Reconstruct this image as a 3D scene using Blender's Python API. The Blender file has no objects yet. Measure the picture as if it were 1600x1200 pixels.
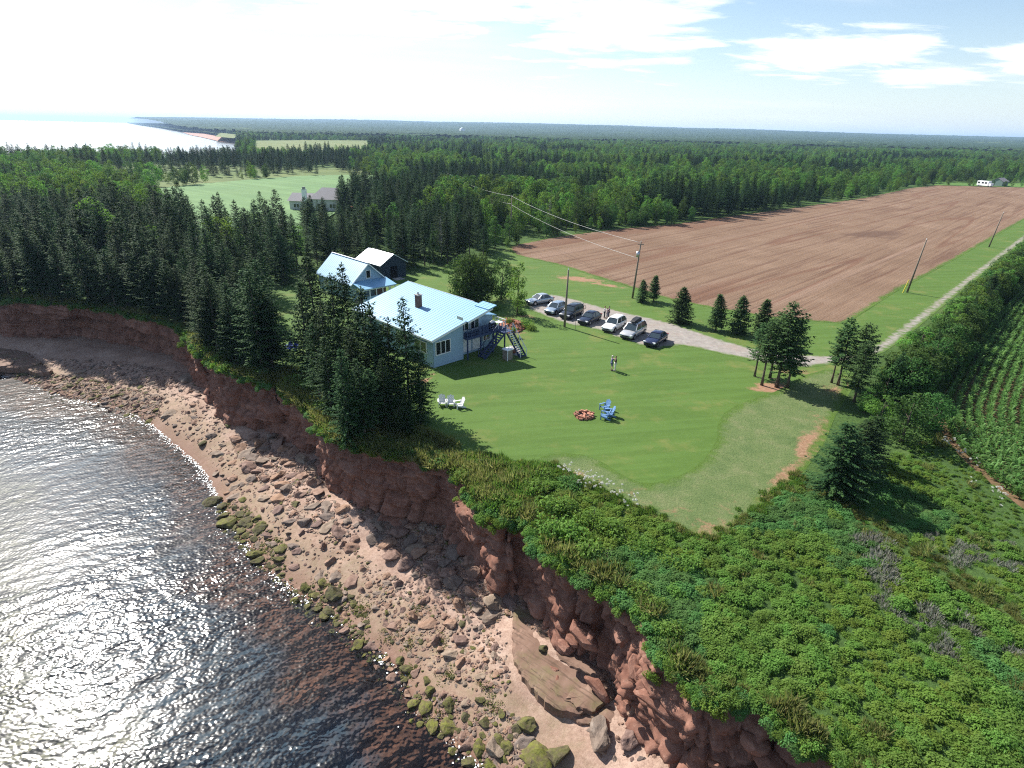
import bpy, bmesh, math, random
import numpy as np
from mathutils import Vector, Matrix, noise as mnoise
from mathutils.geometry import delaunay_2d_cdt

R = math.radians
SC = bpy.context.scene
COL = SC.collection
rng = np.random.default_rng(11)
random.seed(11)

# ------------------------------------------------------------------ camera
CAM_H = 25.0                     # drone height over the lawn (z = 0); the sea lies at z = -8
SEA = -8.0
PITCH, ROLL, FPX = R(23.23), R(1.28), 925.0
cp, sp, cr, sr = math.cos(PITCH), math.sin(PITCH), math.cos(ROLL), math.sin(ROLL)
fwd = Vector((0, cp, -sp)); up0 = Vector((0, sp, cp)); r0 = Vector((1, 0, 0))
c_right = r0 * cr + up0 * sr
c_up = -r0 * sr + up0 * cr
cam_d = bpy.data.cameras.new("camera")
cam = bpy.data.objects.new("camera", cam_d)
COL.objects.link(cam)
mw = Matrix.Identity(4)
for i in range(3):
    mw[i][0], mw[i][1], mw[i][2] = c_right[i], c_up[i], -fwd[i]
mw[2][3] = CAM_H
cam.matrix_world = mw
cam_d.sensor_width = 36.0
cam_d.lens = 36.0 * FPX / 1600.0
cam_d.clip_start = 0.5
cam_d.clip_end = 40000.0
SC.camera = cam

# ------------------------------------------------------------------ daylight
SUN_AZ, SUN_EL = R(-45.0), R(41.0)          # azimuth from +Y towards +X
w = bpy.data.worlds.new("World")
SC.world = w
w.use_nodes = True
nt = w.node_tree
nt.nodes.clear()
out = nt.nodes.new("ShaderNodeOutputWorld")
bg = nt.nodes.new("ShaderNodeBackground")
sky = nt.nodes.new("ShaderNodeTexSky")
sky.sky_type = 'NISHITA'
sky.sun_disc = False
sky.sun_elevation = SUN_EL
sky.sun_rotation = SUN_AZ
sky.altitude = 0.0
sky.air_density = 1.0
sky.dust_density = 0.5
sky.ozone_density = 1.6
bg.inputs['Strength'].default_value = 0.075
tc = nt.nodes.new("ShaderNodeTexCoord")
sep = nt.nodes.new("ShaderNodeSeparateXYZ")
nt.links.new(tc.outputs['Generated'], sep.inputs[0])
def wm(op, a, b=None, c=None, clamp=False):
    n = nt.nodes.new("ShaderNodeMath"); n.operation = op; n.use_clamp = clamp
    for i, v in enumerate((a, b, c)):
        if v is None: continue
        if isinstance(v, (int, float)): n.inputs[i].default_value = v
        else: nt.links.new(v, n.inputs[i])
    return n.outputs[0]
zz = wm('MAXIMUM', wm('ADD', sep.outputs[2], 0.10), 0.03)
cx = wm('DIVIDE', sep.outputs[0], zz); cy = wm('DIVIDE', sep.outputs[1], zz)
cmb = nt.nodes.new("ShaderNodeCombineXYZ")
nt.links.new(cx, cmb.inputs[0]); nt.links.new(cy, cmb.inputs[1])
def wnoise(scale, loc, detail=7, rough=0.55, dist=0.0, sx=1.0):
    mp = nt.nodes.new("ShaderNodeMapping")
    mp.inputs['Location'].default_value = loc
    mp.inputs['Rotation'].default_value = (0, 0, R(-28))
    mp.inputs['Scale'].default_value = (scale * sx, scale, scale)
    nt.links.new(cmb.outputs[0], mp.inputs[0])
    n = nt.nodes.new("ShaderNodeTexNoise")
    n.inputs['Scale'].default_value = 1.0
    n.inputs['Detail'].default_value = detail
    n.inputs['Roughness'].default_value = rough
    n.inputs['Distortion'].default_value = dist
    nt.links.new(mp.outputs[0], n.inputs['Vector'])
    return n.outputs[0]
def wramp(v, a, b):
    n = nt.nodes.new("ShaderNodeMapRange"); n.interpolation_type = 'SMOOTHSTEP'
    n.inputs[1].default_value = a; n.inputs[2].default_value = b
    nt.links.new(v, n.inputs[0]); return n.outputs[0]
wisp = wramp(wnoise(0.55, (3.7, 1.4, 0), 9, 0.56, 0.35, 0.55), 0.47, 0.68)
az_ = wm('ARCTAN2', sep.outputs[0], sep.outputs[1]); el_ = wm('ARCSINE', sep.outputs[2])
edge_n = wnoise(2.6, (2.2, 5.1, 1), 8, 0.62, 0.3, 0.6)
def bank(az0, el0, ra, re, amp, rag):
    '''one cloud bank: centre and half-size in degrees of azimuth and elevation'''
    a = wm('POWER', wm('DIVIDE', wm('SUBTRACT', az_, R(az0)), R(ra)), 2.0); e = wm('POWER', wm('DIVIDE', wm('SUBTRACT', el_, R(el0)), R(re)), 2.0)
    d = wm('SUBTRACT', wm('SUBTRACT', 1.0, wm('SQRT', wm('ADD', a, e))), wm('MULTIPLY', wm('SUBTRACT', 0.5, edge_n), rag))
    return wm('MULTIPLY', wramp(d, 0.0, 0.55), amp)
cov = wm('MULTIPLY', wisp, 0.30)
for b in ((31.5, 4.2, 4.0, 0.9, .95, 2.2), (37.5, 5.4, 4.6, 1.5, 1.0, 2.2), (24.5, 6.0, 7.5, 1.9, .8, 3.2), (8, 8.6, 11, 4.0, .6, 3.4), (-12, 10, 16, 4.0, .8, 3.0), (16, 11.5, 9, 1.8, .6, 3.2), (58, 9, 9, 2.5, .9, 2.6), (-62, 12, 16, 4, .8, 3), (85, 16, 14, 4, .8, 3), (-110, 14, 18, 5, .8, 3), (150, 12, 16, 4, .8, 3), (35, 14, 16, 2.4, .5, 3.4)):
    cov = wm('MAXIMUM', cov, bank(*b))
cov = wm('MINIMUM', cov, 1.0)
cmix = nt.nodes.new("ShaderNodeMix"); cmix.data_type = 'RGBA'
nt.links.new(cov, cmix.inputs[0])
nt.links.new(sky.outputs[0], cmix.inputs[6])
CLOUD = cmix.inputs[7]
CLOUD.default_value = (9.0, 9.1, 9.3, 1)
hzn = nt.nodes.new("ShaderNodeMix"); hzn.data_type = 'RGBA'      # pale summer haze low over the horizon
nt.links.new(wm('MULTIPLY', wm('POWER', 2.718, wm('MULTIPLY', wm('ABSOLUTE', sep.outputs[2]), -16.0)), 0.6), hzn.inputs[0])
nt.links.new(cmix.outputs[2], hzn.inputs[6]); hzn.inputs[7].default_value = (6.6, 7.6, 8.6, 1)
nt.links.new(hzn.outputs[2], bg.inputs['Color'])
nt.links.new(bg.outputs[0], out.inputs['Surface'])

sun_d = bpy.data.lights.new("sun", 'SUN')
sun_d.energy = 5.0
sun_d.angle = R(0.53)
sun_d.color = (1.0, 0.955, 0.88)
sun = bpy.data.objects.new("sun", sun_d)
COL.objects.link(sun)
sdir = Vector((math.sin(SUN_AZ) * math.cos(SUN_EL), math.cos(SUN_AZ) * math.cos(SUN_EL), math.sin(SUN_EL)))
sun.rotation_euler = sdir.to_track_quat('Z', 'Y').to_euler()

SC.view_settings.view_transform = 'Standard'
SC.view_settings.look = 'None'
SC.view_settings.gamma = 1.0
SC.view_settings.use_curve_mapping = False
SC.view_settings.exposure = 1.05
SC.render.engine = 'CYCLES'
SC.cycles.max_bounces = 6
SC.cycles.diffuse_bounces = 2
SC.cycles.glossy_bounces = 2
SC.cycles.transmission_bounces = 3
SC.cycles.transparent_max_bounces = 8
SC.cycles.volume_bounces = 0
SC.cycles.caustics_reflective = False
SC.cycles.caustics_refractive = False
SC.cycles.use_denoising = False
SC.cycles.pixel_filter_type = 'BLACKMAN_HARRIS'
SC.cycles.filter_width = 1.15
SC.cycles.sample_clamp_indirect = 2.0

# ------------------------------------------------------------------ small geometry helpers
def at(px, py, z=0.0):
    """Ground point (at height z) that stands under the given spot of the 1600 x 1200 survey photo."""
    x, y = (px - 800) / FPX, (600 - py) / FPX
    x2, y2 = x * cr - y * sr, x * sr + y * cr
    d = (x2, cp + y2 * sp, -sp + y2 * cp)
    t = (z - CAM_H) / d[2]
    return (d[0] * t, d[1] * t)
def poly(pts, z=0.0):
    return np.array([at(a, b, z) for a, b in pts])
def inside(P, pg):
    x, y = P[:, 0], P[:, 1]
    r = np.zeros(len(P), bool)
    n = len(pg)
    for i in range(n):
        x1, y1 = pg[i]; x2, y2 = pg[(i + 1) % n]
        c = (y1 > y) != (y2 > y)
        if c.any():
            xi = (x2 - x1) * (y - y1) / (y2 - y1 + 1e-12) + x1
            r ^= c & (x < xi)
    return r
def seg_dist(P, pl, closed=False):
    """distance and signed side (left positive) of points P to polyline pl"""
    best = np.full(len(P), 1e18); side = np.zeros(len(P))
    n = len(pl) if closed else len(pl) - 1
    for i in range(n):
        a = pl[i]; b = pl[(i + 1) % len(pl)]
        d = b - a; L2 = float(d @ d) + 1e-12
        q = P - a
        t = np.clip((q @ d) / L2, 0, 1)
        e = q - t[:, None] * d
        ds = np.einsum('ij,ij->i', e, e)
        m = ds < best
        best = np.where(m, ds, best)
        cs = d[0] * q[:, 1] - d[1] * q[:, 0]
        side = np.where(m, cs, side)
    return np.sqrt(best), side
def smooth_line(pts, it=2, closed=False):
    p = np.array(pts, float)
    for _ in range(it):
        if closed:
            q = np.roll(p, -1, 0)
            p = np.stack([.75 * p + .25 * q, .25 * p + .75 * q], 1).reshape(-1, 2)
        else:
            q = np.stack([.75 * p[:-1] + .25 * p[1:], .25 * p[:-1] + .75 * p[1:]], 1).reshape(-1, 2)
            p = np.vstack([p[:1], q, p[-1:]])
    return p
def resample(pl, step):
    seg = np.hypot(*np.diff(pl, axis=0).T)
    s = np.concatenate([[0], np.cumsum(seg)])
    n = max(2, int(s[-1] / step) + 1)
    t = np.linspace(0, s[-1], n)
    return np.stack([np.interp(t, s, pl[:, 0]), np.interp(t, s, pl[:, 1])], 1), t
def _h(ix, iy, seed):
    n = (ix * 374761393 + iy * 668265263 + seed * 974634777) & 0xffffffff
    n = ((n ^ (n >> 13)) * 1274126177) & 0xffffffff
    return ((n ^ (n >> 16)) & 0xffff) / 65535.0
FACET = [False]            # True: creased, planar facets instead of rounded swells
def vnoise(x, y, seed=0):
    x = np.asarray(x, float); y = np.asarray(y, float)
    ix = np.floor(x).astype(np.int64); iy = np.floor(y).astype(np.int64)
    fx = x - ix; fy = y - iy
    a = _h(ix, iy, seed); b = _h(ix + 1, iy, seed); c = _h(ix, iy + 1, seed); d = _h(ix + 1, iy + 1, seed)
    if FACET[0]: return np.where(fx + fy < 1, a + (b - a) * fx + (c - a) * fy, d + (c - d) * (1 - fx) + (b - d) * (1 - fy))
    fx = fx * fx * (3 - 2 * fx); fy = fy * fy * (3 - 2 * fy)
    return (a * (1 - fx) + b * fx) * (1 - fy) + (c * (1 - fx) + d * fx) * fy
def fbm(x, y, seed=0, o=4):
    x = np.asarray(x, float); y = np.asarray(y, float)
    r = 0; a = .5; t = 0
    for i in range(o):
        r = r + a * vnoise(x, y, seed + i * 17); t += a; a *= .5; x = x * 2.03 + 5.1; y = y * 2.03 + 2.7
    return r / t

def tag(o, label=None, cat=None, group=None, kind=None):
    if label: o['label'] = label
    if cat: o['category'] = cat
    if group: o['group'] = group
    if kind: o['kind'] = kind
    return o
def link(name, me, parent=None, mat=None, loc=None):
    o = bpy.data.objects.new(name, me)
    COL.objects.link(o)
    if mat is not None and me is not None and len(me.materials) == 0:
        me.materials.append(mat)
    if parent is not None: o.parent = parent
    if loc is not None: o.location = loc
    return o
def empty(name, loc=(0, 0, 0), rz=0.0):
    o = bpy.data.objects.new(name, None)
    o.empty_display_size = .3
    COL.objects.link(o)
    o.location = loc; o.rotation_euler = (0, 0, rz)
    return o
def np_mesh(name, V, F, mat=None, smooth=False, attrs=None, mats=None, mi=None):
    """F: (n,3) or (n,4) int array"""
    me = bpy.data.meshes.new(name)
    V = np.ascontiguousarray(V, dtype=np.float32); F = np.ascontiguousarray(F, dtype=np.int32)
    k = F.shape[1]
    me.vertices.add(len(V)); me.vertices.foreach_set('co', V.ravel())
    me.loops.add(F.size); me.loops.foreach_set('vertex_index', F.ravel())
    me.polygons.add(len(F))
    me.polygons.foreach_set('loop_start', np.arange(0, F.size, k, dtype=np.int32))
    if smooth: me.polygons.foreach_set('use_smooth', np.ones(len(F), bool))
    if mat is not None: me.materials.append(mat)
    if mats:
        for m in mats: me.materials.append(m)
        me.polygons.foreach_set('material_index', np.ascontiguousarray(mi, dtype=np.int32))
    if attrs:
        for an, av in attrs.items():
            a = me.attributes.new(an, 'FLOAT', 'POINT')
            a.data.foreach_set('value', np.ascontiguousarray(av, dtype=np.float32))
    me.update(calc_edges=True)
    return me
class MB:
    def __init__(s): s.V = []; s.F = []
    def add(s, vs, fs):
        k = len(s.V); s.V += [tuple(v) for v in vs]; s.F += [tuple(k + i for i in f) for f in fs]; return s
    def box(s, c, d, rz=0.0, tilt=None):
        hx, hy, hz = d[0] / 2, d[1] / 2, d[2] / 2
        M = Matrix.Rotation(rz, 3, 'Z')
        if tilt: M = M @ Matrix.Rotation(tilt[0], 3, tilt[1])
        vs = [Vector(c) + M @ Vector((x, y, z)) for z in (-hz, hz) for x, y in ((-hx, -hy), (hx, -hy), (hx, hy), (-hx, hy))]
        return s.add(vs, [(3, 2, 1, 0), (4, 5, 6, 7), (0, 1, 5, 4), (1, 2, 6, 5), (2, 3, 7, 6), (3, 0, 4, 7)])
    def bar(s, a, b, wd, ht):
        a = Vector(a); b = Vector(b); d = (b - a)
        L = d.length; d.normalize()
        upv = Vector((0, 0, 1)) if abs(d.z) < .95 else Vector((1, 0, 0))
        sx = d.cross(upv).normalized() * wd / 2; sz = sx.cross(d).normalized() * ht / 2
        vs = [p + q for p in (a, b) for q in (-sx - sz, sx - sz, sx + sz, -sx + sz)]
        return s.add(vs, [(3, 2, 1, 0), (4, 5, 6, 7), (0, 1, 5, 4), (1, 2, 6, 5), (2, 3, 7, 6), (3, 0, 4, 7)])
    def tube(s, pts, rs, n=7, cap=True):
        pts = [Vector(p) for p in pts]
        k0 = len(s.V); ref = None
        for i, p in enumerate(pts):
            d = (pts[min(i + 1, len(pts) - 1)] - pts[max(i - 1, 0)]).normalized()
            if ref is None: ref = Vector((1, 0, 0)) if abs(d.x) < .9 else Vector((0, 1, 0))
            e1 = d.cross(ref).normalized(); e2 = d.cross(e1).normalized(); 
            r = rs[i] if hasattr(rs, '__len__') else rs
            for j in range(n):
                a = 2 * math.pi * j / n
                s.V.append(tuple(p + e1 * (r * math.cos(a)) + e2 * (r * math.sin(a))))
        for i in range(len(pts) - 1):
            for j in range(n):
                a = k0 + i * n + j; b = k0 + i * n + (j + 1) % n
                s.F.append((a, b, b + n, a + n))
        if cap:
            s.F.append(tuple(k0 + j for j in range(n))[::-1])
            s.F.append(tuple(k0 + (len(pts) - 1) * n + j for j in range(n)))
        return s
    def mesh(s, name, mat=None, smooth=False):
        me = bpy.data.meshes.new(name)
        me.from_pydata(s.V, [], s.F)
        if mat is not None: me.materials.append(mat)
        if smooth:
            for p in me.polygons: p.use_smooth = True
        me.update()
        return me
    def obj(s, name, mat, parent=None, smooth=False, loc=None):
        return link(name, s.mesh(name, mat, smooth), parent, None, loc)

def cdt_sheet(name, boundary, z, mat, interior=None, kind='structure', zf=None, attrs=None):
    """flat sheet filling the polygon `boundary`, triangulated with the given interior points"""
    b = [Vector((float(x), float(y))) for x, y in boundary]
    n = len(b)
    pts = list(b)
    if interior is not None and len(interior):
        pts += [Vector((float(x), float(y))) for x, y in interior]
    vs, es, fs, *_ = delaunay_2d_cdt(pts, [(i, (i + 1) % n) for i in range(n)], [list(range(n))], 1, 1e-4)
    V = np.array([(v.x, v.y, z) for v in vs])
    if zf is not None: V[:, 2] = zf(V[:, :2])
    F = np.array([tuple(f) for f in fs if len(f) == 3])
    a, b2, c = V[F[:, 0]], V[F[:, 1]], V[F[:, 2]]
    nz = (b2[:, 0] - a[:, 0]) * (c[:, 1] - a[:, 1]) - (b2[:, 1] - a[:, 1]) * (c[:, 0] - a[:, 0])
    F[nz < 0] = F[nz < 0][:, ::-1]
    me = np_mesh(name, V, F, mat, attrs={k: f(V) for k, f in attrs.items()} if attrs else None)
    o = link(name, me)
    if kind: o['kind'] = kind
    return o

def scatter(name, P, scl, rot, objs, seed=0, idx=None):
    """ONE object: the given meshes instanced over points P (N,3); scl (N,) or (N,3); rot (N,3)"""
    me = bpy.data.meshes.new(name)
    N = len(P)
    me.vertices.add(N); me.vertices.foreach_set('co', np.ascontiguousarray(P, dtype=np.float32).ravel())
    scl = np.asarray(scl, float)
    if scl.ndim == 1: scl = np.repeat(scl[:, None], 3, 1)
    for an, av in (('scl', scl), ('rot', np.asarray(rot, float))):
        a = me.attributes.new(an, 'FLOAT_VECTOR', 'POINT'); a.data.foreach_set('vector', np.ascontiguousarray(av, dtype=np.float32).ravel())
    a = me.attributes.new('idx', 'INT', 'POINT')
    if idx is None: idx = np.random.default_rng(seed).integers(0, len(objs), N)
    a.data.foreach_set('value', np.ascontiguousarray(idx, dtype=np.int32))
    o = link(name, me)
    ng = bpy.data.node_groups.new(name + "_nodes", 'GeometryNodeTree')
    ng.interface.new_socket(name="Geometry", in_out='INPUT', socket_type='NodeSocketGeometry')
    ng.interface.new_socket(name="Geometry", in_out='OUTPUT', socket_type='NodeSocketGeometry')
    N_ = ng.nodes; Lk = ng.links
    gi = N_.new('NodeGroupInput'); go = N_.new('NodeGroupOutput')
    ip = N_.new('GeometryNodeInstanceOnPoints'); jn = N_.new('GeometryNodeJoinGeometry')
    for ob in objs:
        oi = N_.new('GeometryNodeObjectInfo'); oi.transform_space = 'ORIGINAL'
        oi.inputs['Object'].default_value = ob; oi.inputs['As Instance'].default_value = True
        Lk.new(oi.outputs['Geometry'], jn.inputs[0])
    def na(nm, ty):
        n = N_.new('GeometryNodeInputNamedAttribute'); n.data_type = ty; n.inputs['Name'].default_value = nm
        return n.outputs['Attribute']
    Lk.new(gi.outputs[0], ip.inputs['Points']); Lk.new(jn.outputs[0], ip.inputs['Instance'])
    ip.inputs['Pick Instance'].default_value = True
    Lk.new(na('idx', 'INT'), ip.inputs['Instance Index'])
    Lk.new(na('rot', 'FLOAT_VECTOR'), ip.inputs['Rotation'])
    Lk.new(na('scl', 'FLOAT_VECTOR'), ip.inputs['Scale'])
    Lk.new(ip.outputs[0], go.inputs[0])
    md = o.modifiers.new("scatter", 'NODES'); md.node_group = ng
    return o

# ------------------------------------------------------------------ materials
class NT:
    def __init__(s, name):
        s.m = bpy.data.materials.new(name); s.m.use_nodes = True
        s.t = s.m.node_tree; s.t.nodes.clear()
        s.o = s.t.nodes.new('ShaderNodeOutputMaterial')
        s.tc = s.t.nodes.new('ShaderNodeTexCoord')
    def n(s, ty, **kw):
        nd = s.t.nodes.new(ty)
        for k, v in kw.items(): setattr(nd, k, v)
        return nd
    def l(s, a, b): s.t.links.new(a, b)
    def setin(s, sock, v):
        if v is None: return
        if hasattr(v, 'is_linked') or hasattr(v, 'links'): s.l(v, sock)
        else:
            if isinstance(v, (tuple, list)) and len(v) == 3 and sock.type == 'RGBA': v = (*v, 1)
            sock.default_value = v
    def noise(s, scale, detail=4, rough=.55, dist=0., vec=None, sxyz=(1, 1, 1), rz=0., space='Object', loc=(0, 0, 0)):
        mp = s.n('ShaderNodeMapping')
        s.l(vec if vec is not None else s.tc.outputs[space], mp.inputs[0])
        mp.inputs['Location'].default_value = loc; mp.inputs['Rotation'].default_value = (0, 0, rz)
        if rz: mp.vector_type = 'TEXTURE'; sxyz = tuple(1 / q for q in sxyz)
        mp.inputs['Scale'].default_value = sxyz
        nd = s.n('ShaderNodeTexNoise')
        nd.inputs['Scale'].default_value = scale; nd.inputs['Detail'].default_value = detail
        nd.inputs['Roughness'].default_value = rough; nd.inputs['Distortion'].default_value = dist
        s.l(mp.outputs[0], nd.inputs['Vector'])
        return nd.outputs[0]
    def voro(s, scale, feat='F1', vec=None, sxyz=(1, 1, 1)):
        mp = s.n('ShaderNodeMapping'); s.l(vec if vec is not None else s.tc.outputs['Object'], mp.inputs[0]); mp.inputs['Scale'].default_value = sxyz
        nd = s.n('ShaderNodeTexVoronoi', feature=feat); nd.inputs['Scale'].default_value = scale
        s.l(mp.outputs[0], nd.inputs['Vector'])
        return nd
    def ramp(s, v, stops):
        nd = s.n('ShaderNodeValToRGB'); cr_ = nd.color_ramp
        while len(cr_.elements) < len(stops): cr_.elements.new(.5)
        for e, (p, c) in zip(cr_.elements, stops):
            e.position = p; e.color = (*c, 1) if len(c) == 3 else c
        s.l(v, nd.inputs[0]); return nd.outputs[0]
    def rng(s, v, a, b, c=0., d=1.):
        nd = s.n('ShaderNodeMapRange'); nd.interpolation_type = 'SMOOTHSTEP'
        for i, x in enumerate((v, a, b, c, d)): s.setin(nd.inputs[i], x)
        return nd.outputs[0]
    def math(s, op, a, b=None, clamp=False):
        nd = s.n('ShaderNodeMath', operation=op, use_clamp=clamp)
        s.setin(nd.inputs[0], a); s.setin(nd.inputs[1], b); return nd.outputs[0]
    def mix(s, f, a, b, blend='MIX'):
        nd = s.n('ShaderNodeMix', data_type='RGBA', blend_type=blend)
        s.setin(nd.inputs[0], f); s.setin(nd.inputs[6], a); s.setin(nd.inputs[7], b); return nd.outputs[2]
    def attr(s, name):
        nd = s.n('ShaderNodeAttribute', attribute_name=name); return nd.outputs['Fac']
    def rand(s): return s.n('ShaderNodeObjectInfo').outputs['Random']
    def hsv(s, c, h=None, sat=None, v=None):
        nd = s.n('ShaderNodeHueSaturation'); s.setin(nd.inputs['Color'], c)
        if h is not None: s.setin(nd.inputs['Hue'], h)
        if sat is not None: s.setin(nd.inputs['Saturation'], sat)
        if v is not None: s.setin(nd.inputs['Value'], v)
        return nd.outputs[0]
    def bump(s, h, strength=.5, dist=.05):
        nd = s.n('ShaderNodeBump'); nd.inputs['Strength'].default_value = strength; nd.inputs['Distance'].default_value = dist
        s.l(h, nd.inputs['Height']); return nd.outputs[0]
    def pbr(s, col, rough=.7, nrm=None, spec=.3, metal=0., coat=None):
        p = s.n('ShaderNodeBsdfPrincipled')
        s.setin(p.inputs['Base Color'], col); s.setin(p.inputs['Roughness'], rough)
        s.setin(p.inputs['Metallic'], metal); s.setin(p.inputs['Specular IOR Level'], spec)
        if coat: p.inputs['Coat Weight'].default_value = coat; p.inputs['Coat Roughness'].default_value = .05
        if nrm is not None: s.l(nrm, p.inputs['Normal'])
        return p.outputs[0]
    def done(s, sh):
        s.l(sh, s.o.inputs['Surface']); return s.m

def simple(name, c, rough=.6, var=.12, scale=3., spec=.3, metal=0., bump=0., bscale=None, coat=None, objrand=0.):
    s = NT(name)
    nz = s.noise(scale, 5, .6)
    d = tuple(x * (1 - var) for x in c); b = tuple(min(1, x * (1 + var)) for x in c)
    col = s.ramp(nz, [(.3, d), (.7, b)])
    if objrand: col = s.hsv(col, v=s.math('ADD', s.math('MULTIPLY', s.rand(), objrand), 1 - objrand / 2))
    nr = s.bump(s.noise(bscale or scale * 4, 4, .6), bump, .05) if bump else None
    return s.done(s.pbr(col, rough, nr, spec, metal, coat))

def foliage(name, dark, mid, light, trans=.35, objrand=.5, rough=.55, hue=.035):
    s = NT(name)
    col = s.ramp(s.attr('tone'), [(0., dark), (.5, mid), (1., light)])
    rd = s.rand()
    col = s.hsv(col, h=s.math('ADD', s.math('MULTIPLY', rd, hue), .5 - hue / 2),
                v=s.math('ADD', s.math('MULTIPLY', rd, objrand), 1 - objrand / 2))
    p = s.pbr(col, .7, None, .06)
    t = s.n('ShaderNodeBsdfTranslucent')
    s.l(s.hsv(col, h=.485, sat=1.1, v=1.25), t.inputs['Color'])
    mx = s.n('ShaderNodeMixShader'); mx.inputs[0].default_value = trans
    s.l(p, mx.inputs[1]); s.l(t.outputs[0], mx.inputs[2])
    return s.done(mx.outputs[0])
# ------------------------------------------------------------------ coast, shoreline, regions (plan view, metres)
coast_px = [(-260, 440), (-120, 452), (0, 464), (40, 468), (100, 472), (160, 480), (215, 490), (262, 503), (290, 514), (305, 540), (312, 556),
            (322, 548), (330, 562), (338, 574), (365, 582), (400, 592), (428, 600), (436, 588), (443, 606), (452, 620), (478, 630), (495, 652), (508, 672),
            (545, 692), (600, 706), (655, 718), (700, 724), (716, 738), (738, 768), (768, 798), (792, 820), (812, 806), (828, 818),
            (842, 852), (885, 884), (935, 908), (985, 936), (1012, 956), (1030, 995), (1062, 1040), (1098, 1082), (1130, 1092), (1165, 1085),
            (1205, 1112), (1250, 1150), (1290, 1165), (1330, 1200), (1400, 1300)]
coast_near = smooth_line([at(*p) for p in coast_px], 1)
left_ext = [(-330, 300), (-262, 205), (-190, 150), (-140, 122)]
right_ext = [(34, 9), (70, -12), (160, -70), (420, -300)]
coast_all = np.vstack([left_ext, coast_near, right_ext])
far_left = [(420, -300), (16000, -300), (16000, 16000), (-9700, 16000), (-7900, 13000), at(216, 195.5, SEA), at(250, 200.5, SEA), at(285, 207, SEA), at(318, 209.5, SEA),
            at(345, 214.5, SEA), at(372, 222.5, SEA), at(368, 227, 9), at(300, 227, 10), at(200, 224, 10), at(100, 222, 10), at(30, 223, 10)]
land_poly = np.vstack([coast_all[:-1], far_left])

water_px = [(-300, 560), (-120, 572), (0, 583), (60, 602), (110, 624), (175, 630), (235, 660), (268, 688), (300, 714), (325, 742), (342, 776),
            (352, 800), (385, 846), (415, 886), (470, 926), (520, 956), (562, 1004), (600, 1018), (632, 1050), (640, 1078), (650, 1108), (690, 1128), (722, 1160),
            (762, 1205), (840, 1300)]
wl = smooth_line([at(*p, SEA) for p in water_px], 1)
wl_all = np.vstack([[(-330, 260), (-250, 180), (-170, 128)], wl, [(12, 6), (40, -14), (130, -90)]])

clearing = poly([(432, 612), (424, 540), (420, 500), (428, 462), (452, 445), (480, 438), (500, 425), (525, 418), (548, 410), (570, 430), (640, 430), (700, 414), (760, 404), (785, 392), (800, 384),
                 (870, 406), (960, 433), (1040, 458), (1100, 470), (1200, 486), (1318, 496), (1396, 448), (1496, 390), (1590, 335), (1720, 285), (1760, 300), (1570, 402),
                 (1405, 528), (1345, 560), (1330, 610), (1305, 650), (1290, 690), (1255, 740), (1190, 795), (1150, 828), (1110, 850), (1080, 842), (1020, 806), (940, 770), (850, 726), (780, 715),
                 (735, 712), (700, 716), (655, 708), (600, 696), (545, 682), (515, 662), (500, 640), (480, 622), (455, 612)])
field_far = np.array(at(1600, 292))
plough = np.vstack([poly([(792, 388), (806, 399), (870, 413), (960, 441), (1040, 466), (1100, 479), (1200, 496), (1318, 506), (1332, 500), (1400, 456), (1500, 401), (1600, 343)]),
                    [(300, 320), (430, 440)], poly([(1640, 294), (1600, 293), (1540, 291.5), (1462, 289.5), (1420, 294), (1350, 309), (1250, 323), (1150, 336), (1050, 350), (980, 356), (900, 365), (850, 373), (805, 382)])])
far_green = poly([(1455, 289), (1540, 291), (1700, 295), (1760, 291), (1700, 287), (1560, 286), (1500, 285), (1462, 285)])
crop = np.vstack([[at(240, 298)], poly([(256, 308), (300, 318), (360, 320), (430, 316), (480, 306)], 8.5), poly([(545, 296), (575, 286)], 5), poly([(600, 276), (545, 274), (470, 276), (400, 281), (320, 288), (268, 293)])])
sparse = poly([(150, 262), (200, 296), (246, 300), (268, 294), (320, 288), (400, 281), (470, 276), (560, 274), (660, 272), (660, 264), (560, 262), (440, 262), (300, 258), (200, 256)])
bay_beach = poly([(283, 206), (300, 207.5), (330, 209.5), (352, 213), (371, 219), (370, 224.5), (345, 222), (318, 215.5), (296, 211)], SEA)
far_fields = [np.vstack([poly([(395, 224.5), (480, 224), (575, 222.5)], 10), poly([(575, 220.3), (470, 220), (398, 221)])]), poly([(640, 216), (690, 216), (690, 214.5), (640, 214.5)]),
              poly([(1232, 247), (1262, 250), (1300, 252), (1262, 245), (1238, 242)]), poly([(336, 214), (366, 217), (372, 211), (345, 208)])]
drive = smooth_line([at(*p) for p in [(826, 466), (850, 458), (890, 464), (930, 477), (970, 486), (1050, 504), (1100, 521), (1150, 537), (1200, 549), (1290, 556), (1345, 552), (1388, 524), (1478, 455), (1560, 395), (1640, 335), (1668, 318),
         (1676, 322), (1646, 341), (1568, 402), (1490, 465), (1412, 530), (1370, 558), (1300, 570), (1240, 577), (1180, 564), (1130, 554), (1070, 540), (1046, 541), (1030, 546), (1000, 540), (960, 527), (930, 514), (880, 506), (840, 490), (820, 480)]], 1, True)
rough = smooth_line([at(*p) for p in [(1178, 622), (1135, 640), (1120, 664), (1121, 690), (1092, 728), (1052, 748), (1010, 757), (975, 745), (940, 720), (900, 707), (846, 712), (838, 722),
         (850, 726), (940, 770), (1020, 806), (1080, 842), (1110, 850), (1150, 828), (1190, 795), (1255, 740), (1290, 690), (1305, 650), (1330, 600), (1300, 575), (1250, 588), (1215, 612)]], 1, True)
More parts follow.
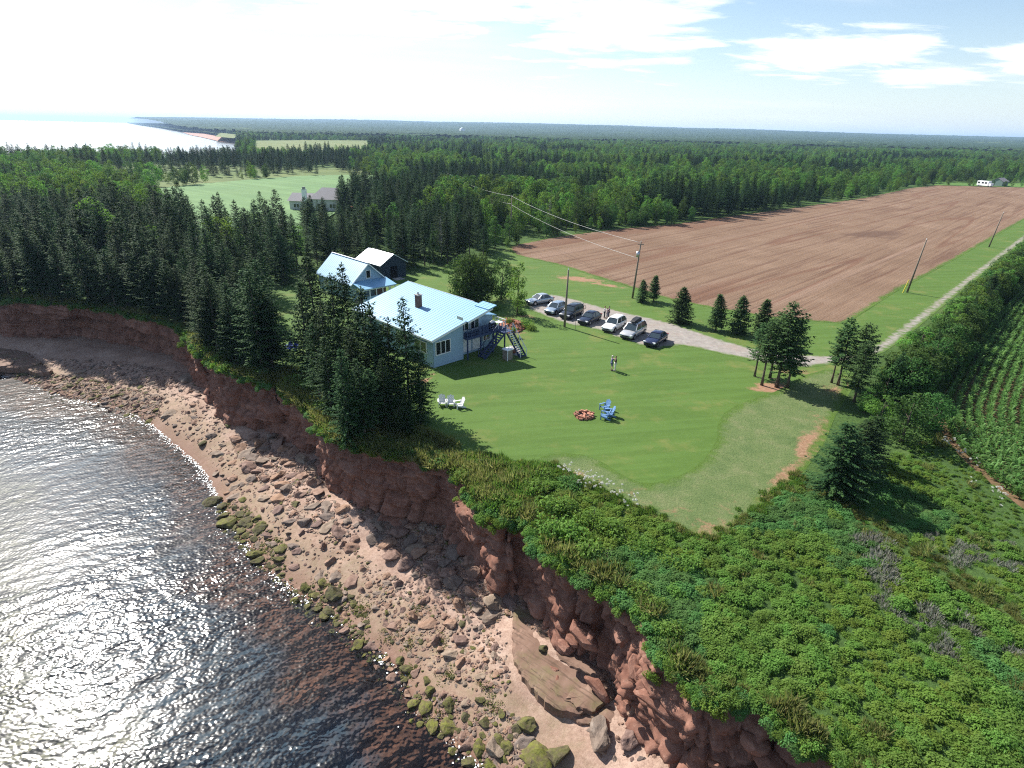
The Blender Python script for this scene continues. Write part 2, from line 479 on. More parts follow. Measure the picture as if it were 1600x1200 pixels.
corn_edge_px = [(1760, 330), (1600, 448), (1545, 510), (1500, 570), (1470, 622), (1462, 650), (1472, 680), (1500, 714), (1545, 754), (1600, 796), (1700, 880), (1900, 1050)]
corn_edge = smooth_line([at(*p) for p in corn_edge_px], 3)
cornfield = np.vstack([corn_edge, [(90, 20), (220, 60), (260, 190)]])
scrub_path = smooth_line([at(*p) for p in [(1225, 752), (1290, 772), (1345, 806), (1400, 842), (1480, 896), (1560, 948), (1660, 1010), (1800, 1090)]], 2)
right_zone = np.vstack([poly([(1330, 575), (1400, 522), (1566, 400), (1680, 316)]), [(420, 420), (500, 200), (300, -120), (40, 4)], poly([(1330, 1200), (1200, 1100), (1000, 930), (850, 860), (760, 770), (745, 715), (850, 730), (1110, 852), (1255, 742)])])

# ------------------------------------------------------------------ ground materials
def edge_fac(s, wob=.8, a=.15, b=.7, scale=.9):
    nz = s.noise(scale, 5, .65)
    return s.rng(s.math('ADD', s.attr('ed'), s.math('MULTIPLY', s.math('SUBTRACT', nz, .5), wob * 2)), a, b)
GRASS = [(.25, (.050, .096, .017)), (.5, (.071, .128, .023)), (.75, (.102, .158, .032))]
def grass_col(s):
    a = s.ramp(s.noise(.10, 6, .6), GRASS)
    b = s.ramp(s.noise(1.3, 5, .7), [(.3, (.058, .108, .019)), (.7, (.096, .154, .031))])
    return s.mix(.5, a, b)
def m_lawn():
    s = NT("lawn_grass")
    g = grass_col(s)
    st = s.noise(.9, 3, .6, vec=None, sxyz=(.07, 1.0, 1), rz=R(12))       # mowing lanes
    g = s.mix(s.rng(st, .42, .58, 0, .50), g, (.098, .170, .036))
    fine = s.noise(9, 4, .8)
    g = s.mix(s.rng(fine, .35, .7, 0, .45), g, (.036, .082, .014))
    dry = s.rng(s.noise(.17, 5, .7, loc=(3, 9, 0)), .52, .70, 0, .75)
    g = s.mix(dry, g, (.145, .155, .045))
    nz = s.noise(.8, 6, .7, loc=(7, 1, 0))
    so = s.rng(s.math('ADD', s.attr('soil'), s.math('MULTIPLY', s.math('SUBTRACT', nz, .5), 1.1)), .42, .72)
    g = s.mix(so, g, s.ramp(s.noise(2.5, 5, .7), [(.3, (.20, .105, .060)), (.7, (.33, .20, .13))]))
    return s.done(s.pbr(g, .85, s.bump(s.noise(14, 4, .7), .5, .04), .15))
def m_rough():
    s = NT("rough_unmown_grass")
    g = s.ramp(s.noise(.5, 6, .7), [(.3, (.085, .130, .045)), (.5, (.125, .165, .062)), (.72, (.185, .195, .095))])
    f = s.noise(6, 5, .8, dist=.6)
    g = s.mix(s.rng(f, .4, .68, 0, .6), g, (.055, .098, .030))
    nz = s.noise(1.1, 6, .75, loc=(2, 5, 0))
    so = s.rng(s.math('ADD', s.attr('soil'), s.math('MULTIPLY', s.math('SUBTRACT', nz, .5), 1.3)), .42, .75)
    g = s.mix(so, g, s.ramp(s.noise(3, 5, .7), [(.3, (.21, .115, .065)), (.7, (.34, .22, .14))]))
    lawn = grass_col(s)
    g = s.mix(edge_fac(s, 1.6, .05, 1.1, .9), lawn, g)
    return s.done(s.pbr(g, .9, s.bump(f, .9, .12), .1))
def m_gravel():
    s = NT("driveway_gravel")
    g = s.ramp(s.noise(1.2, 7, .75), [(.3, (.185, .165, .148)), (.55, (.27, .245, .222)), (.75, (.36, .335, .31))])
    g = s.mix(s.rng(s.noise(.22, 4, .6), .45, .65, 0, .5), g, (.27, .215, .18))
    v = s.voro(22).outputs['Color']
    g = s.mix(.14, g, v, 'SOFT_LIGHT')
    g = s.mix(edge_fac(s, 1.0, .1, 1.0), grass_col(s), g)
    return s.done(s.pbr(g, .9, s.bump(s.noise(18, 4, .7), .5, .03), .15))
def m_plough():
    s = NT("ploughed_red_soil")
    ANG = math.atan2(plough[11][1] - plough[7][1], plough[11][0] - plough[7][0])
    g = s.ramp(s.noise(.05, 6, .65), [(.3, (.152, .100, .066)), (.55, (.200, .136, .092)), (.75, (.252, .178, .126))])
    row = s.noise(1.0, 5, .65, sxyz=(.02, .55, 1), rz=ANG)
    g = s.mix(s.rng(row, .36, .50, .75, 0), g, (.105, .060, .041))
    row2 = s.noise(1.0, 3, .5, sxyz=(.006, .16, 1), rz=ANG)
    g = s.mix(s.rng(row2, .56, .70, 0, .5), g, (.27, .188, .142))
    trk = s.rng(s.noise(1.0, 1, .4, sxyz=(.004, .075, 1), rz=ANG, loc=(0, 3, 0)), .485, .50)
    trk2 = s.rng(s.noise(1.0, 1, .4, sxyz=(.004, .075, 1), rz=ANG, loc=(0, 3, 0)), .51, .525)
    g = s.mix(s.math('MULTIPLY', s.math('SUBTRACT', trk, trk2), .55), g, (.13, .065, .042))
    cl = s.noise(3.5, 5, .75)
    g = s.mix(s.rng(cl, .35, .7, 0, .45), g, (.16, .08, .052))
    wet = s.rng(s.math('ADD', s.attr('wet'), s.math('MULTIPLY', s.math('SUBTRACT', s.noise(.16, 5, .65), .5), .8)), .3, .75, 0, .8)
    g = s.mix(wet, g, (.105, .062, .044))
    g = s.mix(edge_fac(s, 1.2, .2, 1.2, .5), grass_col(s), g)
    h = s.math('ADD', s.math('MULTIPLY', row, 2.0), cl)
    return s.done(s.pbr(g, .95, s.bump(h, .9, .18), .1))
def m_ground():
    s = NT("meadow_ground")
    g = s.ramp(s.noise(.06, 6, .65), [(.3, (.040, .078, .020)), (.55, (.064, .112, .030)), (.75, (.100, .135, .042))])
    g = s.mix(s.rng(s.noise(1.5, 5, .7), .4, .65, 0, .6), g, (.034, .064, .018))
    return s.done(s.pbr(g, .95, s.bump(s.noise(3, 5, .7), .8, .2), .1))
def m_crop(name, a, b, rz, f):
    s = NT(name)
    g = s.ramp(s.noise(.03, 5, .6), [(.3, a), (.7, b)])
    row = s.noise(1.0, 3, .6, sxyz=(.02, f, 1), rz=rz)
    g = s.mix(s.rng(row, .4, .6, 0, .35), g, tuple(x * .6 for x in a))
    return s.done(s.pbr(g, .9, s.bump(row, .5, .2), .1))
def m_cornsoil():
    s = NT("corn_field_soil")
    g = s.ramp(s.noise(1.2, 6, .7), [(.3, (.085, .085, .032)), (.5, (.13, .085, .048)), (.7, (.20, .115, .075))])
    return s.done(s.pbr(g, .95, s.bump(s.noise(6, 4, .7), .6, .05), .1))

# ------------------------------------------------------------------ ground sheets
def polar_pts(rmin, rmax, nr, na, a0, a1):
    r = np.geomspace(rmin, rmax, nr); a = np.linspace(a0, a1, na)
    rr, aa = np.meshgrid(r, a)
    return np.stack([rr * np.sin(aa), rr * np.cos(aa)], -1).reshape(-1, 2)
def grid_in(pg, step, jit=.25, margin=.3):
    lo, hi = pg.min(0), pg.max(0)
    g = np.stack(np.meshgrid(np.arange(lo[0], hi[0], step), np.arange(lo[1], hi[1], step)), -1).reshape(-1, 2)
    g = g + rng.uniform(-jit, jit, g.shape) * step
    g = g[inside(g, pg)]
    return g[seg_dist(g, pg, True)[0] > step * margin]
ip = polar_pts(10, 9000, 46, 70, R(-75), R(110))
ip = ip[inside(ip, land_poly)]; ip = ip[seg_dist(ip, land_poly, True)[0] > 1.0]
M_GROUND = m_ground()
cdt_sheet("ground", land_poly, 0.0, M_GROUND, ip)

def blobs(V, lst):
    r = np.zeros(len(V))
    for (px, py, rx, ry, rot, amp) in lst:
        c = np.array(at(px, py)); q = V[:, :2] - c
        u = q[:, 0] * math.cos(rot) + q[:, 1] * math.sin(rot); v = -q[:, 0] * math.sin(rot) + q[:, 1] * math.cos(rot)
        r = np.maximum(r, amp * np.exp(-((u / rx) ** 2 + (v / ry) ** 2)))
    return r
soil_lawn = [(905, 436, 7, 2.6, -.35, .8), (950, 446, 5, 1.6, -.5, .75), (990, 462, 3, 1, -.4, .5), (655, 598, 2.6, .8, .9, .9), (672, 586, 1.5, .7, .9, .6), (1205, 606, 3.2, 1.8, .2, .9), (1230, 580, 3, 1.2, 0, .7), (1262, 582, 3, 1.3, 0, .6),
             (1315, 600, 3, 1.6, .3, .8), (1330, 618, 2, 1.6, 0, .7), (850, 483, 3, 1.0, -.5, .6), (820, 494, 2.4, 1.2, -.5, .75), (1440, 505, 5, .8, .8, .45), (1020, 410, 2, 1, 0, .3), (798, 566, 1.6, .9, .6, .5), (800, 520, 3.5, 2.5, 0, .6), (770, 712, 3, .7, -.5, .6)]
soil_rough = [(1265, 700, 5, 1.3, 1.05, 1.0), (1230, 752, 4, 1.2, .95, 1.0), (1200, 785, 3, 1., .9, .9), (1290, 672, 4, 1.5, 1.1, .75), (1275, 650, 2.5, 3, 0, .5), (1110, 830, 4, 1.6, .4, .65), (1060, 800, 3, 2, 0, .5), (980, 775, 4, 1, -.5, .5), (890, 738, 5, .8, -.5, .7), (1130, 790, 3, 2, .5, .45), (1310, 610, 3, 2, 0, .7), (1000, 765, 2, .8, 0, .5)]
M_LAWN = m_lawn()
lawn = cdt_sheet("lawn", clearing, .008, M_LAWN, np.vstack([grid_in(clearing, 1.1)]), attrs={'soil': lambda V: blobs(V, soil_lawn)})
ed = lambda pg: (lambda V: seg_dist(V[:, :2], pg, True)[0])
cdt_sheet("rough_grass_strip", rough, .016, m_rough(), grid_in(rough, .7), attrs={'soil': lambda V: blobs(V, soil_rough), 'ed': ed(rough)})
cdt_sheet("driveway", drive, .02, m_gravel(), grid_in(drive, .7), attrs={'ed': ed(drive)})
cdt_sheet("ploughed_field", plough, .026, m_plough(), grid_in(plough, 3.0), attrs={'ed': ed(plough), 'wet': lambda V: blobs(V, [(1362, 366, 15, 5, .5, 1.0), (1395, 372, 9, 3, .2, .6)])})
cdt_sheet("corn_field", cornfield, .012, m_cornsoil(), grid_in(cornfield, 4))
cdt_sheet("far_grass", far_green, .08, m_crop("far_grass_green", (.075, .15, .035), (.11, .19, .045), 0, .3))
cdt_sheet("bean_field", crop, .4, m_crop("pale_green_crop", (.115, .205, .085), (.16, .25, .105), R(-35), .30), grid_in(crop, 8))
cdt_sheet("bay_beach", bay_beach, SEA + .9, simple('far_red_sand', (.36, .20, .15), .9, .15, .05))
cdt_sheet("scrub_meadow", sparse, .06, m_crop("pale_meadow", (.085, .135, .040), (.145, .175, .065), .3, .05), grid_in(sparse, 10))
for i, f in enumerate(far_fields):
    cdt_sheet("far_field", f, 1.0 if i != 2 else .3, m_crop("far_field_" + ("hay", "grass", "pasture", "green")[i], (.12, .165, .055), (.19, .20, .085), 0, .05))

# ------------------------------------------------------------------ beach and sea bed (one sheet), sea, foam
foot_out = .9
gx = np.arange(-150, 62, .42); gy = np.arange(-16, 140, .42)
GX, GY = np.meshgrid(gx, gy)
BP = np.stack([GX.ravel(), GY.ravel()], 1)
cd, cs = seg_dist(BP, coast_all); cd = np.where(cs > 0, -cd, cd)              # >0 seaward of the cliff top
wd, ws = seg_dist(BP, wl_all); wd = np.where(ws > 0, wd, -wd)                 # >0 landward of the waterline
cf = np.maximum(cd - foot_out, 0.01)
fr = np.clip(wd, 0, None) / (np.clip(wd, 0, None) + cf)
n1 = fbm(BP[:, 0] / 4, BP[:, 1] / 4, 3, 4) - .5; n2 = fbm(BP[:, 0] / .9, BP[:, 1] / .9, 8, 3) - .5
BZ = np.where(wd > 0, SEA + 1.75 * fr ** .85 + n1 * .55 * np.clip(wd / 3, 0, 1) + n2 * .16 * np.clip(wd / 1.5 + .3, 0, 1),
              SEA - .085 * (-wd) - .0 + n1 * .5 * np.clip(-wd / 4, 0, 1) + n2 * .12)
BZ = np.maximum(BZ, SEA - 2.6 + n1 * .6)
ny, nx = GX.shape
keepv = (cd > -3.5)
ii = np.arange(nx * ny).reshape(ny, nx)
Q = np.stack([ii[:-1, :-1], ii[:-1, 1:], ii[1:, 1:], ii[1:, :-1]], -1).reshape(-1, 4)
Q = Q[keepv[Q].all(1)]
used = np.zeros(nx * ny, bool); used[Q.ravel()] = True
remap = np.cumsum(used) - 1
def m_beach():
    s = NT("beach_sand")
    wv = s.attr('wl')
    sand = s.ramp(s.noise(.35, 7, .7), [(.28, (.255, .165, .122)), (.5, (.365, .255, .198)), (.75, (.46, .345, .28))])
    sand = s.mix(s.rng(s.noise(3.2, 6, .8), .40, .66, 0, .55), sand, (.17, .095, .07))
    sand = s.mix(s.rng(s.noise(9, 4, .8), .52, .7, 0, .6), sand, (.12, .07, .055))
    nz = s.noise(.55, 5, .7, loc=(4, 4, 0))
    wob = s.math('ADD', wv, s.math('MULTIPLY', s.math('SUBTRACT', nz, .5), 9))
    alg = s.math('MULTIPLY', s.rng(wob, -1.5, 1.0), s.rng(wob, 2.5, 5.5, 1, 0))
    algc = s.ramp(s.noise(2.2, 5, .8), [(.35, (.22, .145, .10)), (.6, (.16, .135, .07)), (.74, (.17, .20, .06))])
    sand = s.mix(s.math('MULTIPLY', alg, .5), sand, algc)
    wet = s.rng(wv, .2, 2.2, .6, 0)
    sand = s.mix(wet, sand, (.16, .085, .06))
    # sea bed: reddish weed by the shore, dark weed further out (blue painted in for water scatter and sky reflection), pale sand patches beyond
    weed = s.ramp(s.noise(1.6, 8, .8), [(.34, (.020, .015, .013)), (.50, (.090, .038, .024)), (.66, (.24, .105, .065))])
    dark = s.ramp(s.noise(1.1, 8, .78), [(.32, (.018, .040, .070)), (.55, (.045, .072, .100)), (.76, (.120, .090, .062))])
    bed = s.ramp(s.noise(.35, 6, .7), [(.35, (.07, .08, .07)), (.6, (.22, .20, .13))])
    w2 = s.math('ADD', wv, s.math('MULTIPLY', s.math('SUBTRACT', s.noise(.16, 6, .7), .5), 16))
    sea = s.mix(s.rng(w2, -6.5, -2.5), dark, weed)
    sea = s.mix(s.rng(w2, -17, -11, 1, 0), sea, bed)
    col = s.mix(s.rng(wv, -.5, .3), sea, sand)
    return s.done(s.pbr(col, .85, s.bump(s.noise(7, 5, .75), .6, .06), .2))
Vb = np.stack([BP[used, 0], BP[used, 1], BZ[used]], 1)
me = np_mesh("beach", Vb, remap[Q], m_beach(), smooth=True, attrs={'wl': wd[used]})
tag(link("beach", me), kind='structure')
def beach_z(P):
    x = np.clip(((P[:, 0] - gx[0]) / .42), 0, nx - 1.01); y = np.clip((P[:, 1] - gy[0]) / .42, 0, ny - 1.01)
    x0 = x.astype(int); y0 = y.astype(int); fx = x - x0; fy = y - y0
    Z = BZ.reshape(ny, nx)
    return (Z[y0, x0] * (1 - fx) + Z[y0, x0 + 1] * fx) * (1 - fy) + (Z[y0 + 1, x0] * (1 - fx) + Z[y0 + 1, x0 + 1] * fx) * fy
bedm = simple("deep_sea_bed", (.03, .035, .03), .9, .3, .05)
bb = MB().add([(-16000, -3000, -11), (16000, -3000, -11), (16000, 20000, -11), (-16000, 20000, -11)], [(0, 1, 2, 3)])
tag(bb.obj("sea_bed", bedm), kind='structure')

def m_sea():
    s = NT("sea_water")
    n_a = s.noise(.5, 1, .5, sxyz=(.7, 1.3, 1), rz=R(35))
    n_b = s.noise(1.7, 0, .5, sxyz=(.75, 1.2, 1), rz=R(15))
    n_c = s.noise(3.9, 0, .5, sxyz=(1, 1.3, 1), rz=R(-10))
    h = s.math('ADD', s.math('ADD', s.math('MULTIPLY', n_a, .6), s.math('MULTIPLY', n_b, .36)), s.math('MULTIPLY', n_c, .17))
    h = s.math('MULTIPLY', h, s.rng(s.noise(.06, 3, .6, sxyz=(.6, 1.4, 1), rz=R(40)), .35, .65, .55, 1.5))
    nr = s.bump(h, 1.0, .13)
    fr_ = s.n('ShaderNodeFresnel'); fr_.inputs['IOR'].default_value = 1.33; s.l(nr, fr_.inputs['Normal'])
    gl = s.n('ShaderNodeBsdfGlossy'); gl.inputs['Roughness'].default_value = .12; gl.inputs['Color'].default_value = (1, 1, 1, 1); s.l(nr, gl.inputs['Normal'])
    g2 = s.n('ShaderNodeBsdfGlossy'); g2.inputs['Roughness'].default_value = .30; g2.inputs['Color'].default_value = (1, 1, 1, 1); s.l(nr, g2.inputs['Normal'])
    gm = s.n('ShaderNodeMixShader'); gm.inputs[0].default_value = .13; s.l(gl.outputs[0], gm.inputs[1]); s.l(g2.outputs[0], gm.inputs[2])     # ripples too small to resolve
    tr = s.n('ShaderNodeBsdfTransparent'); tr.inputs['Color'].default_value = (.86, .90, .90, 1)
    mx = s.n('ShaderNodeMixShader'); s.l(fr_.outputs[0], mx.inputs[0]); s.l(tr.outputs[0], mx.inputs[1]); s.l(gm.outputs[0], mx.inputs[2])
    return s.done(mx.outputs[0])
rr = np.concatenate([[0.5], np.geomspace(6, 19000, 60)]); na_ = 96
ang = np.linspace(0, 2 * math.pi, na_, endpoint=False)
Vs = np.array([(r * math.sin(a), r * math.cos(a), SEA) for r in rr for a in ang])
Fs = np.array([(i * na_ + (j + 1) % na_, (i + 1) * na_ + (j + 1) % na_, (i + 1) * na_ + j, i * na_ + j) for i in range(len(rr) - 1) for j in range(na_)])
tag(link("sea", np_mesh("sea", Vs, Fs, m_sea(), smooth=True)), kind='structure')

# foam: small irregular flakes strewn along the water's edge
fl, _ = resample(wl, .05)
fmb_v, fmb_f = [], []
fa, fb = np.array(at(215, 645, SEA)), np.array(at(352, 800, SEA))
def add_flake(x, y, r):
    k = len(fmb_v); n = 6; a0 = random.uniform(0, 6)
    el = random.uniform(.4, 1.0); rz = random.uniform(0, 3.1)
    for j in range(n):
        a = a0 + j * 2 * math.pi / n; rj = r * random.uniform(.55, 1.25)
        u, v = rj * math.cos(a), rj * math.sin(a) * el
        fmb_v.append((x + u * math.cos(rz) - v * math.sin(rz), y + u * math.sin(rz) + v * math.cos(rz), SEA + .03 + random.uniform(0, .012)))
    fmb_f.extend([(k, k + 1, k + 2), (k, k + 2, k + 3), (k, k + 3, k + 4), (k, k + 4, k + 5)])
for i, (x, y) in enumerate(fl):
    if y > 100 or y < 12: continue
    ins = fa[1] > y > fb[1]
    dn = vnoise(np.array([x / 2.2]), np.array([y / 2.2]), 5)[0]
    k = 2 if ins else (2 if dn > .62 else 0)
    for _ in range(k):
        if random.random() < (.75 if ins else .5):
            o_ = abs(random.gauss(0, .38 if ins else .6)) - .10
            add_flake(x - .66 * o_ + random.uniform(-.1, .1), y - .72 * o_ + random.uniform(-.1, .1), random.uniform(.025, .11))
for (px, py) in [(90, 612), (140, 627), (320, 745), (335, 800), (345, 835), (390, 865), (400, 880), (610, 1030), (640, 1050), (560, 985), (660, 1100)]:
    c = at(px, py, SEA)
    for _ in range(26): add_flake(c[0] + random.gauss(0, .7), c[1] + random.gauss(0, .7), random.uniform(.02, .09))
tag(link("foam", np_mesh("foam", np.array(fmb_v), np.array(fmb_f), simple("sea_foam", (.80, .82, .82), .6, .05))), "thin white surf foam along the edge of the red beach", kind='stuff')

# ------------------------------------------------------------------ the cliff
def m_cliff():
    s = NT("red_sandstone")
    sx = s.n('ShaderNodeSeparateXYZ'); s.l(s.tc.outputs['Object'], sx.inputs[0])
    base = s.ramp(s.noise(.45, 7, .7), [(.28, (.150, .070, .050)), (.5, (.225, .112, .080)), (.75, (.315, .180, .135))])
    band = s.noise(1.0, 5, .65, sxyz=(.12, .12, 2.2))
    base = s.mix(s.rng(band, .40, .60, .4, 0), base, (.125, .055, .040))
    base = s.mix(s.rng(s.noise(2.6, 6, .75), .5, .72, 0, .6), base, (.36, .225, .170))
    base = s.mix(s.rng(s.noise(.8, 5, .7, loc=(9, 2, 1)), .60, .75, 0, .5), base, (.10, .085, .060))
    base = s.mix(s.rng(sx.outputs[2], -7.0, -6.2, .55, 0), base, (.075, .05, .04))
    h = s.math('ADD', s.noise(5, 6, .75), s.math('MULTIPLY', band, .3))
    return s.done(s.pbr(base, .9, s.bump(h, .8, .045), .15))
M_CLIFF = m_cliff()
cl, cs_ = resample(np.vstack([left_ext[2:], coast_near, right_ext[:2]]), .15)
tan = np.gradient(cl, axis=0)
for _ in range(6): tan[1:-1] = (tan[:-2] + tan[1:-1] * 2 + tan[2:]) / 4
tan /= np.linalg.norm(tan, axis=1)[:, None]
nor = np.stack([tan[:, 1], -tan[:, 0]], 1)
for _ in range(14): nor[1:-1] = (nor[:-2] + nor[1:-1] * 2 + nor[2:]) / 4
nor /= np.linalg.norm(nor, axis=1)[:, None]
NR = 62
tt = np.concatenate([[0, .008], np.linspace(.02, 1, NR - 2)])
S, T = np.meshgrid(cs_, tt, indexing='ij')
Zc = -7.7 * T
# how far the foot stands out: steep along most of it, slumped and broken at the near end
nearp = np.array(at(1085, 1070)); dn_ = np.hypot(*(cl - nearp).T)
slump = np.exp(-(dn_ / 7.5) ** 2)
FACET[0] = True
foot = .5 + .9 * fbm(cs_ / 7, cs_ * 0, 21, 3) + .6 * slump
rise = np.clip(T / .05, 0, 1)
def blocks(ls, lz, amp, seed, dip=.06):
    """sandstone blocks: bedding courses of uneven height, broken by staggered vertical joints"""
    wz = Zc / lz + dip * S / lz + .5 * fbm(S / (ls * 5), S * 0 + seed, seed, 2) + .35 * vnoise(Zc / lz * .6, S / (ls * 9), seed + 1) + 40
    k = np.floor(wz).astype(np.int64)
    ws_ = S / ls + _h(k, k * 0 + seed, seed + 2) * 3.7 + .3 * vnoise(S / ls * .7, k * 1.3, seed + 3) + .12 * np.sin(Zc / lz * 2)
    j = np.floor(ws_).astype(np.int64)
    v = (_h(j, k, seed + 5) - .5) * amp
    fz = np.abs((wz % 1) - .5) * 2; fs = np.abs((ws_ % 1) - .5) * 2
    return v - amp * .35 * np.clip((fz - .86) / .14, 0, 1) - amp * .45 * np.clip((fs - .90) / .10, 0, 1)
D = foot[:, None] * T ** 1.2
D += (fbm(S / 5.5, Zc / 14, 31, 3) - .5) * 2.3 * rise * (.35 + .65 * T)
big = 1 + .2 * slump[:, None]
bed = (Zc * .95 + .16 * S + .5 * fbm(S / 4, Zc / 3, 91, 2)) ; D += (.34 + .1 * slump[:, None]) * (.5 - (bed % 1)) * rise * (.4 + .9 * vnoise(S / 4.5, np.floor(bed) * 3.1, 93))   # tilted beds, each with its own lip
D += blocks(3.6, 2.6, .95, 60) * rise * big + blocks(1.5, .95, .50, 70) * rise * big + blocks(.62, .40, .20, 80) * rise
crk = vnoise(S / 1.1, Zc / 16, 41); D -= np.clip(.10 - crk, 0, .10) * 9 * rise                        # open cracks
cq = np.random.default_rng(77)
for s0 in np.arange(cs_[0] + 2, cs_[-1], 3.1):
    sc0 = s0 + cq.uniform(-1.3, 1.3) + .18 * np.sin(Zc * cq.uniform(.8, 1.6) + cq.uniform(0, 6)) + (Zc + 4) * cq.normal(0, .06)
    D -= cq.uniform(.35, 1.0) * np.clip(1 - np.abs(S - sc0) / cq.uniform(.16, .34), 0, 1) * rise * np.clip((T - cq.uniform(-.2, .3)) * 6, 0, 1)
cA, cB = np.array(at(45, 468)), np.array(at(262, 503))
lc = np.clip(1.25 - np.hypot(*(cl - (cA + cB) / 2).T) / (np.hypot(*(cB - cA)) * .55), 0, .6)[:, None] / .6
cave = np.maximum(np.clip((fbm(S / 9, S * 0 + 3, 55, 2) - .50) * 5, 0, 1), lc * 1.7) * (1 - slump[:, None])
D -= 1.5 * cave * np.clip((T - .24 - .14 * vnoise(S / 3, S * 0, 57)) / .08, 0, 1) * np.clip(1.15 - T * .35, 0, 1)                      # wave-cut recesses under a lip
D += (fbm(S / 1.5, Zc / 1.1, 43, 4) - .5) * .85 * rise
D -= .7 * np.clip((T - .78) / .22, 0, 1) ** 1.5 * (1 - .6 * slump[:, None]) * (.3 + fbm(S / 5, S * 0, 47, 2))    # undercut at the foot
Vc = np.empty(S.shape + (3,))
Vc[..., 0] = cl[:, 0][:, None] + nor[:, 0][:, None] * D
Vc[..., 1] = cl[:, 1][:, None] + nor[:, 1][:, None] * D
Vc[..., 2] = Zc + (fbm(S / .8, Zc / .8, 51, 2) - .5) * .12 * rise
FACET[0] = False
n0, n1_ = S.shape
ii = np.arange(n0 * n1_).reshape(n0, n1_)
Fc = np.stack([ii[:-1, :-1], ii[:-1, 1:], ii[1:, 1:], ii[1:, :-1]], -1).reshape(-1, 4)
tag(link("cliff", np_mesh("cliff", Vc.reshape(-1, 3), Fc, M_CLIFF)), kind='structure')
# ------------------------------------------------------------------ plant meshes (shared between alike plants)
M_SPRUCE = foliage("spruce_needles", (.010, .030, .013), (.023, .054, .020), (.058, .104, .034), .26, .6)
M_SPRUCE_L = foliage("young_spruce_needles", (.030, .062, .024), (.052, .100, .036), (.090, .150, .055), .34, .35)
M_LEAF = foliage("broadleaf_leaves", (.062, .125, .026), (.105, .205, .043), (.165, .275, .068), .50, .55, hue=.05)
M_LEAF_D = foliage("dark_broadleaf_leaves", (.030, .070, .020), (.058, .120, .032), (.100, .180, .050), .38, .6, hue=.05)
M_SCRUB = foliage("bramble_leaves", (.098, .176, .036), (.142, .255, .052), (.195, .305, .078), .52, .25, hue=.03)
M_SCRUB2 = foliage("bayberry_leaves", (.072, .160, .046), (.108, .228, .068), (.152, .280, .095), .52, .25, hue=.03)
M_YELL = foliage("yellow_green_leaves", (.100, .170, .030), (.150, .240, .044), (.20, .29, .068), .5, .25)
M_LUPIN = foliage("faded_lupin_stalks", (.120, .150, .090), (.20, .205, .165), (.28, .265, .25), .5, .4)
M_HAY = foliage("tall_grass_blades", (.095, .135, .040), (.15, .185, .058), (.24, .235, .10), .5, .3)
M_GRASSG = foliage("green_grass_blades", (.055, .120, .025), (.092, .180, .038), (.14, .23, .06), .5, .3)
M_CORN = foliage("corn_leaves", (.062, .140, .036), (.105, .215, .056), (.160, .28, .095), .5, .25, hue=.02)
M_WHITEF = foliage("white_blossom", (.45, .45, .40), (.62, .62, .58), (.75, .75, .72), .3, .2, hue=.0)
M_BARK = simple("grey_bark", (.115, .090, .072), .9, .35, 6, .15, bump=.5)
M_BARKL = simple("pale_bark", (.24, .205, .17), .9, .3, 6, .15, bump=.5)

def kites(B, Dr, Nn, L, W, bend=0.0):
    """leaf / twig kites: base points B, directions Dr, normals Nn, lengths L, widths W -> V, F (quads)"""
    Dr = Dr / (np.linalg.norm(Dr, axis=1)[:, None] + 1e-9)
    Sd = np.cross(Dr, Nn); Sd /= (np.linalg.norm(Sd, axis=1)[:, None] + 1e-9)
    n = len(B)
    V = np.empty((n, 4, 3))
    V[:, 0] = B
    V[:, 1] = B + Dr * (L * .45)[:, None] + Sd * (W * .5)[:, None]
    V[:, 2] = B + Dr * L[:, None]
    V[:, 2, 2] -= bend * L
    V[:, 3] = B + Dr * (L * .45)[:, None] - Sd * (W * .5)[:, None]
    F = np.arange(n * 4).reshape(n, 4)
    return V.reshape(-1, 3), F

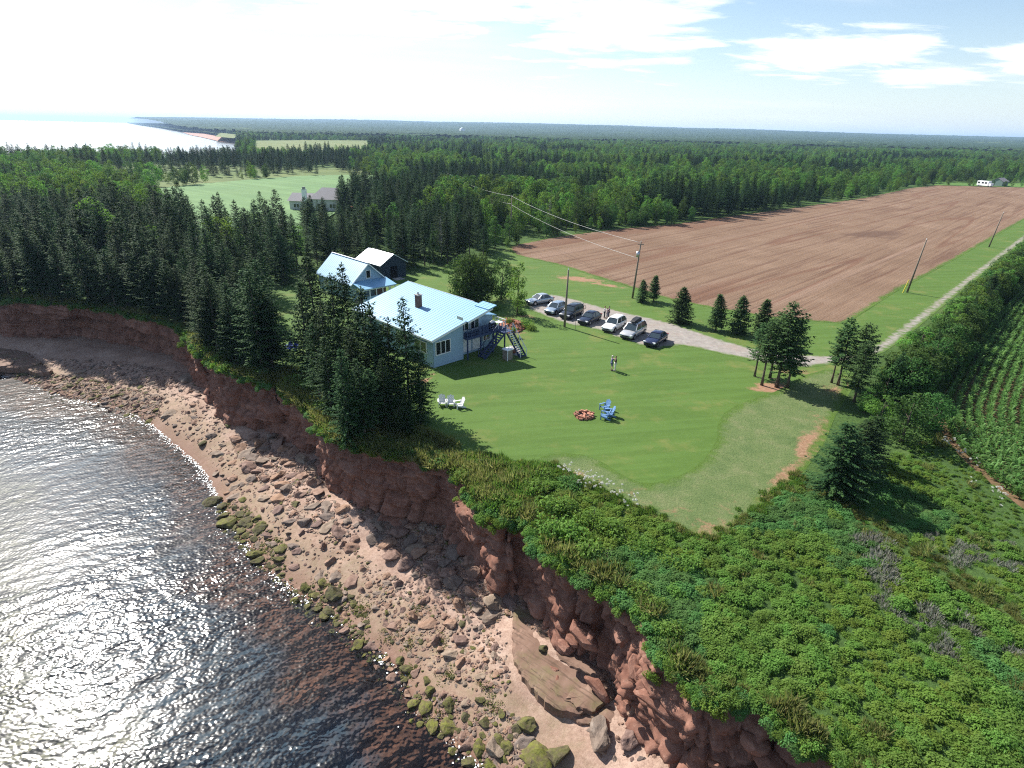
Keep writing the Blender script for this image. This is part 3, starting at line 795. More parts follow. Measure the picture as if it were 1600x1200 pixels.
def spruce_mesh(name, seed, h, rad, bare=.15, gap=.12, mat=None, whorl=.30, tw=.20, top=1.0):
    r = np.random.default_rng(seed)
    Bs, Ds, Ns, Ls, Ws, To = [], [], [], [], [], []
    lean = r.normal(0, .012, 2) * h
    z = bare * h
    side = r.uniform(0, 6.28); 
    while z < h * .985:
        t = (z - bare * h) / (h * (1 - bare))
        prof = (1 - t) ** (.70 * top) * (1 - .35 * math.exp(-t * 9))
        nb = int(r.integers(5, 8)) if t < .85 else 4
        a0 = r.uniform(0, 6.28)
        for k in range(nb):
            if r.random() < gap: continue
            az = a0 + k * 6.283 / nb + r.normal(0, .18)
            L = max(.14, rad * prof * r.uniform(.62, 1.18) * (1 + .18 * math.cos(az - side)))
            el = R(-14 + 44 * t + r.normal(0, 6))
            zb = z + r.normal(0, .05)
            n = max(2, int(L / tw))
            u = (np.arange(n) + .6) / n
            dr = np.array([math.cos(az), math.sin(az)])
            sag = -.16 * L * np.sin(u * 2.2) * (1 - t) + .12 * L * u ** 3
            px = lean[0] * (zb / h) ** 2 + dr[0] * u * L * math.cos(el); py = lean[1] * (zb / h) ** 2 + dr[1] * u * L * math.cos(el)
            pz = zb + u * L * math.sin(el) + sag
            P = np.stack([px, py, pz], 1)
            tone_b = r.uniform(.15, .6)
            for sgn in (-1, 1):
                m = u > .12
                aa = az + sgn * (R(52) - u[m] * R(14)) + r.normal(0, .16, m.sum())
                d = np.stack([np.cos(aa), np.sin(aa), r.normal(-.22, .16, m.sum())], 1)
                Bs.append(P[m]); Ds.append(d)
                Ns.append(np.stack([r.normal(0, .35, m.sum()), r.normal(0, .35, m.sum()), np.ones(m.sum())], 1))
                Ls.append((.20 + .34 * (1 - u[m]) * min(1, L / 1.2)) * r.uniform(.75, 1.3, m.sum())); Ws.append(np.full(m.sum(), .15) * r.uniform(.8, 1.3, m.sum()))
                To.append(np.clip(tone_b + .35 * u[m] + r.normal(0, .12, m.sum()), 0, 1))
            # hanging twigs give the branch some depth
            m = r.random(n) < .7
            q = m.sum()
            if q:
                Bs.append(P[m]); Ds.append(np.stack([dr[0] + r.normal(0, .5, q), dr[1] + r.normal(0, .5, q), r.uniform(-1.4, -.5, q)], 1))
                Ns.append(r.normal(0, 1, (q, 3))); Ls.append(r.uniform(.18, .36, q)); Ws.append(r.uniform(.10, .18, q)); To.append(np.clip(tone_b - .1 + r.normal(0, .1, q), 0, 1))
            Bs.append(P[-1:]); Ds.append(np.array([[dr[0], dr[1], .25 * t - .1]])); Ns.append(np.array([[0, 0, 1.]])); Ls.append(np.array([.34])); Ws.append(np.array([.15])); To.append(np.array([min(1, tone_b + .4)]))
        z += whorl * r.uniform(.75, 1.25) * (1 - .35 * t) * (h / 11)
    q = 16
    zt = np.linspace(h * .93, h * 1.0, q)
    Bs.append(np.stack([np.full(q, lean[0]), np.full(q, lean[1]), zt], 1)); a = r.uniform(0, 6.28, q)
    Ds.append(np.stack([np.cos(a) * .6, np.sin(a) * .6, np.full(q, .9)], 1)); Ns.append(r.normal(0, 1, (q, 3))); Ls.append(np.full(q, .26)); Ws.append(np.full(q, .09)); To.append(np.full(q, .6))
    L = np.concatenate(Ls)
    V, F = kites(np.concatenate(Bs), np.concatenate(Ds), np.concatenate(Ns), L, np.concatenate(Ws), .12)
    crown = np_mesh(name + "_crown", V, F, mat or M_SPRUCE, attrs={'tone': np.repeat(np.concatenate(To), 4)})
    mb = MB()
    zs = np.linspace(0, h * .96, 7)
    mb.tube([(lean[0] * (q_ / h) ** 2, lean[1] * (q_ / h) ** 2, q_ - (.15 if q_ == 0 else 0)) for q_ in zs], [.012 * h * (1 - .93 * (q_ / h)) + .015 + (.05 if q_ == 0 else 0) for q_ in zs], 7)
    for k in range(int(16 + bare * 30)):           # dead twigs under the crown
        zq = r.uniform(.04 * h, max(bare, .1) * h * 1.25); a = r.uniform(0, 6.28); l = r.uniform(.3, 1.1)
        mb.tube([(0, 0, zq), (math.cos(a) * l, math.sin(a) * l, zq + r.uniform(-.25, .1))], [.02, .006], 3, False)
    trunk = mb.mesh(name + "_trunk", M_BARK, True)
    return crown, trunk

def lobe_leaves(r, centres, radii, n_per, size, flat=.75, up=.6):
    B, D, N, T = [], [], [], []
    for c, ra in zip(centres, radii):
        n = int(n_per * (ra ** 1.6))
        v = r.normal(0, 1, (n, 3)); v /= np.linalg.norm(v, axis=1)[:, None]
        rad = ra * r.uniform(.55, 1.08, n) ** .6
        p = c + v * rad[:, None] * np.array([1, 1, flat])
        B.append(p)
        nn = v + r.normal(0, .55, (n, 3)) + np.array([0, 0, up]); N.append(nn)
        D.append(np.cross(nn, r.normal(0, 1, (n, 3))) + np.array([0, 0, -.2]))
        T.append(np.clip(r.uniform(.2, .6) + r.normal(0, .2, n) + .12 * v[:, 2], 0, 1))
    B = np.concatenate(B); n = len(B)
    return B, np.concatenate(D), np.concatenate(N), size * r.uniform(.7, 1.35, n), size * r.uniform(.5, .85, n), np.concatenate(T)

def broadleaf_mesh(name, seed, h, rad, bare=.18, lobes=22, n_per=150, size=.30, mat=None, bark=None, narrow=.8):
    r = np.random.default_rng(seed)
    cz = h * (bare + (1 - bare) * .5); hz = h * (1 - bare) * .5
    C, RA = [], []
    for i in range(lobes):
        f = (i + .5) / lobes
        zn = -1 + 2 * f
        rr_ = math.sqrt(max(0, 1 - abs(zn) ** 2.2)) * rad * r.uniform(.35, .85)
        a = i * 2.4 + r.normal(0, .4)
        lr = rad * r.uniform(.26, .48) * (1 - .35 * max(0, zn))
        C.append((rr_ * math.cos(a), rr_ * math.sin(a), cz + zn * hz * .86 + r.normal(0, .03 * h))); RA.append(lr)
    C = np.array(C); RA = np.array(RA)
    B, D, N, L, W, T = lobe_leaves(r, C, RA, n_per, size, narrow)
    V, F = kites(B, D, N, L, W, .1)
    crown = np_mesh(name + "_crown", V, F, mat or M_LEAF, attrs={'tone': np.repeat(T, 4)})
    mb = MB()
    lx, ly = r.normal(0, .03 * h, 2)
    mb.tube([(0, 0, -.15), (0, 0, .3), (lx * .4, ly * .4, h * .3), (lx * .7, ly * .7, h * .6), (lx, ly, h * .86)], [.026 * h, .02 * h, .015 * h, .009 * h, .003 * h], 7)
    for c in C[::2]:
        zb = max(h * .12, c[2] - .45 * math.hypot(c[0], c[1]) - .2)
        b = (lx * zb / h, ly * zb / h, zb)
        mid = (c[0] * .5 + b[0] * .4, c[1] * .5 + b[1] * .4, (zb + c[2]) / 2 + .1)
        mb.tube([b, mid, tuple(c)], [.008 * h, .005 * h, .002 * h], 4, False)
    return crown, mb.mesh(name + "_trunk", bark or M_BARK, True)

def shrub_mesh(name, seed, rad, h, n_per=260, size=.15, mat=None, lobes=12, up=.8):
    r = np.random.default_rng(seed)
    C, RA = [], []
    for i in range(lobes):
        a = i * 2.4 + r.normal(0, .3); q = math.sqrt((i + .3) / lobes) * rad * .72
        C.append((q * math.cos(a), q * math.sin(a), h * r.uniform(.28, .62) * (1 - .35 * q / rad))); RA.append(rad * r.uniform(.30, .46))
    B, D, N, L, W, T = lobe_leaves(r, np.array(C), np.array(RA), n_per, size, min(1.1, h / rad), up)
    B[:, 2] = np.maximum(B[:, 2], .03)
    V, F = kites(B, D, N, L, W, .15)
    return np_mesh(name, V, F, mat or M_SCRUB, attrs={'tone': np.repeat(T, 4)})
def stems_mesh(name, seed, rad, h):
    r = np.random.default_rng(seed); mb = MB()
    for k in range(7):
        a = r.uniform(0, 6.28); q = r.uniform(.2, .6) * rad
        mb.tube([(0, 0, -.15), (q * .4 * math.cos(a), q * .4 * math.sin(a), h * .35), (q * math.cos(a), q * math.sin(a), h * .7)], [.035, .022, .008], 4, False)
    return mb.mesh(name, M_BARK)
def tuft_mesh(name, seed, n, h, spread, wid, mat, lay=.5):
    r = np.random.default_rng(seed)
    a = r.uniform(0, 6.28, n); q = np.sqrt(r.uniform(0, 1, n)) * spread
    B = np.stack([q * np.cos(a), q * np.sin(a), np.zeros(n)], 1)
    a2 = a + r.normal(0, .8, n); l = np.abs(r.normal(0, lay, n))
    D = np.stack([np.cos(a2) * l, np.sin(a2) * l, np.ones(n)], 1)
    N = np.stack([np.cos(a2 + r.normal(0, .7, n)), np.sin(a2 + r.normal(0, .7, n)), r.uniform(0, .5, n)], 1)
    L = h * r.uniform(.55, 1.2, n); W = np.full(n, wid) * r.uniform(.7, 1.3, n)
    V, F = kites(B, D, N, L, W, .18)
    T = np.clip(r.uniform(0, 1, n), 0, 1)
    return np_mesh(name, V, F, mat, attrs={'tone': np.repeat(T, 4)})

class Kind:
    """a tree kind: (crown mesh, trunk mesh) pairs and their true height"""
    def __init__(s, h, pairs): s.h = h; s.p = pairs
K_SPR = Kind(11, [spruce_mesh("spruce", 100 + i, 11, rd, br, gp, M_SPRUCE) for i, (rd, br, gp) in enumerate([(2.8, .14, .12), (2.5, .2, .15), (3.1, .1, .1), (2.7, .26, .2), (2.3, .12, .1), (2.9, .3, .22)])])
K_YNG = Kind(5, [spruce_mesh("young_spruce", 140 + i, 5, rd, br, .04, M_SPRUCE_L, .25, .19) for i, (rd, br) in enumerate([(1.5, .10), (1.3, .18), (1.75, .05)])])
K_PIN = Kind(9, [spruce_mesh("bare_spruce", 160 + i, 9, rd, br, gp, M_SPRUCE_L, .30, .19, .7) for i, (rd, br, gp) in enumerate([(1.9, .30, .08), (1.6, .36, .14), (2.0, .28, .18), (1.3, .42, .3)])])
K_BRD = Kind(10, [broadleaf_mesh("broadleaf", 200 + i, 10, rd, .06, lb, 95, .34, m_) for i, (rd, lb, m_) in enumerate([(3.0, 24, M_LEAF), (2.5, 22, M_LEAF), (3.4, 26, M_LEAF_D), (2.2, 20, M_LEAF), (2.9, 24, M_LEAF_D)])])
K_HDG = Kind(6, [broadleaf_mesh("hedge_tree", 240 + i, 6, rd, .03, lb, 210, .22, m_) for i, (rd, lb, m_) in enumerate([(2.2, 20, M_LEAF_D), (1.9, 18, M_LEAF), (2.5, 22, M_LEAF_D)])])
SHR = [(shrub_mesh("shrub_leaves", 300 + i, rd, h, 260, .15, m_), stems_mesh("shrub_stems", 320 + i, rd, h)) for i, (rd, h, m_) in enumerate([(1.0, 1.1, M_SCRUB), (1.2, 1.0, M_SCRUB2), (.9, 1.2, M_SCRUB), (1.1, .9, M_YELL)])]

def tree(name, loc, pair, s, rz, label, cat, group, sx=1.0, crown_name="crown"):
    e = empty(name, loc, rz); e.scale = (s * sx, s * sx, s)
    tag(e, label, cat, group)
    link("trunk", pair[1], e); link(crown_name, pair[0], e)
    return e
def at_top(px, py, h): return at(px, py, h)

# ---- the spruces in front of the house, each placed by its tip
front = [(631, 465, 11.3, 0, "tall pointed spruce nearest the white lawn chairs, in front of the blue-roofed house"),
         (602, 497, 9.6, 3, "shorter ragged spruce between two taller ones before the long blue roof"),
         (564, 446, 11.8, 2, "broad dark spruce covering the seaward corner of the long blue roof"),
         (537, 411, 12.6, 1, "tall spruce whose tip stands against the roof of the second house"),
         (516, 428, 11.6, 5, "slim spruce just left of the one that crosses the second house's roof"),
         (482, 398, 12.6, 2, "tall spruce at the seaward end of the second house"),
         (588, 520, 8.4, 4, "low dense spruce at the foot of the broad dark one"),
         (652, 540, 7.0, 5, "leaning spruce with bare lower trunk beside the house corner"),
         (528, 496, 9.0, 0, "mid-sized spruce at the left of the clump before the house"),
         (500, 470, 10.2, 3, "ragged spruce above the grassy headland"),
         (548, 512, 8.8, 1, "narrow spruce in the middle of the clump before the house"),
         (466, 440, 10.5, 4, "spruce standing alone by the sunlit gap left of the houses"),
         (618, 560, 6.2, 3, "short spruce under the tall pointed one"),
         (575, 575, 6.4, 5, "small spruce over the shaded cliff grass"),
         (543, 600, 5.0, 2, "low bushy spruce at the brink of the shaded cliff"),
         (530, 545, 8.6, 2, "stout spruce in the left half of the clump before the house"),
         (506, 525, 8.0, 0, "spruce over the pale trunks at the left edge of the clump"),
         (560, 560, 7.6, 3, "low-branched spruce deep in the clump before the house"),
         (596, 560, 7.0, 0, "spruce with drooping boughs beside the shaded cliff grass"),
         (655, 590, 4.6, 2, "small spruce behind the tall pointed one's trunk"),
         (634, 610, 4.2, 4, "short dark spruce at the trunk of the tall pointed one"),
         (486, 505, 8.2, 5, "thin spruce beside the sunlit grass gap"),
         (580, 480, 10.4, 1, "spruce right of the broad dark one against the long blue roof"),
         (554, 634, 2.6, 4, "little bright spruce sapling on the cliff brink")]
fixed_pts = []
for i, (px, py, h, v, lb) in enumerate(front):
    x, y = at_top(px, py, h)
    fixed_pts.append((x, y))
    tree("spruce_tree", (x, y, 0), K_SPR.p[v], h / 11, i * 1.7, lb, "spruce tree", "spruces in front of the house", 1.0 + .12 * (i % 3 - 1) + (.15 if h < 7 else 0))

brink, _ = resample(np.vstack([left_ext[2:], coast_near[:np.argmin(np.hypot(*(coast_near - np.array(at(425, 598))).T))]]), 1.55)
for i, (x, y) in enumerate(brink):
    d_ = brink[min(i + 1, len(brink) - 1)] - brink[max(i - 1, 0)]; d_ = d_ / (np.linalg.norm(d_) + 1e-9)
    o_ = rng.uniform(.5, 3.0); x2, y2 = x - d_[1] * o_ + rng.normal(0, .3), y + d_[0] * o_ + rng.normal(0, .3)
    hh = rng.uniform(3.0, 6.0) if i % 3 == 0 else rng.uniform(6.5, 11.0)
    tree("spruce_tree", (x2, y2, -.1), K_SPR.p[int(rng.integers(0, 6))], hh / 11, rng.uniform(0, 6.28), ("low young spruce" if hh < 6.2 else "tall spruce") + " right on the brink of the left cove", "spruce tree", ("low" if hh < 6.2 else "tall") + " spruces on the cove brink", rng.uniform(1.0, 1.4) if hh > 6.2 else 1.6)
# ---- left edge: spruces along the cove top, individually visible; then the whole wood
def dart(pg, rmin, tries, seed, excl=None, rfun=None):
    r = np.random.default_rng(seed); lo, hi = pg.min(0), pg.max(0)
    P = r.uniform(lo, hi, (tries, 2)); P = P[inside(P, pg)]
    out = []; cell = rmin; G = {}
    for p in P:
        k = (int(p[0] // cell), int(p[1] // cell)); ok = True
        for a in (-1, 0, 1):
            for b in (-1, 0, 1):
                for q in G.get((k[0] + a, k[1] + b), ()):
                    if (q[0] - p[0]) ** 2 + (q[1] - p[1]) ** 2 < rmin * rmin: ok = False; break
                if not ok: break
            if not ok: break
        if ok: G.setdefault(k, []).append(p); out.append(p)
    return np.array(out)

def forest_points():
    r = np.random.default_rng(5)
    out = []
    for (d0, d1, step) in ((55, 110, 2.3), (110, 260, 2.9), (260, 520, 4.0), (520, 1000, 6.0), (1000, 1900, 9.5)):
        n = int(1.15 * (d1 ** 2 - d0 ** 2) * .5 * 1.75 / step ** 2)
        d = np.sqrt(r.uniform(d0 ** 2, d1 ** 2, n)); a = r.uniform(R(-52), R(48), n)
        # jittered lattice thinning
        P = np.stack([d * np.sin(a), d * np.cos(a)], 1)
        key = np.floor(P / step).astype(np.int64); _, first = np.unique(key[:, 0] * 100003 + key[:, 1], return_index=True)
        P = P[np.sort(first)]
        out.append(P)
    return np.concatenate(out)
FP = forest_points()
# a few dead grey snags
def snag_mesh(seed, h):
    r = np.random.default_rng(seed); mb = MB(); mb.tube([(0, 0, -.2), (.1, .05, h * .5), (.15, 0, h)], [.15, .10, .02], 7)
    for k in range(70):
        z_ = h * (.25 + .72 * r.random()); a = r.uniform(0, 6.28); l = (1.7 * (1 - z_ / h) + .3) * r.uniform(.5, 1.1)
        mb.tube([(0, 0, z_), (l * .6 * math.cos(a), l * .6 * math.sin(a), z_ - .1), (l * math.cos(a), l * math.sin(a), z_ + r.uniform(-.3, .2))], [.03, .018, .006], 3, False)
    return mb
M_SNAG = simple("dead_grey_wood", (.30, .275, .25), .9, .25, 6)
for i, (px, py, h, lb) in enumerate([(857, 362, 8.5, "dead grey spruce at the back edge of the ploughed field"), (975, 350, 5.0, "low dead pale bush at the back edge of the ploughed field"), (322, 452, 9, "dead grey spruce over the second headland of the cove"), (66, 432, 9.5, "dead grey trunk at the far left brink of the cove"), (212, 470, 8, "dead grey spruce at the middle of the cove brink"), (690, 402, 8.5, "dead grey spruce in the wood right of the shed")]):
    x, y = at(px, py); e = tag(empty("dead_tree", (x, y, 0), i), lb, "tree"); snag_mesh(700 + i, h).obj("trunk", M_SNAG, e)
m = inside(FP, land_poly) & ~inside(FP, clearing) & ~inside(FP, plough) & ~inside(FP, right_zone) & ~inside(FP, far_green) & ~inside(FP, cornfield) & ~inside(FP, crop)
for f in far_fields: m &= ~inside(FP, f)
dc, _s = seg_dist(FP, coast_all); m &= dc > .9
for c in ((-27, 95, 8.5), (-22.5, 105.5, 6.5), (-56, 163, 13), (-50, 170, 11), (-60, 150, 8), (-46, 160, 9)):
    m &= np.hypot(FP[:, 0] - c[0], FP[:, 1] - c[1]) > c[2]
m &= ~inside(FP, poly([(1285, 530), (1380, 440), (1640, 300), (1820, 290), (1700, 400), (1380, 570)]))
corr = np.array(at(798, 372)); m &= np.hypot(FP[:, 0] - corr[0], FP[:, 1] - corr[1]) > 7
isp = inside(FP, sparse); m &= ~isp | (rng.random(len(FP)) < .30)
m &= ~((FP[:, 1] < 58) & (FP[:, 0] > -60))
FP = FP[m]
# keep the clump before the house hand-placed
front_zone = poly([(440, 620), (425, 480), (500, 430), (690, 480), (700, 720), (560, 720)])
FP = FP[~inside(FP, front_zone)]
fd = np.hypot(FP[:, 0], FP[:, 1]); fa_ = np.arctan2(FP[:, 0], FP[:, 1])
# what grows where: spruce along the coast, mixed and broad-leaved inland
sn = fbm(FP[:, 0] / 70, FP[:, 1] / 70, 61, 4)
dpl = seg_dist(FP, plough, True)[0]
prob = np.where(fa_ < R(-3), .50, .14)
prob = np.where((fa_ < R(-3)) & (fd < 170), .95, prob)
prob = np.where((fa_ > R(-3)) & (fa_ < R(6)) & (fd < 230), .35, prob)
isspr = (prob + (sn - .5) * 2.2) > .5
isspr = np.where((fa_ < R(-4)) & (fd < 150), rng.random(len(FP)) < .95, isspr); isspr = np.where((fa_ < R(-12)) & (fd < 112), True, isspr)
hgt = np.where(isspr, 9.3, 8.2) * (1 + (fbm(FP[:, 0] / 40, FP[:, 1] / 40, 71, 2) - .5) * .5) * rng.uniform(.6, 1.28, len(FP))
hgt = np.where((dpl < 6) & ~isspr, hgt * .72, hgt)
hgt *= np.where(rng.random(len(FP)) < .25, rng.uniform(.55, .85, len(FP)), 1.0)
shoreleft = (fa_ < R(-28)) & (fd < 160); hgt = np.where(shoreleft, hgt * 1.05, hgt)
FPs, FHs = FP[isspr], hgt[isspr]; FPb, FHb = FP[~isspr], hgt[~isspr]
def zone_label(x, y, h, cat):
    a, d = math.degrees(math.atan2(x, y)), math.hypot(x, y)
    if cat == "tree" and math.hypot(x + 3, y - 150) < 24: z = "at the far left corner of the ploughed field, near the pole"
    elif a > 12 and d > 200: z = "along the far half of the ploughed field's back edge"
    elif a > 1: z = "along the near half of the ploughed field's back edge"
    elif a > -9: z = "in the wood between the shed and the ploughed field"
    elif a > -20: z = "behind the dark shed and the second house"
    elif a > -31: z = "in the wood left of the houses, below the pale green field"
    elif d < 120: z = "in the wood just behind the left cove"
    else: z = "far back in the wood above the left cove"
    k = "tall" if h > 10.2 else "low" if h < 7.2 else "middling"
    w_ = "dark spruce" if "spruce" in cat else "leafy green tree"
    return k + " " + w_ + " " + z, k + " " + w_ + "s " + z
def individuals(P, H, K, name, cat, lab, grp, nmax, srcname):
    order = np.argsort(np.hypot(P[:, 0], P[:, 1]) + 40 * (np.abs(np.arctan2(P[:, 0], P[:, 1])) > R(43)))
    first = []
    for i in order[:nmax]:
        v = int(rng.integers(0, len(K.p)))
        lb_, gp2_ = zone_label(P[i, 0], P[i, 1], H[i], cat)
        tree(name, (P[i, 0], P[i, 1], 0), K.p[v], H[i] / K.h, rng.uniform(0, 6.28), lb_, cat, gp2_, rng.uniform(.85, 1.2))
    return order[nmax:]
rest_s = individuals(FPs, FHs, K_SPR, "spruce_tree", "spruce tree", "dark spruce among the dense spruces above the cove and behind the houses", "spruces of the near wood", 170, "spruce")
rest_b = individuals(FPb, FHb, K_BRD, "broadleaf_tree", "tree", "green broad-leaved tree among the trees behind the ploughed field and the barn", "broad-leaved trees of the near wood", 215, "broadleaf")
spr_src = [o for o in SC.objects if o.parent and o.name.startswith("crown") and o.data.name.startswith("spruce_crown")]
brd_src = [o for o in SC.objects if o.parent and o.name.startswith("crown") and o.data.name.startswith("broadleaf_crown")]
def uniq(lst):
    d = {}
    for o in lst: d.setdefault(o.data.name, o)
    return list(d.values())
spr_src, brd_src = uniq(spr_src), uniq(brd_src)
def wood(name, P, H, srcs, hk, label, seed):
    n = len(P)
    r = np.random.default_rng(seed)
    d = np.hypot(P[:, 0], P[:, 1])
    s = H / hk; wd_ = s * r.uniform(.85, 1.25, n) * np.clip(d / 700, 1, 1.9)
    o = scatter(name, np.c_[P, np.zeros(n)], np.stack([wd_, wd_, s], 1), np.stack([np.zeros(n), np.zeros(n), r.uniform(0, 6.28, n)], 1), srcs, seed)
    return tag(o, label, kind='stuff')
wood("spruce_forest", FPs[rest_s], FHs[rest_s], spr_src, 11, "dark spruce forest stretching inland to the horizon", 1)
wood("broadleaf_forest", FPb[rest_b], FHb[rest_b], brd_src, 10, "lighter green broad-leaved woodland beyond the ploughed field", 2)

# ---- far wooded hills to the horizon (canopy as uneven relief)
NA, NRr = 900, 90
aa = np.linspace(R(-50), R(50), NA); rr_ = np.geomspace(1500, 12500, NRr)
AA, RR = np.meshgrid(aa, rr_, indexing='ij')
X, Y = RR * np.sin(AA), RR * np.cos(AA)
e_px = np.interp(np.degrees(AA), [-50, -34, -31, -25, -15, 0, 10, 18, 28, 36, 41, 50], [4, 4, 5, 6.5, 9, 10, 9.5, 8, 5.5, 3.5, 3, 3])
rise_ = np.clip((RR - 2300) / 5200, 0, 1) ** 1.3
hill = (e_px / 1093 * 7500 + 27) * rise_ * (.78 + .4 * fbm(X / 1800, Y / 1800, 81, 3))
can = 4 + 7 * fbm(X / 60, Y / 60, 83, 3) + 4.5 * vnoise(AA * 900 / 1.5, np.log(RR) * 60, 85)
Zf = hill + can
ok = inside(np.stack([X.ravel(), Y.ravel()], 1), land_poly).reshape(X.shape)
for f in far_fields: ok &= ~inside(np.stack([X.ravel(), Y.ravel()], 1), f).reshape(X.shape)
ii = np.arange(NA * NRr).reshape(NA, NRr)
Qf = np.stack([ii[:-1, :-1], ii[1:, :-1], ii[1:, 1:], ii[:-1, 1:]], -1).reshape(-1, 4)
Qf = Qf[ok.ravel()[Qf].all(1)]
def m_far():
    s = NT("far_forest_canopy")
    g = s.ramp(s.noise(.004, 6, .7), [(.3, (.016, .034, .014)), (.5, (.026, .052, .018)), (.7, (.050, .085, .026))])
    g = s.mix(s.rng(s.noise(.03, 4, .7), .4, .65, 0, .6), g, (.012, .026, .012))
    fld = s.rng(s.noise(.0016, 3, .5, loc=(2, 0, 0)), .66, .69, 0, .6)
    g = s.mix(fld, g, (.11, .15, .05))
    return s.done(s.pbr(g, .95, None, .05))
tag(link("far_forest", np_mesh("far_forest", np.stack([X, Y, Zf], -1).reshape(-1, 3), Qf, m_far())), "far wooded hills along the horizon", kind='stuff')

# ---- named trees of the garden and the drive
def by_base(px, py, top_py=None, z=0): return at(px, py, z)
for i, (px, py, h, v, lb) in enumerate([(1003, 472, 3.6, 0, "small young spruce by the transformer pole, left of a close pair"), (1021, 471, 4.2, 1, "slim young spruce right of a close pair by the transformer pole"),
                                        (1064, 505, 5.2, 2, "wide bushy young spruce on the verge, biggest of the roadside row"), (1118, 517, 5.1, 1, "young spruce with a short bare stem, next after the bushy one"),
                                        (1152, 521, 5.3, 0, "narrow young spruce, third single tree of the roadside row"), (1186, 533, 5.6, 1, "young spruce on the verge just behind the trunks of the grove")]):
    x, y = at(px, py)
    tree("young_spruce", (x, y, 0), K_YNG.p[v], h / 5, i * 2.1, lb, "spruce tree", "young spruces along the drive", 1.2)
for i, (px, py, h, v, lb) in enumerate([(1179, 588, 6.2, 1, "leftmost bare-stemmed spruce of the lawn-corner grove"), (1190, 602, 7.4, 3, "pale-stemmed spruce at the front left of the lawn-corner grove"), (1203, 590, 7.6, 2, "spruce at the back of the lawn-corner grove, half hidden"),
                                        (1213, 605, 9.4, 0, "tallest spruce in the middle of the lawn-corner grove"), (1230, 606, 7.6, 2, "spruce on the field side of the lawn-corner grove with low boughs"),
                                        (1299, 598, 6.0, 3, "thin pale-stemmed spruce beside the brown needle bed"), (1309, 602, 7.6, 1, "sparse brownish spruce with a long bare stem by the drive bend"),
                                        (1331, 604, 7.2, 0, "dense dark spruce where the hedge meets the drive"), (1334, 628, 6.6, 2, "bare-trunked spruce in front of the hedge end")]):
    x, y = at(px, py)
    tree("spruce_tree", (x, y, 0), K_PIN.p[v], h / 9, i * 1.3 + .4, lb, "spruce tree", "bare-stemmed spruces by the drive", 1.3)
for (px, py, h, K, v, sx, lb) in [(738, 474, 8.2, K_HDG, 2, 1.0, "big round dark tree beside the house's back garden"), (752, 470, 7.4, K_HDG, 0, .95, "dark tree pressed against the big round one by the house"), (727, 472, 7.6, K_HDG, 2, .95, "dark leafy tree at the left of the clump behind the house"), (746, 478, 6.2, K_HDG, 0, 1.05, "low dark tree filling the front of the clump behind the house"), (783, 468, 6.8, K_HDG, 2, .85, "narrow dark tree between the big round one and the feathery one"),
                                  (808, 492, 8.0, K_BRD, 1, .85, "light feathery tree standing by the red rock bed"),]:
    x, y = at(px, py)
    tree("garden_tree", (x, y, 0), K.p[v], h / K.h, px * .1, lb, "tree", None, sx)
# small dense hedge trees along the track
hl = smooth_line([at(*p) for p in [(1382, 618), (1420, 606), (1440, 590), (1462, 566), (1490, 534), (1520, 500), (1550, 470), (1580, 444), (1612, 418), (1660, 380), (1730, 330)]], 1)
hA = smooth_line(poly([(1385, 560), (1440, 530), (1500, 474), (1560, 416), (1605, 378), (1690, 318)], 4.6), 1); hB = smooth_line(poly([(1432, 640), (1466, 604), (1508, 556), (1550, 506), (1604, 452), (1700, 372)]), 1)
hp = []
hA_, _ = resample(hA, 1.3); hB_, _ = resample(hB, hB.shape[0] and np.hypot(*np.diff(hB, axis=0).T).sum() / (len(hA_) - .5))
hp = [(a_, b_) for a_, b_ in zip(hA_, hB_)]
def hedge_label(t, k, sp_):
    z = ("near end" if t < .2 else "nearer half" if t < .45 else "farther half" if t < .75 else "far end") + " of the hedge, on the " + ("gravel track" if k == 0 else "corn field") + " side"
    w_ = "spruce" if sp_ else "bushy green tree"
    return w_ + " at the " + z, "spruce tree" if sp_ else "tree", w_ + "s at the " + z
for i, (pa_, pb_) in enumerate(hp):
    for k in range(2):
        x, y = pa_ + (pb_ - pa_) * (.16, .46)[k]
        ox, oy = rng.normal(0, .5, 2)
        sp_ = rng.random() < .2
        side = (k - .5) * 2.6
        K = K_SPR if sp_ else K_HDG
        h = rng.uniform(3.7, 5.2) * (1.0 if not sp_ else 1.15)
        tree("hedge_tree" if not sp_ else "spruce_tree", (x + ox, y + oy, 0), K.p[int(rng.integers(0, 3))], h / K.h, rng.uniform(0, 6.28),
             *hedge_label(i / len(hp), k, sp_), (1.35 if k == 0 else 1.2) if not sp_ else 1.0)
for (px, py, h, v, sx, lb) in [(1408, 690, 4.6, 0, 1.45, "large rounded leafy bush at the near end of the hedge by the corn"), (1372, 668, 3.2, 1, 1.3, "leafy bush left of the large rounded one at the hedge end"), (1450, 672, 3.8, 2, 1.2, "leafy bush between the large rounded one and the corn rows"),
                               (1350, 645, 2.6, 1, 1.3, "low leafy bush at the foot of the bare-trunked spruce")]:
    x, y = at(px, py); tree("hedge_bush", (x, y, 0), K_HDG.p[v], h / 6, px * .2, lb, "bush", "bushes at the hedge end", sx)
for (px, py, h, v, sx, lb) in [(1302, 772, 6.0, 2, 1.9, "wide dark spruce on the brown path at the meadow's edge"), (1335, 748, 5.2, 0, 1.8, "second dark spruce behind the wide one at the meadow's edge"), (1352, 722, 4.4, 2, 1.8, "small dark spruce nearest the leafy bush at the meadow's edge"), (1318, 776, 3.8, 4, 2.0, "low dark spruce at the foot of the wide one, in its shade")]:
    x, y = at(px, py); tree("spruce_tree", (x, y, 0), K_SPR.p[v], h / 11, px * .3, lb, "spruce tree", "wide spruces at the meadow edge", sx)

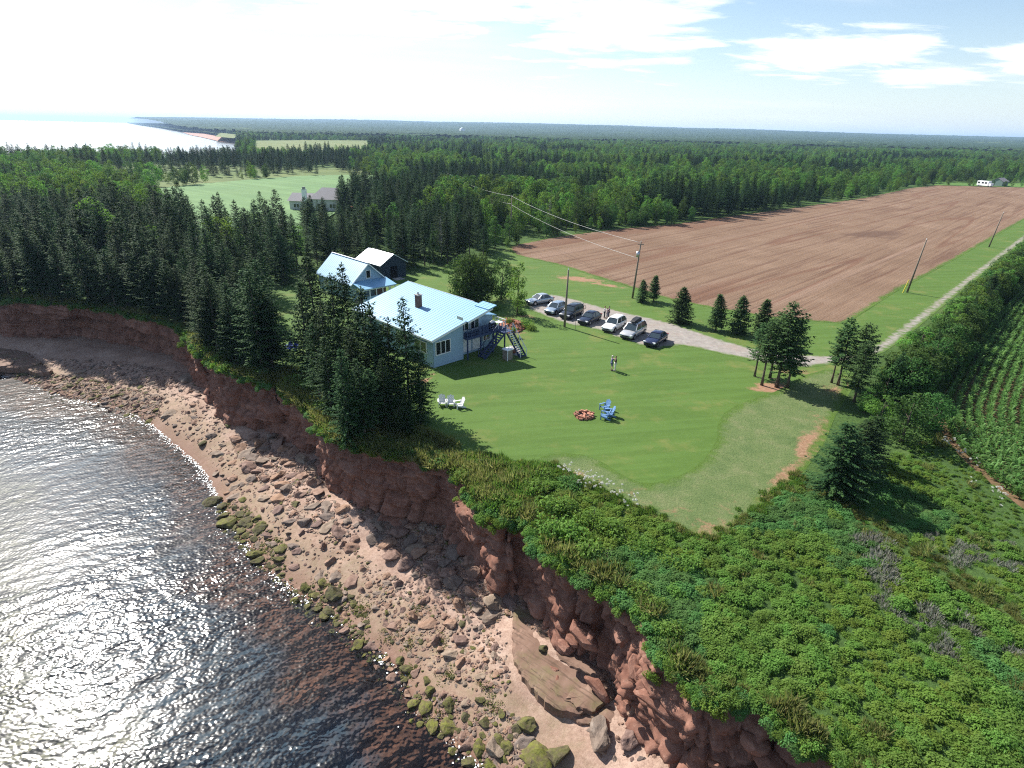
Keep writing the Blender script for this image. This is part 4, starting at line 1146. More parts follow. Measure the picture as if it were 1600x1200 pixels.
# ---- shrubs along the cliff top
shr_list = [(22, 452, 1.6, 0), (50, 455, 1.5, 2), (8, 470, 1.2, 1), (232, 486, 1.2, 0), (296, 500, 1.6, 0), (310, 512, 1.5, 2), (330, 545, 1.7, 0), (345, 556, 1.5, 2), (352, 572, 1.3, 0), (392, 570, 1.3, 2), (405, 580, 1.2, 0), (462, 596, 1.8, 2),
            (476, 606, 1.7, 0), (452, 586, 1.2, 0), (505, 634, 1.5, 0), (520, 640, 1.7, 2), (517, 656, 1.2, 1), (600, 690, 1.3, 1), (640, 702, 1.2, 1), (575, 684, 1.2, 0), (683, 712, 1.3, 1), (722, 740, 1.3, 0), (742, 724, 1.1, 0),
            (786, 778, 1.3, 0), (806, 790, 1.2, 2), (770, 745, .9, 0), (838, 760, 1.6, 2), (862, 790, 1.8, 0), (858, 824, 1.6, 0), (892, 828, 1.8, 2), (884, 790, 1.5, 2), (920, 856, 1.6, 0), (950, 870, 1.4, 1), (925, 810, 1.6, 0), (960, 826, 1.6, 2),
            (1000, 920, 1.2, 0), (1022, 940, 1.2, 2), (1046, 980, 1.2, 0), (985, 838, 1.3, 3), (1012, 850, 1.2, 0), (1050, 870, 1.3, 3), (1080, 876, 1.2, 0), (850, 742, 1.3, 0), (890, 752, 1.3, 1)]
spots = ["at the brink of the left cove", "on the headland beside the deep cleft", "on the brink by the shaded spruces", "on the cliff brink below the mown lawn", "on the brink above the near cliff face"]
for i, (px, py, s_, v) in enumerate(shr_list):
    x, y = at(px, py, .5)
    e = empty("shrub", (x, y, -.05), i * 1.9); e.scale = (s_ * .78, s_ * .78, s_ * .72)
    reg = 0 if px < 260 else 1 if px < 480 else 2 if px < 700 else 3 if px < 1000 and py < 800 else 4
    tag(e, "leafy green shrub " + spots[reg], "shrub", "shrubs " + spots[reg])
    link("stem", SHR[v][1], e); link("foliage", SHR[v][0], e)

# ---- ground cover: bramble and bayberry thicket, lupin stalks, tall grass
thick = np.vstack([coast_near[[i for i in range(len(coast_near)) if coast_near[i][1] < 39.5 and coast_near[i][1] > 14]], [(30, 10), (60, 6), (95, 30)], corn_edge[::-1][4:-14],
                   poly([(1440, 690), (1400, 712), (1330, 770), (1262, 745), (1200, 800), (1155, 832), (1110, 856), (1078, 850), (1018, 815), (936, 778), (855, 738), (820, 742)])])
clump_hosts = []
def host(name, me, loc, label, cat, s_=1.0):
    o = link(name, me, None, None, loc); o.scale = (s_,) * 3
    return tag(o, label, cat)
CL = [host("bramble_bush", shrub_mesh("bramble", 400, .55, .50, 1500, .095, M_SCRUB, 9, 2.4), (*at(1130, 930), 0), "bramble clump with bright leaves in the middle of the near thicket", "bush"),
      host("bayberry_bush", shrub_mesh("bayberry", 401, .55, .46, 1500, .095, M_SCRUB2, 9, 2.4), (*at(1290, 990), 0), "bluish green bayberry clump in the near thicket", "bush"),
      host("rose_bush", shrub_mesh("rosebush", 402, .48, .62, 1500, .09, M_SCRUB, 8, 2.2), (*at(1180, 1010), 0), "taller leafy rose clump in the near thicket", "bush"),
      host("yellowish_bush", shrub_mesh("yellowbush", 403, .42, .45, 1500, .09, M_YELL, 7, 2.4), (*at(1440, 1130), 0), "yellow-green clump near the bottom of the thicket", "bush")]
LU = host("lupin_clump", tuft_mesh("lupin", 410, 90, .7, .6, .07, M_LUPIN, .4), (*at(1372, 880), 0), "faded grey lupin clump in the meadow", "plant")
HG = host("grass_tuft", tuft_mesh("tallgrass", 411, 150, .75, .42, .05, M_HAY, .55), (*at(770, 735), 0), "tall dry grass tuft at the brink by the lawn corner", "grass tuft")
GG = host("green_grass_tuft", tuft_mesh("greengrass", 412, 150, .6, .42, .06, M_GRASSG, .5), (*at(470, 600), 0), "bright green grass tuft on the cleft headland", "grass tuft")
tp = dart(thick, .38, 60000, 7)
dcl = seg_dist(tp, coast_all)[0]; dsp, ssp = seg_dist(tp, scrub_path)
pn = fbm(tp[:, 0] / 5, tp[:, 1] / 5, 91, 4); pn2 = fbm(tp[:, 0] / 9, tp[:, 1] / 9, 97, 3)
lup_c = [(1362, 850, 2.0), (1385, 905, 1.8), (1400, 940, 2.0), (1430, 965, 2.0), (1480, 880, 1.5), (1500, 860, 1.5), (1540, 870, 1.5), (1510, 985, 1.6), (1560, 1010, 1.6), (1590, 890, 1.5), (1470, 1010, 1.2), (1375, 870, 1.5), (1445, 955, 1.4), (1580, 850, 1.2), (1460, 840, 1.0)]
lup = np.zeros(len(tp))
for (px, py, r_) in lup_c:
    c = at(px, py); lup = np.maximum(lup, np.exp(-((np.hypot(tp[:, 0] - c[0], tp[:, 1] - c[1]) / r_) ** 2)))
onpath = dsp < .75 + .5 * (pn - .5)
isl = (lup * rng.uniform(.4, 1.1, len(tp)) > .62) & ~onpath
idx = np.where(pn > .53, 0, 1); idx = np.where(pn2 > .60, 2, idx); idx = np.where((rng.random(len(tp)) < .04) | ((pn2 < .33) & (rng.random(len(tp)) < .4)), 3, idx)
sc_ = rng.uniform(.75, 1.35, len(tp)) * (.8 + .5 * fbm(tp[:, 0] / 3, tp[:, 1] / 3, 93, 3))
farx = np.clip((seg_dist(tp, corn_edge)[0]) / 5, .55, 1); sc_ *= farx
far_side = (ssp > 0) & (dsp < 30); sc_ = np.where(far_side, sc_ * .8, sc_)
hz_ = .85 * sc_ * rng.uniform(.7, 1.2, len(tp)) * np.clip(.5 + dcl / 4, .6, 1)
def tilt(n, a=.15): return np.stack([rng.normal(0, a, n), rng.normal(0, a, n), rng.uniform(0, 6.28, n)], 1)
mb_ = ~onpath & ~isl & (dcl > .3)
scz = np.stack([sc_, sc_, hz_], 1)
tag(scatter("thicket", np.c_[tp, np.full(len(tp), -.05)][mb_], scz[mb_], tilt(mb_.sum()), CL, 3, idx[mb_]), "dense low thicket of brambles and bayberry on the near meadow", kind='stuff')
ov, _ = resample(coast_near[coast_near[:, 1] < 39.0], .30)
ov = ov[ov[:, 1] > 12]; ov = np.repeat(ov, 3, 0)
ov2, _ = resample(np.vstack([left_ext[2:], coast_near[coast_near[:, 1] > 39.0]]), .42); ov2 = np.repeat(ov2, 2, 0); ov2 = ov2[(ov2[:, 0] < -14) | (rng.random(len(ov2)) < .35)]
ov = np.vstack([ov, ov2]); oo = np.abs(rng.normal(0, .24, len(ov)))
on_ = vnoise(ov[:, 0] / 3.0, ov[:, 1] / 3.0, 77); oo *= .4 + 1.3 * on_
ov = ov - np.array([.66, .72]) * oo[:, None] + rng.normal(0, .15, ov.shape)
tag(scatter("brink_thicket", np.c_[ov, -.15 - oo * .9], rng.uniform(.7, 1.25, len(ov)), tilt(len(ov), .35), CL, 33, rng.integers(0, 3, len(ov))), "bushy growth hanging over the near cliff brink", kind='stuff')
tag(scatter("lupin_stand", np.c_[tp, np.zeros(len(tp))][isl], sc_[isl] * .62, tilt(isl.sum(), .1), [LU], 4), "greyish patches of faded lupins in the meadow", kind='stuff')
# grass: path, verge of the thicket, hanging fringe along the whole brink
gp_ = tp[onpath] ; g2 = np.repeat(gp_, 3, 0) + rng.normal(0, .3, (len(gp_) * 3, 2))
fr_pts, _ = resample(coast_near, .16)
fr_pts = np.repeat(fr_pts, 3, 0); fn = np.zeros((len(fr_pts), 2))
fr_pts = fr_pts + np.array([.66, .72]) * np.abs(rng.normal(.1, .55, (len(fr_pts), 1))) + rng.normal(0, .12, fr_pts.shape)
sel = seg_dist(fr_pts, coast_all)
fr_pts = fr_pts[(sel[1] > 0) & (rng.random(len(fr_pts)) < np.where(fr_pts[:, 0] < -30, .25, np.where(fr_pts[:, 1] < 36, .15, .9)))]
edge_pts = []
for pl_ in (smooth_line([at(*p) for p in [(850, 726), (940, 772), (1020, 810), (1080, 846), (1112, 852), (1152, 828), (1192, 795), (1255, 742)]], 1),):
    q, _ = resample(pl_, .22); edge_pts.append(np.repeat(q, 3, 0) + rng.normal(0, .35, (len(q) * 3, 2)))
gz = poly([(716, 716), (760, 712), (800, 726), (850, 730), (850, 770), (800, 815), (745, 775)])
gzp = dart(gz, .26, 6000, 9); hd = poly([(443, 580), (470, 585), (500, 630), (480, 640), (446, 612)]); hdp = dart(hd, .26, 4000, 10)
shade = poly([(500, 650), (560, 650), (640, 665), (716, 700), (700, 735), (600, 712), (510, 680)]); shp = dart(shade, .45, 6000, 12)
tpg = tp[(rng.random(len(tp)) < .05) & (fbm(tp[:, 0] / 6, tp[:, 1] / 6, 111, 3) > .47)]
GP = np.vstack([g2, fr_pts, *edge_pts, gzp, hdp, shp, tpg])
gi_ = np.where(np.concatenate([rng.random(len(g2)) < .35, rng.random(len(fr_pts)) < .2, rng.random(sum(map(len, edge_pts))) < .7, rng.random(len(gzp)) < .72, rng.random(len(hdp)) < .15, rng.random(len(shp)) < .15, rng.random(len(tpg)) < .1]), 0, 1)
gs = np.concatenate([np.full(len(g2), .42), rng.uniform(.7, 1.2, len(fr_pts)), np.full(sum(map(len, edge_pts)), .55), rng.uniform(.8, 1.3, len(gzp)), rng.uniform(.9, 1.4, len(hdp)), rng.uniform(.7, 1.2, len(shp)), rng.uniform(.6, 1.1, len(tpg))]) * rng.uniform(.7, 1.3, len(GP))
tag(scatter("tall_grass", np.c_[GP, np.full(len(GP), -.03)], gs, tilt(len(GP), .25), [HG, GG], 5, gi_), "tall grass fringing the cliff brink and the meadow path", kind='stuff')
# short ragged turf on the unmown strip
# white flowers on the brink
wf = []
for (px, py, n, s_) in [(912, 756, 26, 1.0), (940, 766, 22, 1.0), (985, 792, 12, 1.0), (966, 778, 8, .8), (1500, 715, 5, .5), (1525, 733, 5, .5), (1478, 698, 12, .8), (1515, 764, 3, .5), (1562, 792, 4, .6), (886, 742, 20, .6), (1560, 775, 10, .5)]:
    c = np.array(at(px, py)); wf.append(c + rng.normal(0, .55 * s_, (n, 2)))
wf = np.vstack(wf)
WF = host("white_flower_head", shrub_mesh("blossom", 420, .16, .14, 900, .075, M_WHITEF, 4), (*at(925, 758), .75), "white flower head on the brink below the lawn", "flower")
tag(scatter("white_flowers", np.c_[wf, rng.uniform(.45, .85, len(wf))], rng.uniform(.4, .8, len(wf)), tilt(len(wf), .3), [WF], 7), "white flowers dotted over the brink and the meadow", kind='stuff')

# ---- corn: rows that follow the curved field edge
def corn_mesh(seed, h):
    r = np.random.default_rng(seed); n = 14
    z = np.linspace(.12, h * .8, n); a = np.arange(n) * 3.14 + r.normal(0, .5, n) + r.uniform(0, 6)
    B = np.stack([np.zeros(n), np.zeros(n), z], 1)
    D = np.stack([np.cos(a), np.sin(a), r.uniform(.7, 1.5, n)], 1)
    N = np.stack([-np.cos(a) * .5, -np.sin(a) * .5, np.ones(n)], 1)
    V, F = kites(B, D, N, r.uniform(.42, .62, n), np.full(n, .13), .45)
    return np_mesh("corn_leaves_mesh", V, F, M_CORN, attrs={'tone': np.repeat(np.clip(r.uniform(.2, .9, n), 0, 1), 4)})
CN = [host("corn_plant", corn_mesh(430 + k, .95), (*at(px, py), 0), lb, "corn plant") for k, (px, py, lb) in enumerate([(1512, 716, "corn plant at the near corner of the corn field"), (1545, 748, "corn plant on the field edge by the red strip"), (1580, 776, "corn plant on the field edge near the picture's right border")])]
ce, ct = resample(corn_edge, .2)
tg = np.gradient(ce, axis=0); tg /= np.linalg.norm(tg, axis=1)[:, None]
nn_ = np.stack([-tg[:, 1], tg[:, 0]], 1)
for _ in range(30): nn_[1:-1] = (nn_[:-2] + nn_[1:-1] * 2 + nn_[2:]) / 4
nn_ /= np.linalg.norm(nn_, axis=1)[:, None]
cor = []
for k in range(56):
    off = .6 + k * .86
    L = ce + nn_ * off
    dd, _ = seg_dist(L, corn_edge[::3]); L = L[dd > off - .12]
    if len(L) < 4: continue
    q, _ = resample(L, .24)
    jump = np.hypot(*np.diff(q, axis=0).T)
    cor.append(q + rng.normal(0, .05, q.shape))
cor = np.vstack(cor); cor = cor[(np.abs(cor[:, 0]) < 130) & (cor[:, 1] > 8) & (cor[:, 1] < 150)]
cor = cor[inside(cor, cornfield)]
csz = 1.16 * rng.uniform(.8, 1.2, len(cor)) * (.8 + .4 * fbm(cor[:, 0] / 12, cor[:, 1] / 12, 19, 3))
tag(scatter("corn_rows", np.c_[cor, np.zeros(len(cor))], csz, tilt(len(cor), .08), CN, 8), "curving rows of young green corn", kind='stuff')
# ------------------------------------------------------------------ buildings
M_ROOFB = simple("blue_painted_steel_roof", (.20, .385, .56), .42, .05, .5, .4)
M_ROOFW = simple("pale_steel_roof", (.52, .56, .63), .38, .06, 1, .4)
M_WALLB = simple("pale_blue_siding", (.30, .43, .54), .7, .05, 2, .25)
M_CREAM = simple("cream_siding", (.55, .50, .36), .7, .06, 2, .25)
M_WHITE = simple("white_trim_paint", (.78, .79, .80), .5, .04, 3)
M_NAVY = simple("dark_blue_deck_stain", (.035, .055, .13), .6, .15, 4)
M_BARN = simple("dark_blue_boards", (.014, .028, .05), .75, .2, 3)
M_DARK = simple("dark_interior", (.012, .012, .014), .8, .2, 3)
M_BRICKC = simple("brown_chimney_brick", (.16, .085, .065), .85, .3, 9, .2, bump=.4)
M_WOOD = simple("weathered_planks", (.25, .215, .18), .8, .25, 7, bump=.3)
M_GREYR = simple("grey_shingle_roof", (.235, .225, .235), .85, .15, 3, bump=.3)
M_CONC = simple("grey_concrete", (.30, .29, .28), .85, .12, 4)
M_METAL = simple("galvanised_metal", (.5, .5, .52), .35, .1, 6, metal=.8)
def glass(name, c=(.012, .016, .02)):
    s = NT(name)
    return s.done(s.pbr(c, .06, None, .8))
M_GLASS = glass("window_glass")
M_GLASSG = glass("green_tinted_glass", (.03, .06, .035))

def window(parent, plane, a0, a1, z0, z1, at_, npane=2, sign=-1, mat=None, th=.12):
    """window in a wall; plane 'y' = wall at y=at_ facing sign; a = x (or y) extent"""
    fr = MB(); f = .09
    def bx(a, b, c, d, off, t):
        ca, cz = (a + b) / 2, (c + d) / 2
        if plane == 'y': return ((ca, at_ + sign * off, cz), (b - a, t, d - c))
        return ((at_ + sign * off, ca, cz), (t, b - a, d - c))
    fr.box(*bx(a0 - f, a1 + f, z1, z1 + f, th / 2 + .002, th)); fr.box(*bx(a0 - f, a1 + f, z0 - f, z0, th / 2 + .002, th))
    fr.box(*bx(a0 - f, a0, z0, z1, th / 2 + .002, th)); fr.box(*bx(a1, a1 + f, z0, z1, th / 2 + .002, th))
    wdt = (a1 - a0) / npane
    for k in range(1, npane): fr.box(*bx(a0 + k * wdt - .045, a0 + k * wdt + .045, z0, z1, th / 2 - .005, th - .01))
    o = fr.obj("window", M_WHITE, parent)
    for k in range(npane):
        MB().box(*bx(a0 + k * wdt + .03, a0 + (k + 1) * wdt - .03, z0 + .01, z1 - .01, .048, .03)).obj("pane", mat if (mat and k == npane - 1) else M_GLASS, o)
    return o
def prism(mb, pts2, y0, y1):
    n = len(pts2)
    mb.add([(x, y0, z) for x, z in pts2] + [(x, y1, z) for x, z in pts2], [tuple(range(n)), tuple(range(2 * n - 1, n - 1, -1))] + [(i, i + n, (i + 1) % n + n, (i + 1) % n) for i in range(n)])
    return mb
def slope_roof(parent, x0, z0, x1, z1, y0, y1, mat, th=.10, rib=.5, name="roof"):
    m_ = MB(); prism(m_, [(x0, z0), (x1, z1), (x1, z1 + th), (x0, z0 + th)], y0, y1)
    L = y1 - y0; n = int(L / rib)
    for k in range(n + 1):
        y = y0 + .03 + k * (L - .06) / n
        prism(m_, [(x0, z0 + th + .001), (x1, z1 + th + .001), (x1, z1 + th + .02), (x0, z0 + th + .02)], y - .02, y + .02)
    return m_.obj(name, mat, parent)
def siding(parent, plane, a0, a1, z0, zf, at_, sign, mat, step=.28):
    """clapboard laps over a wall: thin tilted boards, joined as one mass"""
    m_ = MB(); z = z0
    while True:
        top = min(zf(a0), zf(a1))
        if z + step > max(zf(a0), zf(a1)): break
        aa0, aa1 = a0, a1
        if z + step > top and zf(a1) != zf(a0):
            t = (z + step - zf(a0)) / (zf(a1) - zf(a0)); c = a0 + t * (a1 - a0)
            if zf(a1) > zf(a0): aa0 = c
            else: aa1 = c
        if plane == 'y': m_.add([(aa0, at_ + sign * .035, z), (aa1, at_ + sign * .035, z), (aa1, at_ + sign * .006, z + step), (aa0, at_ + sign * .006, z + step), (aa0, at_, z), (aa1, at_, z)], [(0, 1, 2, 3), (4, 5, 1, 0)])
        else: m_.add([(at_ + sign * .035, aa0, z), (at_ + sign * .035, aa1, z), (at_ + sign * .006, aa1, z + step), (at_ + sign * .006, aa0, z + step), (at_, aa0, z), (at_, aa1, z)], [(0, 1, 2, 3), (4, 5, 1, 0)])
        z += step
    o = m_.obj("siding", mat, parent); o['kind'] = 'stuff'; return o

# main house: local x runs up the slope (away from the sea), local y along the eave
H = empty("house", (-8.9, 62.3, 0), R(45))
tag(H, "long blue-roofed house with a brick chimney, its end wall and dark deck facing the lawn", "house")
rz = lambda x: 3.45 + .255 * x
wb = MB()
prism(wb, [(0, -.3), (4.4, -.3), (4.4, rz(4.4)), (0, rz(0))], 0, 16)
prism(wb, [(4.402, -.3), (8.3, -.3), (8.3, rz(8.3)), (4.402, rz(4.402))], 1.1, 16)
wb.obj("wall", M_WALLB, H)
siding(H, 'y', 0.02, 4.38, .05, rz, 0, -1, M_WALLB); siding(H, 'x', 0, 16, .05, lambda a: 3.45, 0, -1, M_WALLB); siding(H, 'y', 4.45, 8.28, 2.6, rz, 1.1, -1, M_WALLB)
MB().box((4.405, .56, 2.55), (.02, 1.08, 5.0)).obj("side_wall", M_CREAM, H)["label"] = "cream coloured strip of wall in the recess"
rf = slope_roof(H, -.45, rz(-.45) + .02, 4.5, rz(4.5) + .02, -.42, 16.4, M_ROOFB)
slope_roof(H, 4.502, rz(4.502) + .02, 8.35, rz(8.35) + .02, -.75, 16.4, M_ROOFB)
slope_roof(H, 7.6, rz(7.6) + .14, 8.9, rz(8.9) + .10, -.85, 1.6, M_ROOFB)
tr_ = MB(); prism(tr_, [(-.47, rz(-.47) - .12), (4.5, rz(4.5) - .12), (4.5, rz(4.5) + .10), (-.47, rz(-.47) + .10)], -.46, -.425)
prism(tr_, [(4.504, rz(4.5) - .12), (8.37, rz(8.37) - .12), (8.37, rz(8.37) + .10), (4.504, rz(4.5) + .10)], -.79, -.755)
tr_.box((-.47, 8, rz(-.47) + .0), (.04, 16.8, .2)); tr_.box((8.38, 9.5, rz(8.38) + .06), (.05, 13.8, .22))
tr_.obj("fascia", M_WHITE, H)
cb = MB().box((4.15, 8.2, rz(4.15) + .75), (.62, .62, 1.7)); ch = cb.obj("chimney", M_BRICKC, H)
MB().box((4.15, 8.2, rz(4.15) + 1.65), (.76, .76, .10)).obj("chimney_cap", M_CONC, ch); MB().tube([(4.15, 8.2, rz(4.15) + 1.7), (4.15, 8.2, rz(4.15) + 2.0)], .13, 8).obj("flue", M_METAL, ch)
window(H, 'y', .35, 2.35, 1.5, 2.95, 0, 3)
for k in range(3): window(H, 'x', 1.2 + k * 3.6, 3.4 + k * 3.6, 1.5, 2.7, 0, 2)
window(H, 'y', 4.85, 6.05, 3.05, 4.2, 1.1, 2, mat=M_GLASSG); window(H, 'y', 6.45, 7.65, 3.0, 4.55, 1.1, 2, mat=M_GLASSG)
for (a, b) in ((5.1, 6.5), (6.75, 8.0)): MB().box(((a + b) / 2, 1.08, 1.25), (b - a, .05, 1.9)).obj("door_panel", M_WHITE, H)
d_ = MB().box((4.62, 1.07, 1.15), (.30, .06, 2.1)).obj("door", M_NAVY, H); MB().box((4.72, 1.02, 1.1), (.03, .05, .1)).obj("handle", M_METAL, d_)
# rear porch block with its own low roof
pb = MB(); prism(pb, [(8.302, -.3), (10.3, -.3), (10.3, 3.9), (8.302, 4.3)], 1.4, 7.5); pb.obj("porch_wall", M_WALLB, H)
pr = slope_roof(H, 8.31, 4.36, 10.7, 3.88, 1.1, 7.8, M_ROOFB, name="porch_roof")
window(H, 'y', 8.75, 9.75, 1.0, 2.0, 1.4, 2)
# deck with posts, rails and two flights of steps
dk = empty("deck"); dk.parent = H
mb_ = MB()
for k in range(10): mb_.box((7.55, -.62 + k * .175, 2.72), (6.25, .155, .05))
mb_.box((7.55, -.68, 2.6), (6.3, .05, .26)); mb_.box((10.66, .2, 2.6), (.05, 1.75, .26)); mb_.box((4.44, .2, 2.6), (.05, 1.7, .26)); mb_.obj("decking", M_NAVY, dk)
for x, y in ((4.55, -.58), (6.6, -.58), (8.6, -.58), (10.55, -.58), (10.55, .95)): MB().box((x, y, 1.2), (.14, .14, 2.9)).obj("post", M_NAVY, dk)
rl = MB()
for z in (3.72, 3.35, 3.05): rl.bar((4.5, -.6, z), (8.7, -.6, z), .06, .06); rl.bar((4.5, -.6, z), (4.5, 1.0, z), .06, .06)
for k in range(8): rl.bar((4.5 + k * .6, -.6, 2.75), (4.5 + k * .6, -.6, 3.74), .07, .07)
rl.obj("railing", M_NAVY, dk)
MB().box((7.1, -.52, 3.25), (1.55, .06, .95)).obj("solid_panel", M_NAVY, dk)
rw = MB()
for z in (3.75, 3.4): rw.bar((10.6, -.6, z), (10.6, 1.3, z), .07, .07)
for k in range(4): rw.bar((10.6, -.6 + k * .62, 2.75), (10.6, -.6 + k * .62, 3.78), .06, .06)
rw.obj("railing", M_WHITE, dk)["label"] = "white railing along the outer end of the deck"
def flight(x0, y0, x1, y1, ztop, wd_, mat, railmat, n=12, name="steps"):
    e = MB(); dx, dy = x1 - x0, y1 - y0; L = math.hypot(dx, dy); ux, uy = dx / L, dy / L; px_, py_ = -uy, ux
    for k in range(n):
        t = (k + .5) / n
        e.box((x0 + dx * t, y0 + dy * t, ztop * (1 - (k + 1) / (n + 1))), (L / n + .03 if abs(ux) > .5 else wd_, wd_ if abs(ux) > .5 else L / n + .03, .05))
    for s_ in (-1, 1):
        o_ = s_ * (wd_ / 2 + .03)
        e.bar((x0 + px_ * o_, y0 + py_ * o_, ztop - .1), (x1 + px_ * o_, y1 + py_ * o_, 0), .05, .24)
    st = e.obj(name, mat, dk)
    r_ = MB()
    for s_ in (-1, 1):
        o_ = s_ * (wd_ / 2 + .03)
        r_.bar((x0 + px_ * o_, y0 + py_ * o_, ztop + .95), (x1 + px_ * o_, y1 + py_ * o_, .95), .06, .06)
        for k in range(5):
            t = k / 4; r_.bar((x0 + dx * t + px_ * o_, y0 + dy * t + py_ * o_, ztop * (1 - t)), (x0 + dx * t + px_ * o_, y0 + dy * t + py_ * o_, ztop * (1 - t) + .97), .06, .06)
    r_.obj("handrail", railmat, st)
flight(9.5, -1.25, 6.1, -1.25, 2.65, 1.0, M_NAVY, M_NAVY)
flight(10.1, -1.9, 10.1, -4.3, 2.65, .95, M_NAVY, M_WHITE)
MB().box((9.9, -1.27, 2.6), (1.4, 1.2, .1)).obj("landing", M_NAVY, dk)
gr_ = MB().box((9.1, .1, 3.1), (.75, .55, .7)); tag(gr_.obj("barbecue", M_DARK), "dark covered barbecue standing on the deck beside the window", "barbecue")
bq = bpy.data.objects["barbecue"]; bq.matrix_world = H.matrix_basis.copy()
MB().tube([(8.78, .1, 3.47), (9.1, .1, 3.62), (9.42, .1, 3.47)], .2, 8).obj("lid", M_METAL, bq)
dt = tag(empty("deck_table", tuple(H.matrix_basis @ Vector((9.95, -.1, 2.75))), R(45)), "small white table on the outer end of the deck", "table")
MB().box((0, 0, .7), (.8, .8, .05)).obj("tabletop", M_WHITE, dt)
for x in (-.33, .33):
    for y in (-.33, .33): MB().bar((x, y, 0), (x, y, .7), .05, .05).obj("leg", M_WHITE, dt)
bx_, by_ = at(793, 561)
bn = tag(empty("storage_box", (bx_, by_, 0), R(45)), "grey wooden box with a white lid at the foot of the deck steps", "box")
MB().box((0, 0, .6), (.85, .85, 1.2)).obj("body", M_WOOD, bn); MB().box((0, 0, 1.26), (1.0, 1.0, .1)).obj("lid", M_WHITE, bn); MB().box((-.47, -.47, .62), (.08, .08, 1.24)).obj("corner_post", M_WHITE, bn)
cdt_sheet("paving", poly([(796, 540), (806, 541), (814, 549), (808, 556), (796, 553)]), .014, M_CONC)
pt = tag(MB().tube([(*at(803, 552), .05), (*at(803, 552), .25), (*at(803, 552), .45)], [.18, .28, .3], 10).obj("flower_pot", simple("terracotta", (.30, .12, .07), .8)), "terracotta pot on the paving beside the white-lidded box", "flower pot")
# hedge-like dark bush behind the house by the rock bed
# second house
H2 = empty("house", (-22.8, 91.2, 0), R(45)); tag(H2, "smaller house with a steep blue gable roof and white screened porch behind the spruces", "house")
g = lambda x: 2.9 + (2.9 - abs(x)) * .90
wb = MB(); prism(wb, [(-2.9, -.2), (2.9, -.2), (2.9, 2.9), (0, 5.5), (-2.9, 2.9)], 0, 10.5); wb.obj("wall", M_WALLB, H2)
siding(H2, 'y', -2.88, 0, .05, lambda a: 2.9 + (2.9 - abs(a)) * .897, 0, -1, M_WALLB); siding(H2, 'y', 0, 2.88, .05, lambda a: 2.9 + (2.9 - abs(a)) * .897, 0, -1, M_WALLB)
slope_roof(H2, -3.35, 2.52, 0, 5.55, -.35, 10.8, M_ROOFB); slope_roof(H2, .004, 5.55, 3.35, 2.52, -.35, 10.8, M_ROOFB)
t_ = MB(); 
for s_ in (-1, 1): prism(t_, [(s_ * 3.36, 2.42), (0, 5.46), (0, 5.66), (s_ * 3.36, 2.64)][::s_], -.39, -.355)
t_.box((0, 5.2, 5.70), (.3, 11.1, .06)); t_.obj("fascia", M_WHITE, H2)
window(H2, 'y', -.35, .35, 3.35, 4.5, 0, 1); 
for k in range(3): window(H2, 'x', 1.5 + 3 * k, 2.6 + 3 * k, 1.1, 2.2, -2.9, 2)
po = empty("porch"); po.parent = H2
MB().box((.1, -1.5, .12), (5.9, 2.9, .24)).obj("floor", M_WOOD, po)
prm = MB(); prm.add([(-3.0, 0, 2.95), (3.2, 0, 2.95), (3.2, -3.0, 2.35), (-3.0, -3.0, 2.35), (-3.0, 0, 3.05), (3.2, 0, 3.05), (3.2, -3.0, 2.45), (-3.0, -3.0, 2.45)], [(3, 2, 1, 0), (4, 5, 6, 7), (0, 1, 5, 4), (1, 2, 6, 5), (2, 3, 7, 6), (3, 0, 4, 7)]); prm.obj("roof", M_ROOFB, po)
for k in range(6): MB().box((-2.75 + k * 1.15, -2.85, 1.28), (.12, .12, 2.1)).obj("post", M_WHITE, po)
for s_ in (-1.4,): MB().box((3.0, s_, 1.28), (.12, .12, 2.3)).obj("post", M_WHITE, po)
MB().box((.1, -2.86, .75), (5.7, .05, .95)).obj("lower_panel", M_WALLB, po); MB().box((.1, -2.8, 2.26), (5.8, .08, .18)).obj("beam", M_WHITE, po)
MB().box((.6, -2.3, 1.2), (2.0, .06, 1.9)).obj("brown_screen", simple("brown_wood_panel", (.13, .07, .05), .8, .2, 5), po)
# barn
B = empty("barn", (-21.6, 105.2, 0), R(45)); tag(B, "dark blue shed with a pale metal roof and open doorway behind the second house", "shed")
wb = MB()
prism(wb, [(-2.6, -.2), (-.75, -.2), (-.75, 2.2), (.75, 2.2), (.75, -.2), (2.6, -.2), (2.6, 2.7), (0, 4.25), (-2.6, 2.7)], 0, .12)
wb.box((-2.55, 3.86, 1.25), (.1, 7.45, 2.9)); wb.box((2.55, 3.86, 1.25), (.1, 7.45, 2.9)); prism(wb, [(-2.6, -.2), (2.6, -.2), (2.6, 2.7), (0, 4.25), (-2.6, 2.7)], 7.6, 7.7)
wb.obj("wall", M_BARN, B); MB().box((0, 3.9, .02), (4.9, 7.3, .06)).obj("floor", M_DARK, B)
slope_roof(B, -2.95, 2.56, 0, 4.30, -.3, 8.0, M_ROOFW); slope_roof(B, .004, 4.30, 2.95, 2.56, -.3, 8.0, M_ROOFW)
dr = MB().box((-1.25, -.05, 1.1), (.95, .05, 2.1)).obj("door", M_BARN, B); MB().box((-.85, -.1, 1.1), (.04, .06, .2)).obj("handle", M_METAL, dr)
MB().box((.2, -1.0, .08), (1.8, 1.6, .1)).obj("threshold", M_CONC, B)
